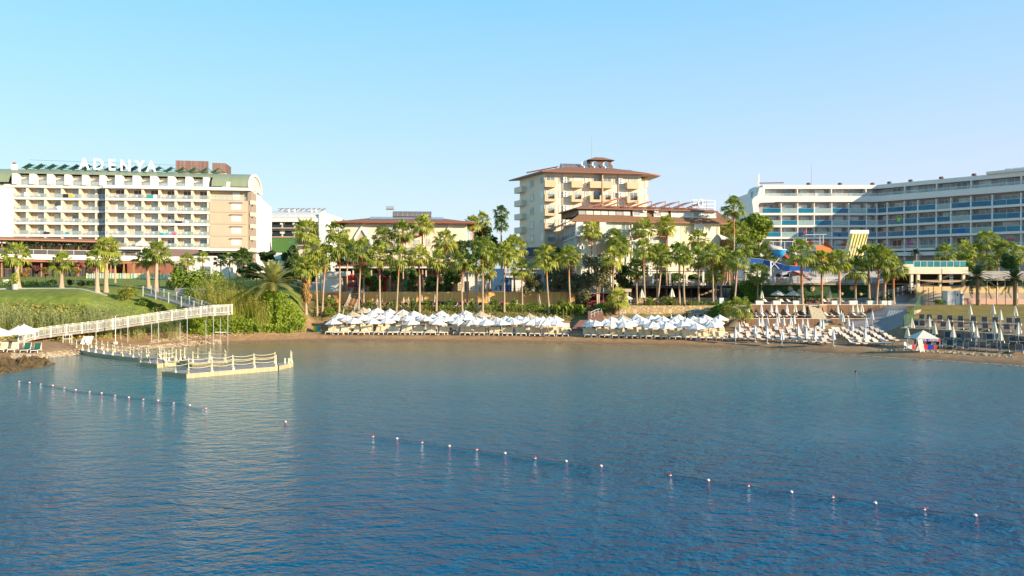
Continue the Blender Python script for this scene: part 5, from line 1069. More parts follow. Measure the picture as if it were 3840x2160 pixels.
T = thing('slide_support', 'tall white cross-braced steel column left of the dark blue slide', 'column', (0,0,0)); b = MB(); b.bar(c6(548,680,141), c6(548,985,141), .22); b.bar(c6(570,700,141), c6(700,830,141), .1); b.bar(c6(700,640,141), c6(560,800,141), .1); b.build('column', WFR, T)
T = thing('pool_building', 'low grey pool block with dark openings behind the white railing', 'building', (XD(2880,143),143,8.6)); MB().box(0, 22, 0, 6, 0, 2.6).build('wall', mat('grey_block', (.40,.40,.42), .7), T); MB().box(1.6, 4.6, -.05, -.003, .3, 2.1).build('opening', DARK, T)
T = thing('pool_edge_wall', 'white low wall block left of the pool railing', 'wall', (XD(2800,137.6),137.6,8.4)); MB().box(0, 4.2, 0, .4, 0, 1.1).build('panel', WHITE, T)
MB().box(0, 3.0, .8, 3, 1.1, 2.9).build('cabin', WHITE, T)
# ---- green slope net and tank between the hotels
T = thing('green_bank', 'bright green netted bank below the small white hotel', 'bank', (XD(1020,225),225,8)); MB().box(0, XD(1112,225)-XD(1020,225), 0, 1, 0, ZD(893,225)-8).build('net', mat('green_net', (.05,.13,.03), .8, .15), T)
T = thing('storage_tent', 'white round-topped tent with dark PRAGAZ lettering behind the trees', 'tent', (XD(1018,172),172,8.5)); w_ = XD(1063,172)-XD(1018,172); h = ZD(947,172)-8.5
n = 8; MB().wallpoly([(0,0)]+[(w_/2-w_/2*math.cos(math.pi*i/n), h*.72+h*.28*math.sin(math.pi*i/n)) for i in range(n+1)]+[(w_,0)], 0, 3).build('shell', WHITE, T)
letters('tent_sign', 'dark blue PRAGAZ letters on the white round-topped tent', '', [(c_, .15+i_*.42, ZD(977,172), 1) for i_, c_ in enumerate('PRAGAZ')], .42, Frame(1022,171.9,1063,171.9), 0, mat('navy', (.02,.03,.10), .5), .02, .02)
T = thing('street_lamp', 'tall grey street lamp with curved arm near the white tent', 'street lamp', (XD(1111,150),150,8.4)); z = ZD(910,150)-8.4; MB().tube([(0,0,0),(0,0,z-.6),(-.25,0,z-.1),(-1.0,0,z+.15)], [.09,.08,.07,.05], 6).build('pole', METAL, T); MB().box(-1.5,-.9,-.12,.12,z+.08,z+.2).build('lamp_head', METAL, T)
# ================================================================ vegetation
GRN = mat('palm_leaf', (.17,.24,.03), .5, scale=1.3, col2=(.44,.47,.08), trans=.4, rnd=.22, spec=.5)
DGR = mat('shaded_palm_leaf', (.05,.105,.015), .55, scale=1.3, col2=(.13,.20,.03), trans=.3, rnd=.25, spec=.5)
DEAD = mat('dead_palm_leaf', (.30,.17,.06), .9, col2=(.44,.28,.11), scale=3, trans=.15)
TRK = mat('palm_trunk', (.34,.24,.17), .95, scale=4, col2=(.46,.34,.25), bump=.5, rnd=.12); TRR = mat('palm_trunk_red', (.36,.12,.045), .9, scale=3, col2=(.48,.20,.09), bump=.5, rnd=.15)
TRB = mat('tree_bark', (.16,.11,.07), .95, .3, scale=3); GBK = mat('olive_bark', (.42,.34,.26), .95, .2, scale=3)
def fan_leaf(b, O, d, lp, lb, droop, rr, nseg=12, spread=115):
    """one fan leaf: petiole from O along d, then a fan of narrow segments"""
    d = d.normalized(); tip = O + d*lp + Vector((0,0,-.12*lp)); side = d.cross(Vector((0,0,1)))
    if side.length < .1: side = Vector((1,0,0))
    side.normalize(); side = (side + Vector((rr.uniform(-.35,.35), rr.uniform(-.35,.35), rr.uniform(-.35,.35)))).normalized(); nrm = side.cross(d).normalized()
    b.add([O-side*.03, O+side*.03, tip+side*.03, tip-side*.03], [(0,1,2,3)])
    for k in range(nseg):
        a = R(-spread + 2*spread*(k+.5)/nseg); L = lb*(1-.30*abs(a)/R(spread))*rr.uniform(.8,1.15)
        dr = (d*math.cos(a) + side*math.sin(a)).normalized(); w_ = dr.cross(nrm).normalized()*(L*.105)
        m = tip + dr*L*.58 + nrm*(.06*L) - Vector((0,0,droop*L*.12)); e = tip + dr*L*.95 - Vector((0,0,droop*L*rr.uniform(.35,.9)))
        b.add([tip, m-w_, e, m+w_], [(0,1,2,3)])
def crown_mesh(seed, n=33, dead=6, lb=1.15, lp=1.25, up=84, low=-40, name='crown', g=GRN):
    r = random.Random(seed); b = MB()
    for i in range(n):
        t = (i+.5)/n; el = R(up + (low-up)*t**.85 + r.uniform(-9,9)); az = i*2.399963 + r.uniform(-.25,.25)
        d = Vector((math.cos(az)*math.cos(el), math.sin(az)*math.cos(el), math.sin(el))); fan_leaf(b, Vector((0,0,.1)), d, lp*r.uniform(.75,1.15), lb*r.uniform(.85,1.1), .45+.7*t, r)
    b.k = 1
    for i in range(dead):
        az = r.uniform(0,6.28); el = R(r.uniform(-85,-50)); d = Vector((math.cos(az)*math.cos(el), math.sin(az)*math.cos(el), math.sin(el))); fan_leaf(b, Vector((0,0,-.15)), d, .45*r.uniform(.7,1.3), lb*r.uniform(.7,1.0), .5, r, 7, 60)
    return b.mesh(name, [g, DEAD])
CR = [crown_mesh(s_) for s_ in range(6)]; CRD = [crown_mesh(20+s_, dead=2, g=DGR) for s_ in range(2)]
CRS = [crown_mesh(30+s_, n=26, dead=3, low=-25, lb=1.15) for s_ in range(3)]
def trunk_mesh(h, lean, r0, r1, red, seed):
    r = random.Random(seed); b = MB(); n = 9; P = []; Rd = []
    cv = r.uniform(-.15,.15)*min(1, h/8)
    for i in range(n+1): t = i/n; P.append(Vector((lean[0]*t + cv*math.sin(math.pi*t), lean[1]*t, h*t))); Rd.append((r0*(1+.55*(1-t)**6) + (r1-r0)*t)*r.uniform(.97,1.03))
    k = max(1, int(n*(1-red))); b.tube(P[:k+1], Rd[:k+1], 7, False)
    if k < n: b.k = 1; b.tube(P[k:], [q*1.08 for q in Rd[k:]], 7, False)
    return b.mesh('trunk', [TRK, TRR], True)
def palm(label, base, top, rpx, group, kind=0, red=.3, thick=1.0, crown=None, D=None, seed=0, name='palm_tree'):
    """base/top: (px, py) of foot and crown centre; D: distance (from the ground under the foot if None)"""
    if D is None: g = onground(*base); D = g.y
    else: g = G(base[0], D)
    h = ZD(top[1], D) - g.z; lx = XD(top[0], D) - g.x; sc_ = rpx*D/F/1.72
    T = thing(name, label, 'palm tree', g, 0, group)
    me = trunk_mesh(h-.05, (lx, 0), .165*thick, .125*thick, red, seed); inst(me, 'trunk', T)
    pool = crown or CR; inst(pool[seed % len(pool)], 'crown', T, (lx, 0, h), (random.Random(seed).uniform(-.08,.08), 0, seed*1.7), sc_)
    return T
FR = [((1190,1167),(1178,935),44),((1208,1164),(1224,957),42),((1271,1170),(1272,922),47),((1344,1158),(1356,938),46),((1426,1167),(1425,962),44),((1485,1168),(1497,967),44),((1573,1167),(1571,962),43),((1636,1170),(1645,977),44),((1734,1170),(1732,984),43),
 ((1790,1167),(1786,984),42),((1810,1167),(1810,930),46),((1891,1182),(1892,955),47),((1959,1180),(1957,1008),43),((2060,1173),(2048,966),49),((2142,1180),(2133,962),42),((2295,1150),(2296,966),40),((2420,1182),(2412,935),40),((2464,1182),(2484,960),42),
 ((2567,1173),(2565,962),38),((2674,1164),(2670,952),42),((2752,1150),(2763,978),40)]
for i, (b_, t_, r_) in enumerate(FR): palm('slim fan palm, %s from the left in the front row behind the parasols' % nth(i+1), b_, t_, r_, 'front row of fan palms behind the beach', seed=i, D={14:127.5}.get(i, 127.8 + (i*7 % 5)*.25))
SR = [((1205,1117),(1205,992),38,139),((1302,1100),(1306,935),42,138.5),((1363,1136),(1364,985),34,134),((1437,1100),(1437,892),42,141),((1511,1100),(1511,872),44,141),((1585,1100),(1584,846),42,142),((1672,1100),(1670,905),44,141),((1751,1120),(1752,985),34,135.5),
 ((1838,1105),(1838,950),44,138.5),((1817,1105),(1828,1020),34,138),((1930,1100),(1928,928),44,139),((2388,1117),(2385,1010),42,133),((2467,1100),(2466,955),42,135),((2548,1130),(2547,948),42,133),((2620,1130),(2622,970),42,133),((2682,1120),(2682,1025),34,134),
 ((2705,1124),(2704,972),40,134.5),((2725,1060),(2727,960),38,150),((2789,1060),(2790,925),46,150),((2842,1110),(2840,1027),44,134.5),((2871,1060),(2871,952),44,149)]
for i, (b_, t_, r_, D) in enumerate(SR): palm('set-back fan palm, %s from the left behind the front palm row' % nth(i+1), b_, t_, r_, 'second row of fan palms', seed=i+31, D=D)
for b_, t_, r_, D, lab in (((1148,1040),(1148,865),46,150,'tall fan palm left of the cream arched building before the small white hotel'), ((1270,1060),(1269,868),44,150,'fan palm crown before the left corner of the arched building'), ((1774,1000),(1774,838),30,156,'fan palm at the right corner of the arched building, left of a pair'), ((1809,1000),(1809,824),30,157,'fan palm at the right corner of the arched building, right of a pair'),
  ((2220,1040),(2218,868),36,144.0,'fan palm before the left part of the mansard building'), ((2328,1040),(2328,925),42,142.5,'dark leaning fan palm before the middle of the mansard building'), ((2300,1040),(2306,893),34,144,'upper dark fan palm before the middle of the mansard building'), ((2412,1050),(2412,858),40,143.5,'tall fan palm crown before the recessed balconies of the mansard building'), ((2501,1060),(2500,848),38,143.5,'fan palm before the right balconies of the mansard building'),
  ((2620,1040),(2620,898),38,143.5,'dark feathery fan palm before the blank yellow wall'), ((2751,1100),(2751,778),42,148,'very tall single fan palm right of the mansard building'), ((2735,1060),(2733,870),40,155,'fan palm in the group left of the round pine'), ((2800,1060),(2775,860),34,158,'fan palm between the tall palm and the round pine')):
    palm(lab, b_, t_, r_, 'scattered palms before the hotels', seed=int(b_[0]), D=D)
for b_, t_, D, lab in (((1880,1000),(1880,798),160,'dark shaded palm beside the tower, upper of two crowns'), ((1878,1000),(1880,842),158,'dark shaded palm beside the tower, lower of two crowns')):
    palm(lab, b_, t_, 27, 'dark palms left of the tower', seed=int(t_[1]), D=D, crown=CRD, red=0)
for i, (b_, t_, r_, D) in enumerate((((3010,1142),(3005,952),54,126.6),((3083,1142),(3080,985),44,126.6),((3147,1142),(3144,982),46,126.6),((3208,1133),(3208,1012),44,128),((3260,1127),(3256,962),48,127.5),((3285,1145),(3300,967),46,126.5),((3316,1124),(3326,975),42,128.5),((3352,1142),(3352,1008),44,127))):
    palm('sturdy fan palm on the upper solarium terrace, %s from the left' % nth(i+1), b_, t_, r_, 'fan palms on the solarium terrace', seed=i+60, D=D, red=.45, thick=1.45 if i in (0,6) else 1.15)
for i, (b_, t_, r_, D) in enumerate((((69,1070),(60,955),48,117),((230,1074),(231,985),42,116.5),((397,1072),(402,930),44,117),((364,1083),(363,972),38,115.5),((557,1047),(548,972),38,122),((585,1060),(590,948),46,120))):
    palm('stout fan palm on the left lawn, %s from the left' % nth([1,2,4,3,5,6][i]), b_, t_, r_, 'fan palms on the left lawn', seed=i+80, D=D, red=0, thick=1.9)
for i, (b_, t_, r_, D, cr_) in enumerate((((432,1030),(432,975),22,135,CRD),((704,1015),(704,975),27,140,CRS),((762,1015),(760,966),24,141,CRS),((827,1015),(827,978),24,141,CRD),((861,1015),(861,972),27,139,CRS),((913,1010),(913,962),34,138,CRD))):
    palm('small young palm before the white pool house, %s from the left' % nth(i+1), b_, t_, r_, 'young palms before the pool house', seed=i+90, D=D, red=0, crown=cr_, thick=.9)
for i, (b_, t_, r_, D) in enumerate((((3709,1010),(3700,905),40,150),((3545,1000),(3545,952),36,148),((3611,1000),(3611,940),40,149),((3650,1000),(3650,945),34,152),((3775,1020),(3775,942),38,148),((3820,1020),(3820,955),34,149),((3709,1020),(3709,985),34,146),((3745,1020),(3745,925),30,153))):
    palm('fan palm before the right hotel wing, %s from the left' % nth([6,1,2,3,7,8,4,5][i]), b_, t_, r_, 'fan palms before the right hotel wing', seed=i+100, D=D)
for b_, t_, r_, lab, D in (((2310,1173),(2315,1120),42,'low bushy fan palm left of the rubble stone wall',126),((2780,1229),(2775,1158),44,'low bright fan palm with red trunk at the left end of the timber walls',119.5),((2728,1190),(2728,1158),30,'small bushy fan palm between the hut and the timber walls',123),((1148,1165),(1146,1000),46,'fan palm with long brown skirt of dead leaves left of the kiosk',126)):
    T = palm(lab, b_, t_, r_, None, seed=int(b_[0]), D=D, crown=CR, red=.6, thick=1.2)
# the skirt of dead leaves
g = G(1148, 126); r = random.Random(4); b = MB()
for i in range(110):
    z = r.uniform(ZD(1105,126), ZD(1015,126)); az = r.uniform(0,6.28); el = R(r.uniform(-80,-35)); d = Vector((math.cos(az)*math.cos(el), math.sin(az)*math.cos(el), math.sin(el))); fan_leaf(b, Vector((0,0,z-g.z)), d, .7*r.uniform(.5,1.2), 1.0, .5, r, 5, 60)
b.build('dead_skirt', DEAD, T)
def frond(b, O, d, L, r, droop=1.0, nl=22, lw=.5, wid=.05):
    d = d.normalized(); P = []
    for i in range(8): t = i/7; P.append(O + d*L*t + Vector((0,0,-droop*L*.42*t*t)))
    b.tube(P, [.05*(1-.8*i/7) for i in range(8)], 4, False)
    for k in range(nl):
        t = .12 + .86*k/nl; i = min(6, int(t*7)); f = t*7-i; p = P[i]*(1-f)+P[i+1]*f; tg = (P[i+1]-P[i]).normalized(); sd = tg.cross(Vector((0,0,1))).normalized(); ll = lw*(1.15-abs(t-.45))*r.uniform(.85,1.1)
        for s_ in (-1, 1):
            q = p + (sd*s_*.85 + tg*.55 + Vector((0,0,.18))).normalized()*ll; q.z -= .12*ll; w_ = tg*wid
            b.add([p-w_, p+w_, q], [(0,1,2)])
def date_palm(label, base, top, rpx, n, m, D, name='date_palm', up=80, low=-25, trunk_r=.33, droop=1.0, nl=30):
    g = G(base[0], D); h = ZD(top[1], D)-g.z; r = random.Random(int(base[0])); L = rpx*D/F*1.05; T = thing(name, label, 'palm tree', g); b = MB(); lx = XD(top[0], D)-g.x
    for i in range(n):
        t = (i+.5)/n; el = R(up+(low-up)*t+r.uniform(-6,6)); az = i*2.399963; frond(b, Vector((lx,0,h)), Vector((math.cos(az)*math.cos(el), math.sin(az)*math.cos(el), math.sin(el))), L*r.uniform(.9,1.08), r, droop, nl, L*.16, .05)
    b.build('crown', m, T); b = MB(); b.tube([(0,0,0),(lx*.5,0,h*.5),(lx,0,h-.2),(lx,0,h+.25)], [trunk_r*1.1,trunk_r*.85,trunk_r*.95,trunk_r*.6], 9); b.build('trunk', mat('date_trunk', (.28,.19,.12), .95, .3, scale=7, bump=1), T); return T
date_palm('big feathery date palm rising from the ivy-covered bank', (1023,1150), (1023,1062), 122, 50, mat('date_leaf', (.24,.27,.06), .6, col2=(.46,.44,.14), scale=1, trans=.4), 117, trunk_r=.42, nl=40, low=-8, droop=.75)
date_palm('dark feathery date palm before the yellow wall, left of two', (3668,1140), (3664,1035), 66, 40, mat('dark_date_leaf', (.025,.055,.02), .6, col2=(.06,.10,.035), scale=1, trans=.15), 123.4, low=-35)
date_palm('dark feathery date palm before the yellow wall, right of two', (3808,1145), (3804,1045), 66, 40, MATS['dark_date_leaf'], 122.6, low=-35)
date_palm('small dark pot palm on the upper terrace before the right hotel', (3434,975), (3434,950), 30, 26, MATS['dark_date_leaf'], 165, low=-10, trunk_r=.2)
# ---- broadleaf trees
def tree(name, label, cx, cy, rx, ry, D, m, seed, nblob=9, n=2600, leaf=.22, bark=TRB, base=None, group=None, cat='tree', trunk_r=.16, flat=.9, stems=2):
    r = random.Random(seed); k = D/F; c = at(cx, cy, D); bx = base or cx; g = G(bx, D); T = thing(name, label, cat, g, 0, group); o = c-g; bl = []
    for i in range(nblob):
        a, u = r.uniform(0,6.28), r.random()**.5; q = r.uniform(.28,.46); bl.append((Vector((o.x+math.cos(a)*u*rx*k*.72, math.sin(a)*u*rx*k*.6, o.z+r.uniform(-.75,.72)*ry*k)), (rx*k*q*1.1, rx*k*q, ry*k*q*flat)))
    leafcloud('crown', None, None, bl, int(n*1.9), m, leaf*1.25, seed, parent=T)
    b = MB(); P0 = Vector((0,0,-.2))
    for s_ in range(stems):
        P1 = Vector((o.x*.4+r.uniform(-.5,.5)*rx*k*.3, r.uniform(-.3,.3), max(.8, (o.z-ry*k*.6))*.8))
        b.tube([P0+Vector((s_*.15,0,0)), P0*.5+P1*.5+Vector((r.uniform(-.15,.15),0,0)), P1], [trunk_r, trunk_r*.75, trunk_r*.6], 6)
        for (bc, _) in bl[s_::stems]: b.tube([P1, (P1+bc)/2+Vector((r.uniform(-.2,.2),0,.2)), bc], [trunk_r*.5, trunk_r*.3, trunk_r*.12], 5)
    b.build('trunk', bark, T, smooth=True); return T
AG = mat('ash_leaf', (.04,.10,.02), .6, col2=(.15,.24,.05), scale=1.5, trans=.25); OL = mat('olive_leaf', (.08,.09,.035), .7, col2=(.24,.24,.12), scale=1.2, trans=.15); DK = mat('dark_leaf', (.025,.055,.015), .7, col2=(.08,.13,.03), scale=1, trans=.15)
PN = mat('pine_leaf', (.12,.19,.02), .7, col2=(.28,.36,.04), scale=.8, trans=.25)
for i, (cx, cy, rx, ry, D, lab) in enumerate(((1372,1045,22,38,138,'narrow dark leafy tree right of the playground'),(1412,1068,30,34,137.2,'dark leafy tree hanging over the bamboo fence, left part'),(1470,1025,42,42,138.5,'wide dark leafy tree before the restaurant, left of the middle'),(1545,1045,24,46,138.5,'slim dark leafy tree behind the green frog'),(1620,1060,36,46,138,'dark leafy tree overhanging the dark railing right of the person'),(1690,1065,40,50,137.6,'dark leafy tree at the right end of the red canopy'))):
    tree('ash_tree', lab, cx, cy, rx, ry, D, AG, 100+i, 8, 1300, .2, trunk_r=.1)
for i, (cx, cy, rx, ry, D, lab, base, n) in enumerate(((1998,1058,44,48,134,'small olive tree with twisted trunk above the bamboo fence','',1800),(2120,1015,78,80,136,'big dark olive tree left of the pair before the mansard building','',3400),(2238,1035,64,92,131.5,'big grey-green olive tree with forked pale trunk','',3600),(2330,1040,42,62,135,'dark shrubby olive tree right of the forked olive','',1700))):
    tree('olive_tree', lab, cx, cy, rx, ry, D, OL if i != 3 else DK, 120+i, 12, n, .16, GBK, {0:2025,1:2185,2:2238,3:2330}[i], trunk_r=.2, stems=3)
for i, (cx, cy, rx, ry, D, m, lab, n) in enumerate(((2833,890,78,88,168,PN,'large round bright green pine before the white curved hotel end',5200),(1735,925,52,34,152,DK,'dark tree right of the arched building, left of the dark palms',1500),(1820,905,62,62,158,DK,'dark tree behind the palms left of the tower',2200),(1905,930,30,34,157,DK,'small dark tree at the foot of the tower',900),(2100,948,34,26,152,DK,'dark tree below the shaded side balconies',900),
    (1085,955,34,52,150,DK,'dark tree behind the street lamp',1500),(1120,1010,60,48,140,DK,'dark mass of trees behind the brown-skirted palm',2400),(1000,965,30,26,165,DK,'small dark tree left of the white tent',900),(960,1010,60,34,136,DK,'dark shrubby tree behind the tall reeds',1800),(3620,985,52,34,143,PN,'bright green clipped round tree right of the teal glass terrace',2000),(3790,985,30,44,144,AG,'ivy-wrapped dark tree column before the right hotel',900),
    (2640,1050,60,26,146,AG,'leafy shrubs on the timber deck, right part',1400),(2500,1050,70,26,147,AG,'leafy shrubs on the timber deck, left part',1500),(2760,1110,24,34,135,DK,'dark shrub tree between the deck and the hanging ivy',900),(2700,1165,38,28,125,IVY,'bright leafy shrub right of the small hut',1300),(1290,1000,26,30,145,DK,'dark tree left of the playground',700))):
    tree('tree', lab, cx, cy, rx, ry, D, m, 140+i, 11 if n > 2000 else 8, n, .3 if D > 140 else .2, trunk_r=.2 if n > 3000 else .1)
for i, (cx, cy, D, m) in enumerate(((140,1010,128,'red'),(95,1020,126,'or'),(170,1022,127,'or'),(305,990,130,'pink'),(285,1012,128,'or'),(350,1008,130,'red'))):
    mm = {'red': mat('purple_leaf', (.12,.03,.04), .7, col2=(.24,.09,.09), scale=2, trans=.2), 'or': mat('bronze_leaf', (.22,.12,.03), .7, col2=(.34,.22,.06), scale=2, trans=.2), 'pink': mat('pink_blossom', (.45,.06,.16), .7, col2=(.22,.22,.05), scale=2, trans=.2)}[m]
    tree('ornamental_tree', 'small %s tree on the left lawn, %s from the left' % ({'red':'purple-leaved','or':'bronze-leaved','pink':'pink-blossomed'}[m], nth([2,1,3,5,4,6][i])), cx, cy, 17, 18, D, mm, 170+i, 5, 420, .16, trunk_r=.06, stems=1)
# ---- shrubs
def shrub(label, px, py, rpx, m, seed, D=None, ry=None, n=420, leaf=.14, group=None, flowers=None, name='shrub'):
    g = onground(px, py + (ry or rpx)*.9) if D is None else G(px, D); k = g.y/F; r = random.Random(seed); rx, rz = rpx*k, (ry or rpx)*k; T = thing(name, label, 'shrub', g, 0, group)
    bl = [(Vector((r.uniform(-.45,.45)*rx, r.uniform(-.4,.4)*rx, rz*(.55+r.uniform(0,.85)))), (rx*.62, rx*.6, rz*.55)) for _ in range(6)]
    leafcloud('foliage', None, None, bl, n, m, leaf, seed, parent=T)
    if flowers: leafcloud('flowers', None, None, [(q[0]+Vector((0,-.05,.05)), tuple(x*1.05 for x in q[1])) for q in bl], n//5, flowers, leaf*.7, seed+9, parent=T)
    return T
OLE = mat('oleander_leaf', (.09,.17,.025), .6, col2=(.22,.32,.06), scale=2, trans=.25); WFL = mat('white_flowers', (.75,.72,.65), .7); RFL = mat('red_flowers', (.50,.02,.03), .7, trans=.3)
for i, px in enumerate((1395,1482,1547,1593,1690,1769,1855,1930,1997,2105)):
    shrub('%s round oleander bush before the bamboo fence%s' % (nth(i+1) + ' from the left', ', dotted with white flowers' if i == 7 else ''), px, 1133, 19 if i not in (5,8) else 16, OLE, 200+i, 133.2 if i < 8 else 132.5, flowers=WFL if i == 7 else None, group='oleander bushes before the bamboo fence')
for i, (px, D, rp) in enumerate(((2430,126.9,24),(2500,127.2,26),(2520,127.0,22),(2585,126.9,12),(2455,127.4,18))):
    shrub('bougainvillea with red flowers on the stone wall, %s from the left' % nth([1,3,4,5,2][i]), px, 0, rp, OLE, 220+i, D, flowers=RFL, group='bougainvillea on the stone wall', n=500, name='bougainvillea')
HG = mat('hedge_leaf', (.11,.19,.02), .7, col2=(.27,.36,.05), scale=1.2, trans=.25); YG = mat('yellow_green_leaf', (.17,.19,.02), .7, col2=(.32,.32,.05), scale=1.5, trans=.3)
for i, (px, py, rp, m, D, ry, lab) in enumerate(((475,1065,46,YG,114.5,36,'big yellow-green bush at the right end of the left lawn'),(540,1065,26,HG,114.5,18,'low green bush beside the grey path railing'),(600,1062,26,YG,114,18,'orange-tinged low bush behind the grey path railing'),(305,1045,16,DK,120,15,'small dark round bush on the left lawn, left of two'),(339,1030,14,DK,124,13,'small dark round bush on the left lawn, right of two'),(190,1050,18,HG,119,18,'light green bush beside the lawn hedge'),
    (265,1043,14,DK,122,14,'small dark bush under the second lawn palm'),(637,1060,16,DK,121,22,'dark narrow bush left of the tall hedge'),(1240,1120,26,OLE,133,22,'loose yellow-green shrub left of the beach stairs'),(1262,1138,18,YG,131,16,'low golden shrub left of the beach stairs'),(1240,1165,24,HG,127.5,20,'round shrub under the palms left of the beach stairs'),
    (2255,1160,36,IVY,127,20,'bright green shrub behind the curved handrail'),(2180,1185,26,OLE,127,20,'shrub right of the banana plants'),(3060,1127,22,OLE,134.4,9,'leafy plants in front of the ivy wall'),(2610,1190,16,OLE,124.6,16,'small shrub left of the grey hut'),(3528,1115,22,OLE,124.8,12,'spiky young plant on the lawn before the yellow wall'),(2275,1125,26,OLE,129,10,'low plants under the forked olive'))):
    shrub(lab, px, py, rp, m, 240+i, D, ry, 900 if rp > 40 else 420)
# clipped and natural hedges
def hedge(label, pa, pb, D0, D1, h, m, n, seed, w_=.6, leaf=.14, z0=None, name='hedge'):
    r = random.Random(seed); k = 14; c0 = G(pa, D0); T = thing(name, label, 'hedge', c0); bl = []
    for i in range(k):
        f = i/(k-1); p = G(pa+(pb-pa)*f, D0+(D1-D0)*f); p.z = p.z if z0 is None else z0; hh = h*r.uniform(.85,1.12); ln = abs(XD(pb,D1)-XD(pa,D0))/k*.8
        bl.append((p-c0+Vector((0,0,hh*.5)), (ln, w_, hh*.55)))
    leafcloud('foliage', None, None, bl, n, m, leaf, seed, parent=T); return T
hedge('long loose green hedge on the bank behind the left parasols', 1370, 1640, 129.3, 129.3, 1.1, mat('dry_hedge_leaf', (.13,.13,.025), .8, col2=(.25,.23,.06), scale=1.5, trans=.2), 1300, 1)
hedge('green hedge on the bank behind the parasols, middle stretch', 1650, 1900, 129.2, 129.2, 1.1, HG, 1400, 2); hedge('dense dark green hedge on the bank, right stretch', 1880, 2080, 128.7, 128.4, 1.5, MATS['hedge_leaf'], 1500, 3)
hedge('leafy hedge below the banana plants', 2080, 2210, 127.6, 127.2, 1.7, OLE, 1100, 4); hedge('golden bank planting left of the beach stairs', 1215, 1290, 129.5, 129.8, 1.0, YG, 500, 5)
hedge('tall dense bamboo hedge behind the grey wall on the left', 655, 830, 123, 123, 4.0, HG, 4200, 6, 1.3, .22); hedge('clipped lawn hedge at the far left, upper row', -60, 130, 124, 124, 1.0, HG, 700, 7); hedge('clipped lawn hedge at the far left, lower row', -60, 165, 120, 120.5, 1.0, HG, 800, 8)
hedge('low hedge behind the coloured picket fence', 535, 660, 148, 148, 1.2, HG, 500, 9); hedge('dark leafy border under the timber deck', 2380, 2600, 127.4, 127.4, .7, OLE, 600, 10, .4); hedge('grassy planting between palms above the hut', 2600, 2740, 128, 128, .9, OLE, 700, 11, .5)
hedge('hedge before the right hotel behind the thatched roof', 3640, 3900, 140, 140, 1.6, HG, 1200, 12, .8, .25)
# ---- banana plants
for i, px in enumerate((2088,2112,2125,2150,2172,2138)):
    g = G(px, 126.6 + i*.15); r = random.Random(300+i); T = thing('banana_plant', 'banana plant with drooping torn leaves on the bank, %s from the left' % nth([1,2,3,5,6,4][i]), 'plant', g, 0, 'banana plants on the bank'); h = r.uniform(1.3,2.2)
    MB().tube([(0,0,0),(0,0,h)], [.09,.06], 6).build('stem', YG, T); b = MB()
    for k in range(7):
        az = k*2.4+r.random(); d = Vector((math.cos(az), math.sin(az), 0)); sd = Vector((-d.y, d.x, 0))*.16; P = [Vector((0,0,h)), Vector((0,0,h+.5))+d*.35, Vector((0,0,h+.45))+d*.8, Vector((0,0,h-.1))+d*1.15]
        for p, q in zip(P, P[1:]): b.add([p-sd, p+sd, q+sd, q-sd], [(0,1,2,3)])
    b.build('leaves', mat('banana_leaf', (.16,.24,.02), .5, col2=(.30,.38,.05), scale=2, trans=.4), T)
# ---- reeds, ivy bank and grass: uncountable growth
def reeds(name, label, spots, m, seed, h=(2.2,3.6), nl=9):
    r = random.Random(seed); b = MB()
    for (p0, p1, D0, D1, n) in spots:
        for _ in range(n):
            px, D = r.uniform(p0,p1), r.uniform(D0,D1); g = G(px, D); H_ = r.uniform(*h); ln = Vector((r.gauss(0,.12), r.gauss(0,.1), 1)); top = g+ln*H_; w_ = Vector((.03,0,0))
            b.add([g-w_, g+w_, top], [(0,1,2)])
            for k in range(nl):
                t = .3+.7*k/nl; p = g+(top-g)*t; az = r.uniform(0,6.28); d = Vector((math.cos(az), math.sin(az), .7)); L = r.uniform(.4,.8); m_ = p+d*L*.55; e = p+d*L*.9+Vector((0,0,-.28*L)); s_ = Vector((-d.y, d.x, 0))*.045
                b.add([p, m_-s_, e, m_+s_], [(0,1,2,3)])
    tag(b.build(name, m), label, 'reeds', None, 'stuff')
RD = mat('reed_leaf', (.34,.40,.13), .7, col2=(.60,.62,.30), scale=.5, trans=.4); RD2 = mat('golden_reed_leaf', (.38,.42,.06), .7, col2=(.66,.62,.20), scale=.4, trans=.4)
reeds('reeds', 'pale green reeds at the foot of the left grass bank', [(-200,125,101.8,105,260),(140,210,102.5,105,40),(215,320,102.5,105,50),(330,420,103,107,130),(400,540,104.5,109,170),(560,680,106.5,111,90)], RD, 11, (1.8,3.4), 11)
reeds('reeds', 'tall golden reeds massed left of the date palm', [(735,800,114,118,90),(780,880,114,120,420),(860,1010,115,121.5,560)], RD2, 12, (3.0,4.8), 12)
def carpet(name, label, pa, pb, D0, D1, n, m, seed, hh=(.15,.5), leaf=.16, zmin=1.2):
    r = random.Random(seed); b = MB()
    for _ in range(n):
        px, D = r.uniform(pa,pb+r.uniform(-40,25)), r.uniform(D0,D1); g = G(px, D)
        if g.z < zmin: continue
        f = noise.noise(Vector((g.x*.35, g.y*.35, seed))); hx = hh[0]+(hh[1]-hh[0])*max(0, .5+f*1.4); p = g+Vector((0,0,r.uniform(0,hx))); s = leaf*r.uniform(.6,1.5); a = Vector((r.gauss(0,1), r.gauss(0,1), r.gauss(0,.8))).normalized(); w_ = a.cross(Vector((r.gauss(0,1), r.gauss(0,1), r.gauss(0,1)))); 
        if w_.length < .1: continue
        w_ = w_.normalized()*s*.5; b.add([p-a*s, p+w_, p+a*s, p-w_], [(0,1,2,3)])
    tag(b.build(name, m), label, 'ground cover', None, 'stuff')
IB = mat('ivy_bank_leaf', (.14,.24,.02), .6, col2=(.36,.45,.05), scale=.7, trans=.4)
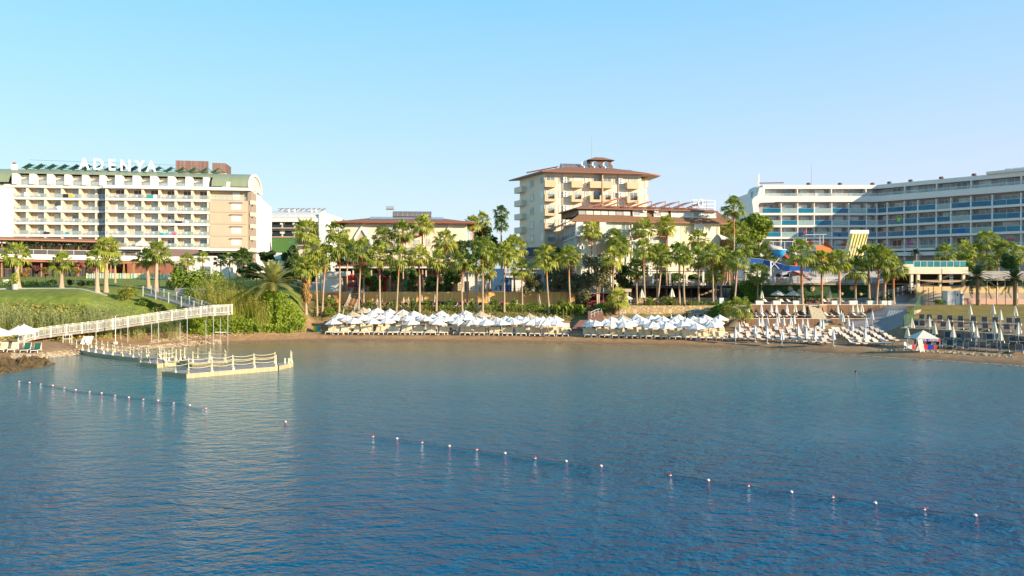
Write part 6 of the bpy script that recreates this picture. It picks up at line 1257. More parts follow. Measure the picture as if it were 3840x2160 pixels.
carpet('ivy_bank', 'thick climbing ivy and bindweed covering the bank below the date palm', 690, 1135, 110, 122, 17000, IB, 1, (.4,1.9), .2, 1.0)
carpet('bank_scrub', 'rough scrub and dry grass on the left bank under the walkway', -200, 760, 100, 108.5, 8000, mat('scrub_leaf', (.20,.22,.04), .8, col2=(.46,.36,.12), scale=.6, trans=.2), 2, (.1,.7), .17, 1.2)
carpet('grass_tufts', 'grass and weeds on the planted bank behind the parasols', 1180, 2320, 126.5, 135.5, 9000, mat('weed_leaf', (.18,.22,.04), .8, col2=(.36,.33,.09), scale=.6, trans=.2), 3, (.05,.5), .14, 2.2)
0 and carpet('lawn_blades', 'uneven longer grass on the left lawn slope', -250, 620, 108, 117, 6000, mat('long_grass', (.14,.20,.02), .8, col2=(.25,.32,.05), scale=.4, trans=.3), 4, (.02,.22), .12, 5.5)
b_ = [((XD(px,117), 116.35+.12*(px%4), gz(px,117)+.3*k), (.6,.55,.6)) for px in (1005,1020,1035,1045) for k in range(1,17)]
leafcloud('climbing_ivy', 'ivy climbing up the trunk of the big date palm', 'ivy', b_, 4600, IB, .2, 31, kind='stuff')
# ================================================================ beach furniture
PLAST = mat('white_plastic', (.74,.74,.72), .4, .03); CRC = mat('cream_cushion', (.66,.54,.35), .85, .06, scale=1.5, rnd=.10); PKC = mat('pale_pink_cushion', (.60,.52,.45), .85, .05, scale=1.5, rnd=.12)
GRC = mat('charcoal_sling', (.075,.068,.068), .95, .15, spec=.1); MRC = mat('maroon_sling', (.10,.012,.022), .8, .15); DGC = mat('dark_green_sling', (.012,.09,.055), .8, .15); WDF = mat('brown_wood_frame', (.20,.09,.05), .6, .15); SILV = mat('silver_frame', (.60,.60,.62), .35, .05, metal=.4)
CANV = mat('white_canvas', (.80,.80,.81), .85, .03, scale=2, trans=.18, rnd=.03); CANB = mat('beige_parasol_canvas', (.58,.48,.36), .85, .05, trans=.15); CANC = mat('cream_parasol_canvas', (.76,.72,.60), .85, .04, trans=.2, rnd=.05)
def lounger_proto(kind, fr, cu, ang, thick, wd=.66):
    """seat along -Y (foot) to the hinge at y=.15, backrest rising behind it"""
    T = thing('sun_lounger', 'proto', 'sun lounger'); ca, sa = math.cos(R(ang)), math.sin(R(ang)); h = .32; L1, L2 = 1.25, .78; w2 = wd/2
    f = MB()
    for s_ in (-1, 1): f.bar((s_*w2, .15-L1, h-.03), (s_*w2, .55, h-.03), .05, .06); f.bar((s_*w2, .15, h), (s_*w2, .15+L2*ca, h+L2*sa), .04, .05)
    f.bar((-w2, .15-L1, h-.03), (w2, .15-L1, h-.03), .05, .06); f.bar((-w2, .15+L2*ca, h+L2*sa), (w2, .15+L2*ca, h+L2*sa), .04, .05); f.bar((-w2, .15+L2*ca*.8, h+L2*sa*.8), (-w2, .55, h-.05), .03); f.bar((w2, .15+L2*ca*.8, h+L2*sa*.8), (w2, .55, h-.05), .03)
    f.build('frame', fr, T)
    for s_ in (-1, 1):
        for y in (.25-L1, .45): MB().bar((s_*w2, y, h-.05), (s_*(w2+.04), y+(-.06 if y < 0 else .08), 0), .05).build('leg', fr, T)
    c = MB(); x = w2-.02; n = 4; P = [(.15-L1+.02, h), (.15-L1*.5, h+.01), (.12, h+.01)]
    c.side([(P[0][0], h), (.13, h), (.13, h+thick), (P[0][0], h+thick*.8)], -x, x); c.build('seat', cu, T)
    c = MB(); q = Vector((0, ca, sa)); nn = Vector((0, -sa, ca)); o = Vector((0, .15, h+.01)); a = [o, o+q*(L2-.02), o+q*(L2-.02)+nn*thick, o+nn*thick]; c.side([(p.y, p.z) for p in a], -x, x); c.build('backrest', cu, T)
    return T
LP = {'cream': lounger_proto('cream', PLAST, CRC, 58, .07), 'pink': lounger_proto('pink', WDF, PKC, 42, .12, .70), 'dark': lounger_proto('dark', SILV, GRC, 50, .03), 'maroon': lounger_proto('maroon', PLAST, MRC, 50, .03), 'green': lounger_proto('green', PLAST, DGC, 58, .05)}
USED = set(); NL = [0]
def lounger(kind, px, D, rz, label, group, z=None, scl=1.0):
    p = G(px, D); NL[0] += 1
    if z is not None: p.z = z
    if kind not in USED: USED.add(kind); T = LP[kind]; T.location = p; T.rotation_euler = (0, 0, rz); T['label'] = label; T['group'] = group; T.scale = (scl,)*3; return T
    return dup(LP[kind], LP[kind].children, p, rz, label, group, scl)
def Dof(px, py):
    return onground(px, py, 78, 140).y
r = random.Random(9)
c2b = lambda x: 960+x/3.22; c3b = lambda x: 1700+x/3.22; c4b = lambda x: 2300+x/3.22; c5b = lambda x: 3040+x/3.22
B1 = [c2b(x) for x in (895,970,1050,1110,1210,1295,1355,1475,1530,1630,1690,1785,1840,1930,1990,2085,2140,2245,2300,2500,2560)] + [c3b(x) for x in (115,188,290,350,465,525,625,685,785,845,955,1015,1115,1180,1280,1340)][2:]
B2 = [c3b(x) for x in (1605,1685,1775,1840,1940,2015,2110,2185)] + [c4b(x) for x in (80,180,245,345,415,520,590,700,770,880,950,1060,1125,1245,1315)]
def beach_rows(front, kind, group, where, D0, dD, counts, rz=0, skew=0):
    for k, cnt in enumerate(counts):
        P = front if k == 0 else [front[0]+6 + (front[-1]-front[0]-8)*(i+.3*r.random())/max(1, cnt-1) for i in range(cnt)]
        for i, px in enumerate(P):
            Dd = D0(px) + k*dD + r.uniform(-.15,.15)
            lounger(kind, px + skew*k, Dd, rz + R(r.uniform(-5,5)), '%s, %s from the left in the %s row %s' % ('cream cushioned lounger' if kind == 'cream' else 'pale brown-framed lounger', nth(i+1), ['waterfront', 'second', 'third', 'fourth', 'fifth', 'sixth'][k], where), group, scl=1.2 if kind == 'cream' else 1.0)
beach_rows(B1, 'cream', 'cream loungers on the left beach block', 'of the left parasol block', lambda px: shore(px)+3.4, 3.1, [len(B1), 26, 20])
beach_rows(B2, 'cream', 'cream loungers on the middle beach block', 'of the middle parasol block', lambda px: shore(px)+3.4, 3.1, [len(B2), 17, 14])
S1_ = [c4b(x) for x in (1450,1545,1645,1765,1900,2000,2085,2185,2275,2375,2475,2560)]
beach_rows(S1_, 'pink', 'pale loungers on the sand before the timber wall', 'before the timber wall', lambda px: shore(px)+3.4, 3.6, [12, 11, 10, 9, 7], R(4), 9)
for k in range(6):
    l_, r_, D = [3197,3186,3174,3160,3146,3133][k], [3318,3345,3330,3316,3296,3278][k], 97.5+k*3.0; n = 5
    for i in range(n): lounger('pink', l_+(r_-l_)*i/(n-1), D, R(10+r.uniform(-4,4)), 'pale lounger, %s from the left in row %s right of the cream stairs' % (nth(i+1), ['one','two','three','four','five','six'][k]), 'pale loungers right of the cream stairs')
for i, x in enumerate((450,600,735,830,960,1100,1300,1500,1680)): lounger('pink', 2740+x/5.795, 124.2+(i%2)*.5, R(38), 'pale lounger on the middle timber terrace left of the stairs, %s from the left' % nth(i+1), 'pale loungers on the middle timber terrace, left part', 3.0)
for i, x in enumerate((150,270,450,680,760,870,970)): lounger('pink', 3080+x/5.795, 124.2+(i%2)*.5, R(38), 'pale lounger on the middle timber terrace right of the stairs, %s from the left' % nth(i+1), 'pale loungers on the middle timber terrace, right part', 3.0)
for i, px in enumerate((2875,2938,2964,3098,3166)): lounger('pink', px, 128.6, R(30), 'pale lounger on the top terrace between the white planters, %s from the left' % nth(i+1), 'pale loungers on the top terrace', 5.2)
RA = [(x, 815+ (x-1340)*.045) for x in (1340,1430,1560,1680,1810,1965,2100,2230,2400,2500)]; RB = [(x, 895+(x-1270)*.045) for x in (1270,1345,1450,1600,1690,1810,1960,2110,2240,2370,2500)]
RC = [(x, 1035+(x-1540)*.06) for x in (1540,1650,1780,1900,2030,2160,2290,2440,2560)]; RD_ = [(x, 1125+(x-1420)*.07) for x in (1420,1550,1680,1800,1950,2080,2210,2350,2520)]
for rw, nm in ((RA, 'back row by the lawn'), (RB, 'row above the low slat wall'), (RC, 'row below the low slat wall'), (RD_, 'row nearest the water')):
    for i, (x, y) in enumerate(rw): lounger('dark', c5b(x), Dof(c5b(x), 950+y/3.22), R(-32), 'charcoal lounger, %s from the left in the %s' % (nth(i+1), nm), 'charcoal loungers on the right beach', scl=1.08)
for i, px in enumerate((1407,1449,1497,1525,1584,1631,1662,1705,1724,1749,1799,1883)): lounger('maroon', px, 133.9+(i%3)*.2, R([25,-20,10][i%3]), 'maroon lounger with white frame before the bamboo fence, %s from the left' % nth(i+1), 'maroon loungers before the bamboo fence')
for i, (px, k) in enumerate(((-14,'cream'),(12,'cream'),(52,'cream'),(100,'green'),(138,'green'))): lounger(k, px, 91.5, R(18), ['cream lounger at the far left beach, at the frame edge','cream lounger at the far left beach under the parasol','cream lounger at the far left beach, nearest the green ones','dark green lounger at the far left beach with white towel, left of two','dark green lounger at the far left beach, right of two'][i], 'loungers on the far left beach', scl=1.1)
lounger('green', 1288, Dof(1288, 1232), 0, 'single dark green lounger near the left end of the left parasol block', None)
for k in LP:
    if k not in USED: bpy.data.objects.remove(LP[k])
# ---- parasols
def parasol_proto(canv, rad, h, seed=0):
    T = thing('parasol', 'proto', 'parasol'); n = 8; rr = random.Random(seed); b = MB(); b.v.append((0, 0, h)); m = 8
    for j in range(n): a = 2*math.pi*j/n; b.v.append((rad*math.cos(a), rad*math.sin(a), h-.72-rr.uniform(0,.08)))
    for j in range(n): a = 2*math.pi*(j+.5)/n; b.v.append((rad*.90*math.cos(a), rad*.90*math.sin(a), h-.74))
    for j in range(n): a = 2*math.pi*(j+.5)/n; b.v.append((rad*.45*math.cos(a), rad*.45*math.sin(a), h-.41))
    for j in range(n):
        k = (j+1) % n; b.f += [(0, 1+j, 1+2*n+j), (1+j, 1+n+j, 1+2*n+j), (1+n+j, 1+k, 1+2*n+j), (1+k, 0, 1+2*n+j)]; b.m += [0]*4
    for j in range(n):
        k = (j+1) % n; p, q, s_ = b.v[1+j], b.v[1+n+j], b.v[1+k]; dn = lambda v: (v[0], v[1], v[2]-.16); b.add([p, q, dn(q), dn(p)], [(0,1,2,3)]); b.add([q, s_, dn(s_), dn(q)], [(0,1,2,3)])
    b.build('canopy', canv, T); MB().tube([(0,0,0),(0,0,h+.08)], .035, 6).build('pole', PLAST, T); MB().lathe([(.28, 0), (.28, .08), (.06, .14), (0, .14)], 8).build('base', CONC, T)
    return T
def closed_proto(canv, h, wide):
    T = thing('parasol', 'proto', 'parasol'); b = MB(); b.lathe([(.02, h), (.10*wide, h-.35), (.22*wide, h-1.15), (.27*wide, h-1.5), (.16*wide, h-1.46)], 12, wob=lambda j, z: 1.22 if j % 2 else .80); b.build('canopy', canv, T)
    MB().tube([(0,0,0),(0,0,h+.06)], .035, 6).build('pole', PLAST, T); MB().lathe([(.26, 0), (.26, .1), (.06, .15), (0, .15)], 8).build('base', CONC, T); return T
PP = {'open': parasol_proto(CANV, 1.42, 2.6), 'open2': parasol_proto(CANV, 1.58, 2.65, 4), 'beige': parasol_proto(CANB, 1.55, 2.7, 2), 'creamopen': parasol_proto(CANC, 1.35, 2.4, 3), 'closed': closed_proto(CANV, 2.45, 1.0), 'closedcream': closed_proto(CANC, 2.5, 1.2), 'closedbig': closed_proto(CANC, 3.3, 1.6), 'closedbeige': closed_proto(mat('striped_beige_canvas', (.50,.42,.30), .9, .2, scale=6), 2.4, .9)}
UP = set()
def parasol(kind, px, D, label, group, z=None, scl=1.0, tilt=0):
    p = G(px, D)
    if z is not None: p.z = z
    if kind not in UP: UP.add(kind); T = PP[kind]; T.location = p; T['label'] = label; T.scale = (scl,)*3; T.rotation_euler = (0, 0, px)
    else: T = dup(PP[kind], PP[kind].children, p, px*1.0, label, group, scl)
    if group: T['group'] = group
    T.rotation_euler = (R(tilt*r.uniform(-1,1)), R(tilt*r.uniform(-1,1)), px*1.0); return T
def Dcan(px, py, h):
    D = shore(px) + 2.5
    while D < 127.5:
        if ZD(py, D) - gz(px, D) >= h: pass
        if gz(px, D) + h <= ZD(py, D) and False: pass
        if ZD(py, D) <= gz(px, D) + h: return D
        D += .15
    return 127.0
O1 = [(c2b(x), 900+y/3.22) for x, y in ((940,980),(1190,965),(1410,970),(1580,960),(1890,985),(2050,950),(2190,1010),(2430,975),(1015,915),(1400,890),(1590,905),(1910,915),(2220,940),(2395,920),(2550,905),(1465,850),(1620,860),(1770,870),(1920,880),(2230,880),(2540,880))] + \
     [(c3b(x), 900+y/3.22) for x, y in ((240,1025),(410,1005),(590,1000),(740,975),(935,990),(1065,1025),(1245,1010),(290,960),(625,950),(790,945),(1065,950),(1240,940),(1120,1000),(160,930),(380,950),(540,960),(700,960),(860,960),(1000,960),(1160,950))] + [(c2b(x), 900+y/3.22) for x, y in ((1100,940),(1300,930),(1500,925),(1680,930),(1840,935),(2000,930),(2130,925),(2310,940),(2480,930))]
O2 = [(c3b(x), 900+y/3.22) for x, y in ((1670,990),(1725,1030),(1835,980),(1895,1025),(1920,960),(2040,960),(2070,1045),(2170,990))] + [(c4b(x), 900+y/3.22) for x, y in ((280,920),(450,935),(370,1000),(470,1050),(590,950),(650,1030),(750,970),(775,925),(890,975),(1010,1030),(1045,970),(1120,930),(1230,970),(1290,930),(1210,1020),(560,1005),(200,1000),(330,955),(520,930),(700,1000),(840,1010),(960,945),(1160,1000))]
for lst, where in ((O1, 'left'), (O2, 'middle')):
    for i, (px, py) in enumerate(sorted(lst)):
        D = Dcan(px, py, 2.2); parasol('open2' if i % 3 == 1 else 'open', px, D, 'open white parasol, %s from the left in the %s beach block' % (nth(i+1), where), 'open white parasols in the %s beach block' % where, tilt=5, scl=1.0)
for i, (px, py, k) in enumerate(((c2b(1170),1176,'beige'),(c2b(1300),1162,'beige'),(c3b(325),1176,'beige'),(c2b(1745),1184,'beige'),(c3b(470),1193,'beige'),(c3b(920),1184,'beige'),(c4b(110),1190,'beige'))):
    parasol(k, px, min(126.5, Dcan(px, py, 2.3)), 'beige parasol among the white ones, %s from the left' % nth([1,2,4,3,5,6,7][i]), 'beige parasols among the white ones', tilt=2)
C1 = [(c2b(x), 1225+y) for x, y in ((1280,0),(1580,12),(1735,14),(2040,12),(2320,10),(2445,22))] + [(c3b(x), 1228+y) for x, y in ((60,14),(905,18),(440,6))] + [(c4b(x), 1228+y) for x, y in ((820,26),(865,18),(700,10))]
for i, (px, py) in enumerate(sorted(C1)): parasol('closed', px, Dof(px, py), 'folded white parasol between the open ones, %s from the left' % nth(i+1), 'folded parasols between the open ones', scl=1.05)
z3 = lambda x: 2740+x/5.795
C3 = [(z3(x), 1080+y/5.795) for x, y in ((105,1220),(190,1090),(535,1180),(615,950),(685,930),(795,1210),(800,950),(1005,960),(1040,850),(1115,1270),(1155,940),(1310,940),(1380,900),(1470,1130),(1565,1000),(1640,1200),(1670,1000),(1845,1220),(1955,970),(2010,1020),(2235,1270),(270,850))]
C5 = [(c5b(x), 950+y/3.22) for x, y in ((745,870),(672,960),(660,1115),(455,945),(508,1015),(370,860),(392,900))]
for i, (px, py) in enumerate(sorted(C3+C5)): parasol('closed', px, min(120, Dof(px, py)), 'folded white parasol standing among the pale loungers, %s from the left' % nth(i+1), 'folded parasols among the pale loungers', scl=.98)
for i, (x, g_) in enumerate(((375,0),(665,0),(885,0),(995,0),(1225,0),(1400,1),(1590,1))): parasol('closedcream' if g_ else 'closed', z3(x), 124.6, 'folded white parasol on the middle timber terrace left of the stairs, %s from the left' % nth(i+1), 'folded parasols on the middle terrace, left part', 3.0)
for i, x in enumerate((355,682,775,880)): parasol('closedcream', 3080+x/5.795, 124.6, 'folded white parasol on the middle timber terrace right of the stairs, %s from the left' % nth(i+1), 'folded parasols on the middle terrace, right part', 3.0)
for px, lab in ((2857, 'folded white parasol on the top terrace at the left end'), (3114, 'folded cream parasol on the top terrace left of the planters')): parasol('closedcream', px, 130.5, lab, None, 5.2)
for px, lab in ((2918, 'open cream parasol over the person on the top terrace'), (2975, 'open cream parasol beside the first palm of the top terrace')): parasol('creamopen', px, 132.6, lab, None, 5.2)
RP = [(c5b(x), 950+y/3.22) for x, y in ((1925,815),(2205,810),(2472,835),(2295,885),(1225,985),(1170,1110),(1435,980),(1500,1060),(1665,1010),(1722,1105),(1955,1040),(2005,1120),(2222,1050),(2292,1150),(2510,1085))]
for i, (px, py) in enumerate(sorted(RP)): parasol('closedcream', px, Dof(px, py), 'folded white parasol on the right beach, %s from the left' % nth(i+1), 'folded parasols on the right beach', scl=.98)
for i, px in enumerate((1414,1430,1513,1532,1557,1582,1631,1680,1770,1832)): parasol('closedbeige', px, 134.8, 'folded striped beige parasol before the bamboo fence, %s from the left' % nth(i+1), 'folded beige parasols before the bamboo fence', scl=.95 if i not in (7,) else .8)
for px, D, lab in ((2407,127.6,'big folded cream parasol above the stone wall, left of two'), (2520,127.8,'big folded cream parasol above the stone wall, right of two')): parasol('closedbig', px, D, lab, None)
for px, D, lab, z in ((1722,139.5,'tall folded cream parasol before the white cabin',7.1),(1910,139.5,'folded grey and cream parasol behind the dark railing',7.1),(2068,140,'folded cream parasol seen between the olive trees',7.6)): parasol('closedbig', px, D, lab, None, z, .8)
parasol('open', 2347, 128.6, 'open white and blue parasol beside the beige market canopy', None, scl=.9); parasol('creamopen', 530, 163.5, 'open cream parasol on the restaurant terrace', None, 14.9, 1.5)
parasol('open2', 68, 92.8, 'open white parasol over the far left loungers', None, scl=1.12); parasol('open2', -2, 91.5, 'open white parasol cut by the left frame edge', None, scl=1.12); parasol('open', 90, 95.2, 'open white parasol behind the one over the far left loungers', None, scl=1.12)
parasol('creamopen', 2975, 150, 'small white parasol beside the slide tower', None, 13.2); 
for k in PP:
    if k not in UP: bpy.data.objects.remove(PP[k])
# small tables
def side_table(px, D, label, group, first=[None]):
    p = G(px, D)
    if first[0] is None:
        T = thing('side_table', label, 'side table', p, 0, group); MB().box(-.24, .24, -.24, .24, .40, .44).build('top', PLAST, T)
        for sx_ in (-1, 1):
            for sy_ in (-1, 1): MB().bar((sx_*.19, sy_*.19, .4), (sx_*.22, sy_*.22, 0), .05).build('leg', PLAST, T)
        first[0] = T
    else: dup(first[0], first[0].children, p, 0, label, group)
for lst, nm in ((B1, 'left'), (B2, 'middle')):
    n = 0
    for a, b_ in zip(lst, lst[1:]):
        if b_-a > 22: n += 1; side_table((a+b_)/2, shore(a)+2.9, 'low white table between front loungers, %s from the left in the %s block' % (nth(n), nm), 'low white tables between the loungers of the %s block' % nm)
def crate(name, label, cat, p, dims, m, group=None, part='body', lid=None):
    T = thing(name, label, cat, p, 0, group); MB().box(-dims[0]/2, dims[0]/2, -dims[1]/2, dims[1]/2, 0, dims[2]).build(part, m, T); MB().box(-dims[0]/2-.02, dims[0]/2+.02, -dims[1]/2-.02, dims[1]/2+.02, dims[2]+.003, dims[2]+.08).build('lid', lid or m, T); return T
for i, (px, c_) in enumerate(((1180,'yellow'),(1188,'green'),(1196,'blue'))): crate('bin', '%s recycling bin on the sand left of the loungers' % c_, 'bin', G(px, Dof(px,1244)), (.34,.34,.85), mat(c_+'_bin', {'yellow':(.62,.58,.02),'green':(.12,.45,.04),'blue':(.02,.25,.48)}[c_], .4))
# ================================================================ walkway, dock, rocks
WP = mat('walkway_white', (.72,.70,.64), .5, .05); WDK = mat('grey_planks', (.34,.30,.27), .8, .2)
T = thing('walkway', 'long sloping white-railed walkway on thin posts above the left beach', 'walkway', (0,0,0))
PTS = [(px, D, ZD(py, D)) for px, py, D in ((70,1287,98),(123,1267,99),(220,1253,100),(370,1236,101.5),(505,1216,103),(640,1196,104.5),(783,1178,106),(857,1174,107))]
V = [Vector((XD(px, D), D, z)) for px, D, z in PTS]; off = Vector((-.15, 1.7, 0))
b = MB()
for p, q in zip(V, V[1:]): b.add([p, q, q+off, p+off, p-Vector((0,0,.28)), q-Vector((0,0,.28)), q+off-Vector((0,0,.28)), p+off-Vector((0,0,.28))], [(0,1,2,3),(4,7,6,5),(0,4,5,1),(2,6,7,3)])
b.build('deck', WDK, T)
def walk_rail(T, V, off, h=1.22, step=1.9, balus=.13, m=WP, postw=.09):
    S = [0]
    for p, q in zip(V, V[1:]): S.append(S[-1]+(q-p).length)
    def pt(s):
        for i in range(len(V)-1):
            if s <= S[i+1]+1e-6: f = (s-S[i])/(S[i+1]-S[i]); return V[i]+(V[i+1]-V[i])*f + off
        return V[-1]+off
    n = int(S[-1]/step)
    for k in range(n+1): p = pt(S[-1]*k/n); MB().box(p.x-postw, p.x+postw, p.y-.06, p.y+.06, p.z-.3, p.z+h+.08).build('post', m, T)
    b = MB()
    for p, q in zip(V, V[1:]):
        for z in (h, h*.86, .12): b.bar(p+off+Vector((0,0,z)), q+off+Vector((0,0,z)), .06, .05)
    if balus:
        k = int(S[-1]/balus)
        for i in range(k): p = pt(S[-1]*i/k); b.box(p.x-.018, p.x+.018, p.y-.015, p.y+.015, p.z+.12, p.z+h*.86)
    b.build('rail', m, T)
walk_rail(T, V, Vector((0,0,0)), balus=.15); walk_rail(T, V, off, balus=.2)
for px, py0, py1, dd in ((360,1242,1275,0),(333,1240,1272,1.6),(453,1226,1275,1.6),(479,1224,1273,0),(568,1210,1262,0),(594,1206,1267,0),(675,1194,1254,1.6),(702,1192,1272,0),(772,1182,1232,1.6),(800,1178,1253,0),(826,1176,1232,1.6),(854,1176,1261,0)):
    D = lerp_tab([(p[0], p[1]) for p in PTS], px)+dd; z1 = lerp_tab([(p[0], p[2]) for p in PTS], px)-.28; x = XD(px, D); MB().tube([(x,D,gz(px,D)-.4),(x,D,z1)], .05, 6).build('leg', METAL, T)
b = MB(); b.bar((XD(806,107),107,ZD(1246,107)), (XD(852,107),107,ZD(1246,107)), .12); b.build('brace', WP, T)
T = thing('walkway', 'upper grey-railed flight of the walkway turning back towards the lawn', 'walkway', (0,0,0)); V2 = [Vector((XD(px,D),D,ZD(py,D))) for px, py, D in ((775,1178,108.4),(700,1150,110.5),(620,1124,112.5),(537,1104,114.5))]; off2 = Vector((.5,1.6,0)); b = MB()
for p, q in zip(V2, V2[1:]): b.add([p, q, q+off2, p+off2, p-Vector((0,0,.25)), q-Vector((0,0,.25)), q+off2-Vector((0,0,.25)), p+off2-Vector((0,0,.25))], [(3,2,1,0),(4,5,6,7),(0,1,5,4),(3,7,6,2)])
b.build('deck', WDK, T); GP = mat('grey_rail_panel', (.30,.33,.33), .3, .1, alpha=.55); walk_rail(T, V2, Vector((0,0,0)), 1.25, 2.4, None, postw=.06, m=mat('grey_white_post', (.60,.60,.58), .5)); walk_rail(T, V2, off2, 1.25, 2.4, None, postw=.06, m=MATS['grey_white_post']); b = MB()
for p, q in zip(V2, V2[1:]): b.add([p+Vector((0,0,.15)), q+Vector((0,0,.15)), q+Vector((0,0,1.1)), p+Vector((0,0,1.1))], [(0,1,2,3)])
b.build('panel', GP, T)
wall_run('retaining_wall', 'pale grey concrete retaining wall under the tall hedge', 'wall', [(655,121),(765,119.5)], 4.6, ZD(1080,120.5), mat('streaked_concrete', (.42,.40,.38), .9, .25, scale=1.0, stretch=(2,2,.3)), .3)
T = thing('path_kerb', 'pale kerb and path along the edge of the left lawn', 'kerb', (0,0,0)); b = MB(); P = [G(px, 115.4+.6*math.sin(px*.01)) for px in range(-200, 440, 40)]
for p, q in zip(P, P[1:]): b.bar(p+Vector((0,0,.06)), q+Vector((0,0,.06)), .25, .2)
b.build('kerb', CONC, T); b = MB()
for p, q in zip(P, P[1:]): b.add([p+Vector((0,.15,.05)), q+Vector((0,.15,.05)), q+Vector((0,1.3,.10)), p+Vector((0,1.3,.10))], [(0,1,2,3)])
b.build('path', CONC, T)
# floating dock
DTOP = mat('dock_top', (.34,.30,.29), .8, .12, scale=2); DSD = stripes('dock_side', (.74,.69,.45), (.36,.31,.18), 2.0, 0, .6, .97, .06); DPS = mat('dock_post', (.66,.61,.42), .6, .06)
def dock(label, poly, posts, ropes, top=.45):
    T = thing('floating_dock', label, 'floating dock', (poly[0][0], poly[0][1], 0)); o = Vector((poly[0][0], poly[0][1], 0)); P = [(x-o.x, y-o.y) for x, y in poly]
    b = MB(); b.k = 1; n = len(P); b.add([(x,y,-.15) for x, y in P] + [(x,y,top) for x, y in P], [(i,(i+1)%n,(i+1)%n+n,i+n) for i in range(n)]); b.k = 0; b.add([(x,y,top) for x, y in P], [tuple(range(n))]); b.build('deck', [DTOP, DSD], T)
    X = []
    for p in posts:
        p = (p[0]-o.x, p[1]-o.y); X.append(p); MB().lathe([(.16, top), (.07, top+.3), (.045, top+.5), (.045, top+1.15), (.07, top+1.2), (0, top+1.25)], 6, (p[0], p[1], 0)).build('post', DPS, T)
    b = MB()
    for i, j in ropes:
        for hz in (1.1, .62):
            A, B = Vector((*X[i], top+hz)), Vector((*X[j], top+hz)); b.tube([A+(B-A)*t-Vector((0,0,.55*t*(1-t))) for t in (0,.2,.4,.6,.8,1)], .028, 4, False)
    b.build('rope', mat('cream_rope', (.62,.56,.38), .8), T); return T
def pp(px, py, z=0): D = (H-z)*F/(py-YH); return (XD(px, D), D)
fr = [pp(*q) for q in ((262,1316),(280,1321),(341,1334),(399,1343),(460,1351),(520,1357),(600,1362),(668,1366))]
def shift(p, q, d): v = Vector((q[0]-p[0], q[1]-p[1])).normalized(); return (p[0]-v.y*d, p[1]+v.x*d)
bk = [shift(fr[i], fr[min(i+1, len(fr)-1)] if i < len(fr)-1 else (fr[i][0]+1, fr[i][1]-.1), 2.0) for i in range(len(fr))]
def along(P, n, inset):
    S = [0]; Q = [Vector(p) for p in P]
    for a, c in zip(Q, Q[1:]): S.append(S[-1]+(c-a).length)
    out = []
    for k in range(n):
        s = .6+(S[-1]-1.0)*k/(n-1)
        for i in range(len(Q)-1):
            if s <= S[i+1]: f = (s-S[i])/(S[i+1]-S[i]); p = Q[i]+(Q[i+1]-Q[i])*f; out.append((p.x, p.y+inset)); break
    return out
f_, k_ = along(fr, 12, .15), along(bk, 13, -.15)
dock('curving floating walkway of grey cubes running out from the left beach', fr + bk[::-1], f_ + k_, [(i, i+1) for i in range(len(f_)-1)] + [(len(f_)+i, len(f_)+i+1) for i in range(len(k_)-1)])
def plat(label, cs, edges, step=2.0, skip=()):
    posts = []; ropes = []
    cx, cy = sum(c[0] for c in cs)/len(cs), sum(c[1] for c in cs)/len(cs)
    for e in edges:
        a, c = Vector(cs[e]), Vector(cs[(e+1)%len(cs)]); L = (c-a).length; n = max(1, round(L/step)); st = len(posts)
        for k in range(n+1): p = a+(c-a)*k/n; v = (Vector((cx,cy))-p).normalized()*.18; posts.append((p.x+v.x, p.y+v.y))
        ropes += [(st+i, st+i+1) for i in range(n)]
    dock(label, cs, posts, ropes)
N1, N2, N3, N4 = pp(607.5,1410), pp(699.6,1419), pp(1042,1389.6), (XD(1036,80.3), 80.3)
plat('big front platform of the floating dock with rope railings', [N2, N3, N4, N1], [0, 2, 3], 2.3)
plat('low step platform at the right tip of the floating dock', [pp(1046,1388), pp(1100,1375), (XD(1092,82), 82), (XD(1040,80.4), 80.4)], [1], 1.2)
plat('small square platform in the middle of the floating dock', [pp(523,1374), pp(589,1380), pp(662,1371), (XD(596,84.4), 84.4)], [0, 1, 2], 1.5)
plat('rear platform of the floating dock joining the walkway', [(XD(672,83.6), 83.6), (XD(720,80.6), 80.6), (XD(852,80.2), 80.2), (XD(848,83.2), 83.2), (XD(690,86.0), 86.0)], [1, 2, 3, 4], 2.0)
for i, x in enumerate((1285,1332)): p = pp(680+x/3.309, 1250+372/3.309, .45); T = thing('mooring_post', 'short cream mooring horn on the dock tip, %s' % ['left of two','right of two'][i], 'mooring post', (p[0], p[1], .45), 0, 'mooring horns on the dock tip'); MB().lathe([(.14, 0), (.08, .3), (.10, .55), (0, .6)], 7).build('horn', DPS, T)
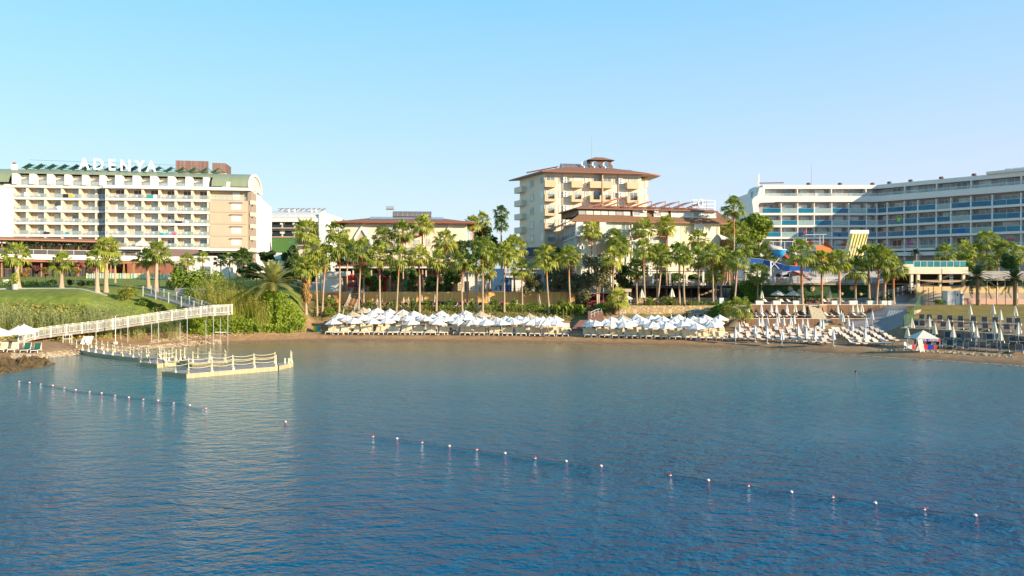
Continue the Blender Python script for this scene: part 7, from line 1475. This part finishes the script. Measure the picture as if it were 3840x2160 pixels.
# rocks
RK = mat('brown_rock', (.025,.018,.008), .95, scale=2.2, bump=1.0, col2=(.13,.09,.04), detail=8)
def rock(label, px0, px1, py0, py1, h, seed, n=26):
    D = H*F/((py0+py1)/2-YH); xc = XD((px0+px1)/2, D); rx = (px1-px0)/2*D/F; ry = (H*F/(py0-YH)-H*F/(py1-YH))/2*1.1; T = thing('rock', label, 'rock', (xc, D, 0)); b = MB(); m_ = 26
    for i in range(m_+1):
        t = i/m_
        for j in range(n):
            a = 2*math.pi*j/n; nz = noise.noise(Vector((math.cos(a)*1.5+seed, math.sin(a)*1.5, 0)))*.35; x, y = rx*t*math.cos(a)*(1+nz), ry*t*math.sin(a)*(1+nz); z = h*(1-t**3)*(.75+.5*noise.noise(Vector((x*.8, y*.8, seed))))+(noise.noise(Vector((x*1.3, y*1.3, seed)))*.7+noise.noise(Vector((x*3, y*3, seed)))*.4+noise.noise(Vector((x*7, y*7, seed)))*.2)*h*.95*(1-.4*t) - .25*t; b.v.append((x, y, z if i < m_ else -.5))
    for i in range(m_):
        for j in range(n): k = (j+1)%n; b.f.append((i*n+j, i*n+k, (i+1)*n+k, (i+1)*n+j)[::-1]); b.m.append(0)
    b.build('body', RK, T)
rock('big rough brown rock in the water at the left edge', -60, 112, 1352, 1418, 1.15, 1.0, 72); rock('low brown rock tongue right of the big rock', 92, 172, 1366, 1386, .35, 5.0); 
r2 = random.Random(12); b = MB()
for (a0, a1, lo, hi, n) in ((40,300,-.3,2.0,650),(420,830,-.4,1.6,800),(300,430,0,1.4,150),(560,900,2.4,5.0,300),(3300,3800,2.0,3.4,120)):
    for _ in range(n):
        px = r2.uniform(a0,a1); D = shore(px)+r2.uniform(lo,hi); g = G(px, D); g.z = max(g.z, -.05); s = r2.uniform(.05,.22); b.add([g+Vector((r2.uniform(.6,1)*s*x, r2.uniform(.6,1)*s*y, s*z*.7)) for x,y,z in ((-1,-1,0),(1,-1,0),(1,1,0),(-1,1,0),(-.5,-.5,1),(.5,-.5,1),(.5,.5,1),(-.5,.5,1))], [(0,1,5,4),(1,2,6,5),(2,3,7,6),(3,0,4,7),(4,5,6,7)])
tag(b.build('pebbles', mat('pebble', (.22,.16,.09), .9, col2=(.55,.45,.32), scale=1.5)), 'pebbles and cobbles along the waterline', 'pebbles', None, 'stuff')
T = thing('board', 'white rectangular board leaning by the start of the floating dock', 'board', pp(318,1300,.5)+(.5,)); T.rotation_euler = (0,0,R(12)); b = MB(); b.add([(-.75,0,0),(.55,0,0),(.95,.5,1.35),(-.35,.5,1.35),(-.75,.05,0),(.55,.05,0),(.95,.55,1.35),(-.35,.55,1.35)], [(0,1,2,3),(4,7,6,5),(0,4,5,1),(1,5,6,2),(2,6,7,3),(3,7,4,0)]); b.build('panel', WHITE, T); MB().bar((0,.9,0),(.1,.5,1.1),.05).build('prop', BROWN, T)
T = thing('frame_table', 'white open frame stand on the sand under the walkway', 'stand', onground(253,1286)); b = MB()
for x in (-.45,.45):
    for y in (-.25,.25): b.bar((x,y,0),(x,y,1.1),.06)
for z in (.55,1.1): b.bar((-.45,-.25,z),(.45,-.25,z),.07); b.bar((-.45,.25,z),(.45,.25,z),.07); b.bar((-.45,-.25,z),(-.45,.25,z),.07); b.bar((.45,-.25,z),(.45,.25,z),.07)
b.build('frame', WP, T)
T = thing('shower_post', 'tall white beach shower post with small white foot box', 'post', onground(433,1291)); h_ = 4.0; MB().tube([(0,0,0),(0,0,h_),(.25,-.1,h_+.05)], .05, 6).build('pole', WP, T); MB().box(-.22,.22,-.15,.15,.0,.35).build('foot_box', WP, T)
T = thing('lamp_post', 'thin dark lamp post at the edge of the left lawn', 'lamp post', G(200,116)); MB().tube([(0,0,0),(0,0,4.9)], .06, 6).build('pole', BLACKM, T); MB().lathe([(.2,4.9),(.12,5.15),(0,5.2)],8).build('lamp_head', BLACKM, T)
T = thing('lamp_post', 'thin dark lamp post beside the big lawn palm near the fence', 'lamp post', G(598,118.5)); MB().tube([(0,0,0),(0,0,4.2)], .06, 6).build('pole', BLACKM, T); MB().lathe([(.2,4.2),(.12,4.4),(0,4.45)],8).build('lamp_head', BLACKM, T)
T = thing('planter', 'round pale concrete planter on the path at the far left', 'planter', G(56,115.0)); MB().lathe([(.42,0),(.48,.9),(.42,.9),(.40,.75),(0,.75)],14).build('pot', CONC, T); leafcloud('plant', None, None, [((0,0,1.8),(.5,.5,.9))], 200, GRN, .25, 5, parent=T)
# coloured picket fence, swing frame, white garden chairs
T = thing('picket_fence', 'low picket fence in white, yellow and turquoise on the left lawn', 'fence', (0,0,0)); cols = [('white_picket',(.72,.72,.66)),('yellow_picket',(.70,.62,.10)),('turquoise_picket',(.10,.45,.42))]; mbs = [MB(), MB(), MB()]; rl = MB()
P = [G(px, 146) for px in (325,390,450,520,585,652)]
for p, q in zip(P, P[1:]): rl.bar(p+Vector((0,0,.4)), q+Vector((0,0,.4)), .05); rl.bar(p+Vector((0,0,.8)), q+Vector((0,0,.8)), .05)
L = 18.0; 
for i in range(74): f = i/74*5; k = int(f); p = P[k]+(P[k+1]-P[k])*(f-k); mbs[(i*7+i//3)%3 if i%3 else 0].box(p.x-.08, p.x+.08, p.y-.05, p.y-.02, p.z+.05, p.z+1.15)
for m_, (nm, c_) in zip(mbs, cols): m_.build('pickets', mat(nm, c_, .5), T)['kind'] = 'stuff'
rl.build('rail', WFR, T)
T = thing('swing_frame', 'timber playground swing frame behind the picket fence', 'swing', G(450,148)); b = MB(); b.bar((-3.5,0,3.1),(3.0,0,3.0),.16)
for x in (-3.3,-1,.8,2.8): b.bar((x,-.5,0),(x,0,3.05),.13); b.bar((x,.5,0),(x,0,3.05),.13)
b.build('frame', mat('orange_timber'), T); MB().lathe([(.9,1.2),(.3,2.6),(0,2.7)],8,(-3.2,0,0)).build('canopy', mat('yellow_plastic', (.65,.45,.03), .4), T)
for i, px in enumerate((12,30,46)): T = thing('garden_chair', 'white garden chair at the far left of the lawn, %s from the left' % nth(i+1), 'chair', G(px, 126.5+.3*i), R(30*i), 'white garden chairs on the left lawn'); MB().box(-.28,.28,-.28,.28,.40,.45).build('seat', PLAST, T); MB().box(-.28,.28,.25,.29,.46,.95).build('backrest', PLAST, T); b = [MB().box(x-.03,x+.03,y-.03,y+.03,0,.4).build('leg', PLAST, T) for x in (-.24,.24) for y in (-.24,.24)]
# ================================================================ water sports stand
g = G(3462, 93.6); T = thing('gazebo', 'white pitched gazebo with blue WATER SPORTS banner on the right beach', 'gazebo', g, R(-6)); zc = ZD(1268, g.y)-g.z; w_ = 1.45
GW = mat('gazebo_canvas', (.74,.72,.62), .8, .03, trans=.15)
MB().add([(-w_,-w_,zc),(w_,-w_,zc),(w_,w_,zc),(-w_,w_,zc),(0,0,zc+1.05)], [(0,1,4),(1,2,4),(2,3,4),(3,0,4)]).build('roof', GW, T)
b = MB()
for x in (-1,1):
    for y in (-1,1): MB().box(x*w_*.97-.03, x*w_*.97+.03, y*w_*.97-.03, y*w_*.97+.03, 0, zc-.01).build('leg', METAL, T)
NAVY = mat('banner_navy', (.06,.06,.35), .6, .03); MB().box(-w_*.9, w_, -w_-.03, -w_, zc-.32, zc+.03).build('banner', NAVY, T); MB().box(w_*.62, w_*.99, -w_-.05, -w_-.035, zc-.3, zc+.02).build('banner_corner', mat('banner_red', (.55,.08,.06), .6), T)
for k, ch in enumerate('WATER SPORTS'):
    if ch == ' ': continue
    cu = bpy.data.curves.new('letter', 'FONT'); cu.body = ch; cu.size = .30; cu.extrude = .01; cu.offset = .008; cu.align_x = 'CENTER'; o = bpy.data.objects.new('letter', cu); COL.objects.link(o); me = bpy.data.meshes.new_from_object(o); me.materials.clear(); me.materials.append(WHITE); bpy.data.objects.remove(o)
    n_ = inst(me, 'letter', T, (-w_*.82+k*.205, -w_-.055, zc-.25), (R(90),0,0))
MB().box(-.9,.3,-.2,.5,0,.95).build('counter', BROWN, T)
g = G(3448, 88.9+1.2); T = thing('sandwich_board', 'tall white A-frame board standing before the paddle board', 'sign', g, R(20)); b = MB()
for s_ in (-1, 1):
    for x in (-.33,.33): b.bar((x, s_*.42, 0), (x, s_*.03, 1.55), .07)
    b.bar((-.33, s_*.05, 1.5), (.33, s_*.05, 1.5), .07); b.bar((-.33, s_*.38, .15), (.33, s_*.38, .15), .06)
b.build('frame', WHITE, T); MB().add([(-.3,-.37,.2),(.3,-.37,.2),(.3,-.06,1.45),(-.3,-.06,1.45)], [(0,1,2,3)]).add([(-.3,.37,.2),(.3,.37,.2),(.3,.06,1.45),(-.3,.06,1.45)], [(0,3,2,1)]).build('poster', mat('faded_poster', (.55,.50,.44), .6, .3, scale=4, col2=(.45,.30,.22)), T)
g = G(3458, 91.3); T = thing('paddle_board', 'white, red and blue paddle board lying on its side behind the sandwich board', 'paddle board', g, R(-4)); b = MB(); b2_ = [(.0,.62,.42), (0,.05,.35)]
n = 24; Lb = 3.75; prof = [(-Lb/2+Lb*i/n, .36*math.sqrt(max(0, 1-abs(2*i/n-1)**2.4))) for i in range(n+1)]
pm = [mat('board_white', (.70,.70,.72), .3), mat('board_red', (.60,.04,.05), .3), mat('board_pale_red', (.62,.25,.30), .3), mat('board_blue', (.02,.05,.35), .3)]
for i in range(n):
    x0, h0 = prof[i]; x1, h1 = prof[i+1]; t = i/n; b.k = 0 if t < .13 else 1 if t < .24 else 2 if t < .33 else 0 if t < .52 else 1 if t < .66 else 3 if t < .86 else 1
    b.add([(x0,-.06,.4-h0),(x1,-.06,.4-h1),(x1,-.06,.4+h1),(x0,-.06,.4+h0),(x0,.06,.4-h0),(x1,.06,.4-h1),(x1,.06,.4+h1),(x0,.06,.4+h0)], [(0,1,2,3),(4,7,6,5),(3,2,6,7),(0,4,5,1)])
b.build('board', pm, T)
T = thing('beach_chair', 'small white folding chair left of the paddle board', 'chair', G(3402, 92.6)); b = MB(); b.box(-.28,.28,-.28,.28,.40,.44); b.box(-.28,.28,.25,.28,.45,.9)
b.build('seat', PLAST, T); [MB().box(x-.025,x+.025,y-.025,y+.025,0,.4).build('leg', PLAST, T) for x in (-.24,.24) for y in (-.24,.24)]
T = thing('stacked_boards', 'pile of white rental boards leaning on the grey ramp', 'boards', G(3325,121.0)); 
for i in range(6): MB().bar((i*.42,0,.1),(i*.42+.75,.5,1.1),.3,.06).build('board', WHITE, T)
T = thing('notice_board', 'white and blue notice stand on the wall above the hut', 'sign', G(2706,126.8)); MB().box(-.38,.38,-.03,.03,.5,1.5).build('panel', mat('notice_blue_white', (.55,.65,.72), .5, .15, scale=4), T); MB().box(-.04,.04,0,.05,0,.5).build('post', BLACKM, T)
T = thing('safety_float', 'pale blue inflatable ball on the bank left of the parasols', 'ball', G(1383,128.6)+Vector((0,0,.4))); MB().lathe([(0,-.4),(.28,-.3),(.4,0),(.28,.3),(0,.4)],12).build('ball', mat('pale_blue_vinyl', (.35,.50,.68), .3), T, smooth=True)
# ================================================================ people
SKIN = mat('skin', (.42,.22,.14), .6, .05)
def person(label, p, rz, pose='stand', shirt=(.03,.03,.03), legs=(.05,.05,.06), hair=(.03,.02,.015)):
    T = thing('person', label, 'person', p, rz); me = bpy.data.meshes.new('body')
    if pose == 'stand': J = dict(pel=(0,0,.93), ch=(0,0,1.30), nk=(0,-.01,1.47), hd=(0,-.03,1.62), ht=(0,-.02,1.72), ls=(.17,0,1.40), le=(.24,.05,1.13), lh=(.22,-.12,.92), rs=(-.17,0,1.40), re=(-.25,.04,1.13), rh=(-.2,-.12,.92), lk=(.10,-.02,.50), lf=(.11,0,.08), lt=(.12,-.16,.04), rk=(-.10,-.02,.50), rf=(-.11,0,.08), rt=(-.12,-.16,.04), lp=(.09,0,.88), rp=(-.09,0,.88))
    elif pose == 'sit': J = dict(pel=(0,.05,.50), ch=(0,.08,.85), nk=(0,.05,1.02), hd=(0,.02,1.18), ht=(0,.02,1.28), ls=(.17,.07,.96), le=(.23,-.05,.72), lh=(.15,-.3,.68), rs=(-.17,.07,.96), re=(-.23,-.05,.72), rh=(-.15,-.3,.68), lk=(.12,-.42,.50), lf=(.12,-.45,.08), lt=(.12,-.6,.04), rk=(-.12,-.42,.50), rf=(-.12,-.45,.08), rt=(-.12,-.6,.04), lp=(.09,0,.48), rp=(-.09,0,.48))
    else: J = dict(pel=(0,.25,-.75), ch=(0,.1,-.25), nk=(0,0,-.04), hd=(0,-.02,.12), ht=(0,-.01,.22), ls=(.18,.05,-.08), le=(.42,-.1,-.12), lh=(.6,-.3,-.08), rs=(-.18,.05,-.08), re=(-.42,-.1,-.12), rh=(-.6,-.3,-.08), lk=(.1,.5,-1.1), lf=(.1,.7,-1.45), lt=(.1,.8,-1.5), rk=(-.1,.4,-1.15), rf=(-.1,.6,-1.5), rt=(-.1,.7,-1.55), lp=(.09,.3,-.8), rp=(-.09,.3,-.8))
    K = list(J); E = [('pel','ch'),('ch','nk'),('nk','hd'),('hd','ht'),('ch','ls'),('ls','le'),('le','lh'),('ch','rs'),('rs','re'),('re','rh'),('pel','lp'),('lp','lk'),('lk','lf'),('lf','lt'),('pel','rp'),('rp','rk'),('rk','rf'),('rf','rt')]
    RR = dict(pel=.13, ch=.14, nk=.055, hd=.10, ht=.07, ls=.065, le=.045, lh=.035, rs=.065, re=.045, rh=.035, lp=.10, rp=.10, lk=.06, rk=.06, lf=.04, rf=.04, lt=.03, rt=.03)
    me.from_pydata([J[k] for k in K], [(K.index(a), K.index(c)) for a, c in E], []); o = bpy.data.objects.new('body', me); COL.objects.link(o); md = o.modifiers.new('skin', 'SKIN'); me.skin_vertices.new() if not me.skin_vertices else None
    for i, k in enumerate(K): me.skin_vertices[0].data[i].radius = (RR[k], RR[k])
    me.skin_vertices[0].data[0].use_root = True; s_ = o.modifiers.new('sub', 'SUBSURF'); s_.levels = s_.render_levels = 1
    dg = bpy.context.evaluated_depsgraph_get(); nm = bpy.data.meshes.new_from_object(o.evaluated_get(dg)); bpy.data.objects.remove(o); nm.name = 'body'
    for m_ in (SKIN, mat('shirt_%d' % int(shirt[0]*1000), shirt, .9), mat('trousers_%d' % int(legs[0]*1000), legs, .9)): nm.materials.append(m_)
    for f in nm.polygons:
        c_ = f.center; up = J['pel'][2]
        if pose == 'swim': f.material_index = 0
        elif c_.z > J['nk'][2]-.03: f.material_index = 0
        elif c_.z > up-.02 and abs(c_.x) < .24 and c_.y > J['pel'][1]-.28: f.material_index = 1
        elif c_.z > (J['lk'][2]-.1 if pose == 'stand' else .2) and abs(c_.x) < .2: f.material_index = 2
        f.use_smooth = True
    b_o = bpy.data.objects.new('body', nm); COL.objects.link(b_o); b_o.parent = T
    h = J['hd']; MB().lathe([(.0,.13),(.075,.11),(.112,.04),(.115,-.02),(.10,-.04)], 10, (h[0], h[1]+.025, h[2]+.02)).build('hair', mat('hair', hair, .8), T, smooth=True)
person('person in a black shirt standing at the dark railing above the bamboo fence', (XD(1562,138.2),138.2,7.1), R(10)); person('person in dark clothes beside the blue wall behind the railing', (XD(1877,139),139,7.1), R(-30), 'stand', (.12,.12,.13), (.03,.03,.04))
person('person in a white shirt sitting beside the beige market canopy', (XD(2366,128.2),128.2,5.05), R(40), 'sit', (.62,.62,.64), (.05,.08,.16)); person('person in pale clothes sitting under the open cream parasol', (XD(2911,132.0),132.0,5.3), R(15), 'sit', (.60,.50,.44), (.50,.42,.38))
person('swimmer up to the shoulders in the water at the right', (*pp(3209,1399),0), R(60), 'swim')
T = thing('stool', 'low stool under the person in the white shirt', 'stool', (XD(2366,128.2),128.25,5.05)); MB().box(-.2,.2,-.18,.22,0,.38).build('seat', PLAST, T)
T = thing('stool', 'low stool under the person below the cream parasol', 'stool', (XD(2911,132.0),132.05,5.3)); MB().box(-.2,.2,-.18,.22,-.1,.38).build('seat', PLAST, T)
# ================================================================ swimming line
BW = mat('buoy_white', (.78,.76,.72), .35, .03); BR = mat('buoy_red', (.50,.03,.04), .35, .05); BL_ = [(72,1431,1),(111,1436,0),(153,1441,1),(198,1447,0),(241,1455,1),(284,1464,0),(336,1470,1),(381,1476,0),(431,1484,1),(483,1492,0),(537,1498,1),(593,1504,0),(651,1512,1),(712,1522,0),(772,1532,1),
  (1071,1584,0),(1398,1638,1),(1489,1647,0),(1582,1660,1),(1685,1675,0),(1787,1687,1),(1894,1702,0),(2006,1719,1),(2123,1732,0),(2254,1750,0),(2512,1783,1),(2656,1804,0),(2805,1823,1),(2968,1848,0),(3121,1865,1),(3282,1889,0),(3464,1911,1),(3657,1936,0),(3860,1960,1)]
nb = {0: 0, 1: 0}
for px, py, red in BL_:
    nb[red] += 1; p = pp(px, py); T = thing('buoy', '%s float of the swimming line, %s %s one from the left' % (('red','white')[1-red], nth(nb[red]), ('red','white')[1-red]), 'buoy', (p[0], p[1], .02), 0, 'floats of the swimming line')
    k = .085; MB().lathe([(0,-k),(k*.7,-k*.7),(k,0),(k*.7,k*.7),(k*.2,k*1.05),(0,k*1.05)], 10).build('float', BR if red else BW, T, smooth=True); MB().lathe([(k*1.03,-.015),(k*1.03,.015)], 10).build('band', BW if red else BR, T)
RPM = mat('dark_rope', (.03,.03,.05), .7)
for a, c, lab in ((0,14,'dark floating rope joining the left floats'),(16,24,'dark floating rope joining the middle floats'),(25,33,'dark floating rope joining the right floats')):
    b = MB(); P = []
    for (p0, q0, _), (p1, q1, _) in zip(BL_[a:c+1], BL_[a+1:c+1]):
        for t in (0,.25,.5,.75): px, py = p0+(p1-p0)*t, q0+(q1-q0)*t+3*math.sin(t*math.pi)*math.sin(p0); P.append((*pp(px, py), .012))
    b.tube(P, .007, 4); tag(b.build('swimming_rope', RPM), lab, 'rope')
# ================================================================ towels and clutter on the balconies
def towel(F_, px, py, v, w_, h, col, label):
    s, z = F_.s(px, v), F_.z(px, py, v); T = thing('towel', label, 'towel', F_.W(s, v, z), F_.rz); MB().box(-w_/2, w_/2, -.04, -.015, -h, 0).box(-w_/2, w_/2, .035, .06, -h*.7, 0).box(-w_/2, w_/2, -.04, .06, .0, .02).build('cloth', mat('towel_%d_%d' % (int(col[0]*99), int(col[2]*99)), col, .95), T)
for a in ((99,721,1.78,1.0,1.0,(.75,.75,.75),'white towel on the third storey from the roof, left end of the left hotel'),(246,728,1.78,1.2,.9,(.02,.02,.03),'black towel beside the yellow one on the left hotel'),(266,726,1.78,.8,.9,(.70,.45,.04),'yellow towel on a left hotel balcony'),(225,772,1.78,1.1,1.0,(.78,.78,.76),'white towel on the left hotel, below the yellow towel'),(563,730,-.02,1.6,1.0,(.04,.28,.32),'teal towel on the upper balcony row of the left hotel'),
  (582,730,-.02,.9,1.1,(.75,.75,.75),'white towel beside the teal towel on the left hotel'),(610,779,-.02,1.0,.8,(.76,.76,.76),'white towel in the middle of the left hotel facade'),(670,829,-.02,1.6,.6,(.03,.03,.05),'dark towels hanging beside the white one, left hotel'),(702,829,-.02,.9,.7,(.78,.78,.76),'white towel beside the dark ones, left hotel'),(607,873,-.02,.9,.9,(.03,.30,.42),'blue towel on the lower balcony row, left hotel'),(625,873,-.02,.7,.9,(.04,.38,.48),'turquoise towel right of the blue one, left hotel'),
  (653,872,-.02,.7,1.0,(.65,.08,.22),'pink towel on the lower balcony row, left hotel'),(175,870,1.78,1.4,.5,(.04,.02,.05),'dark towel on the lowest left balcony row, left hotel'),(252,870,1.78,.9,.6,(.05,.30,.36),'teal towel on the lowest left balcony row, left hotel')): towel(LH, *a)
for a in ((3371,817,.1,.9,1.0,(.25,.70,.05),'bright green towel on the right hotel'),(3605,858,.1,1.6,1.0,(.02,.15,.45),'blue towel over a right hotel rail'),(3413,911,.1,1.6,.5,(.70,.06,.30),'pink towel on the lowest rail of the right hotel'),(3312,914,.1,1.2,.5,(.60,.08,.15),'red patterned towel on the lowest rail near the hotel bend'),(3788,895,.1,1.4,.5,(.60,.06,.12),'red towel near the right edge of the right hotel')): towel(RW2, *a)
for a in ((3147,876,.1,.8,1.1,(.10,.10,.14),'dark towel on the left wing of the right hotel'),(3165,914,.1,1.6,.6,(.55,.04,.05),'red cloth on the lowest rail left of the yellow slide')): towel(RW1, *a)
print('LOUNGERS', NL[0])
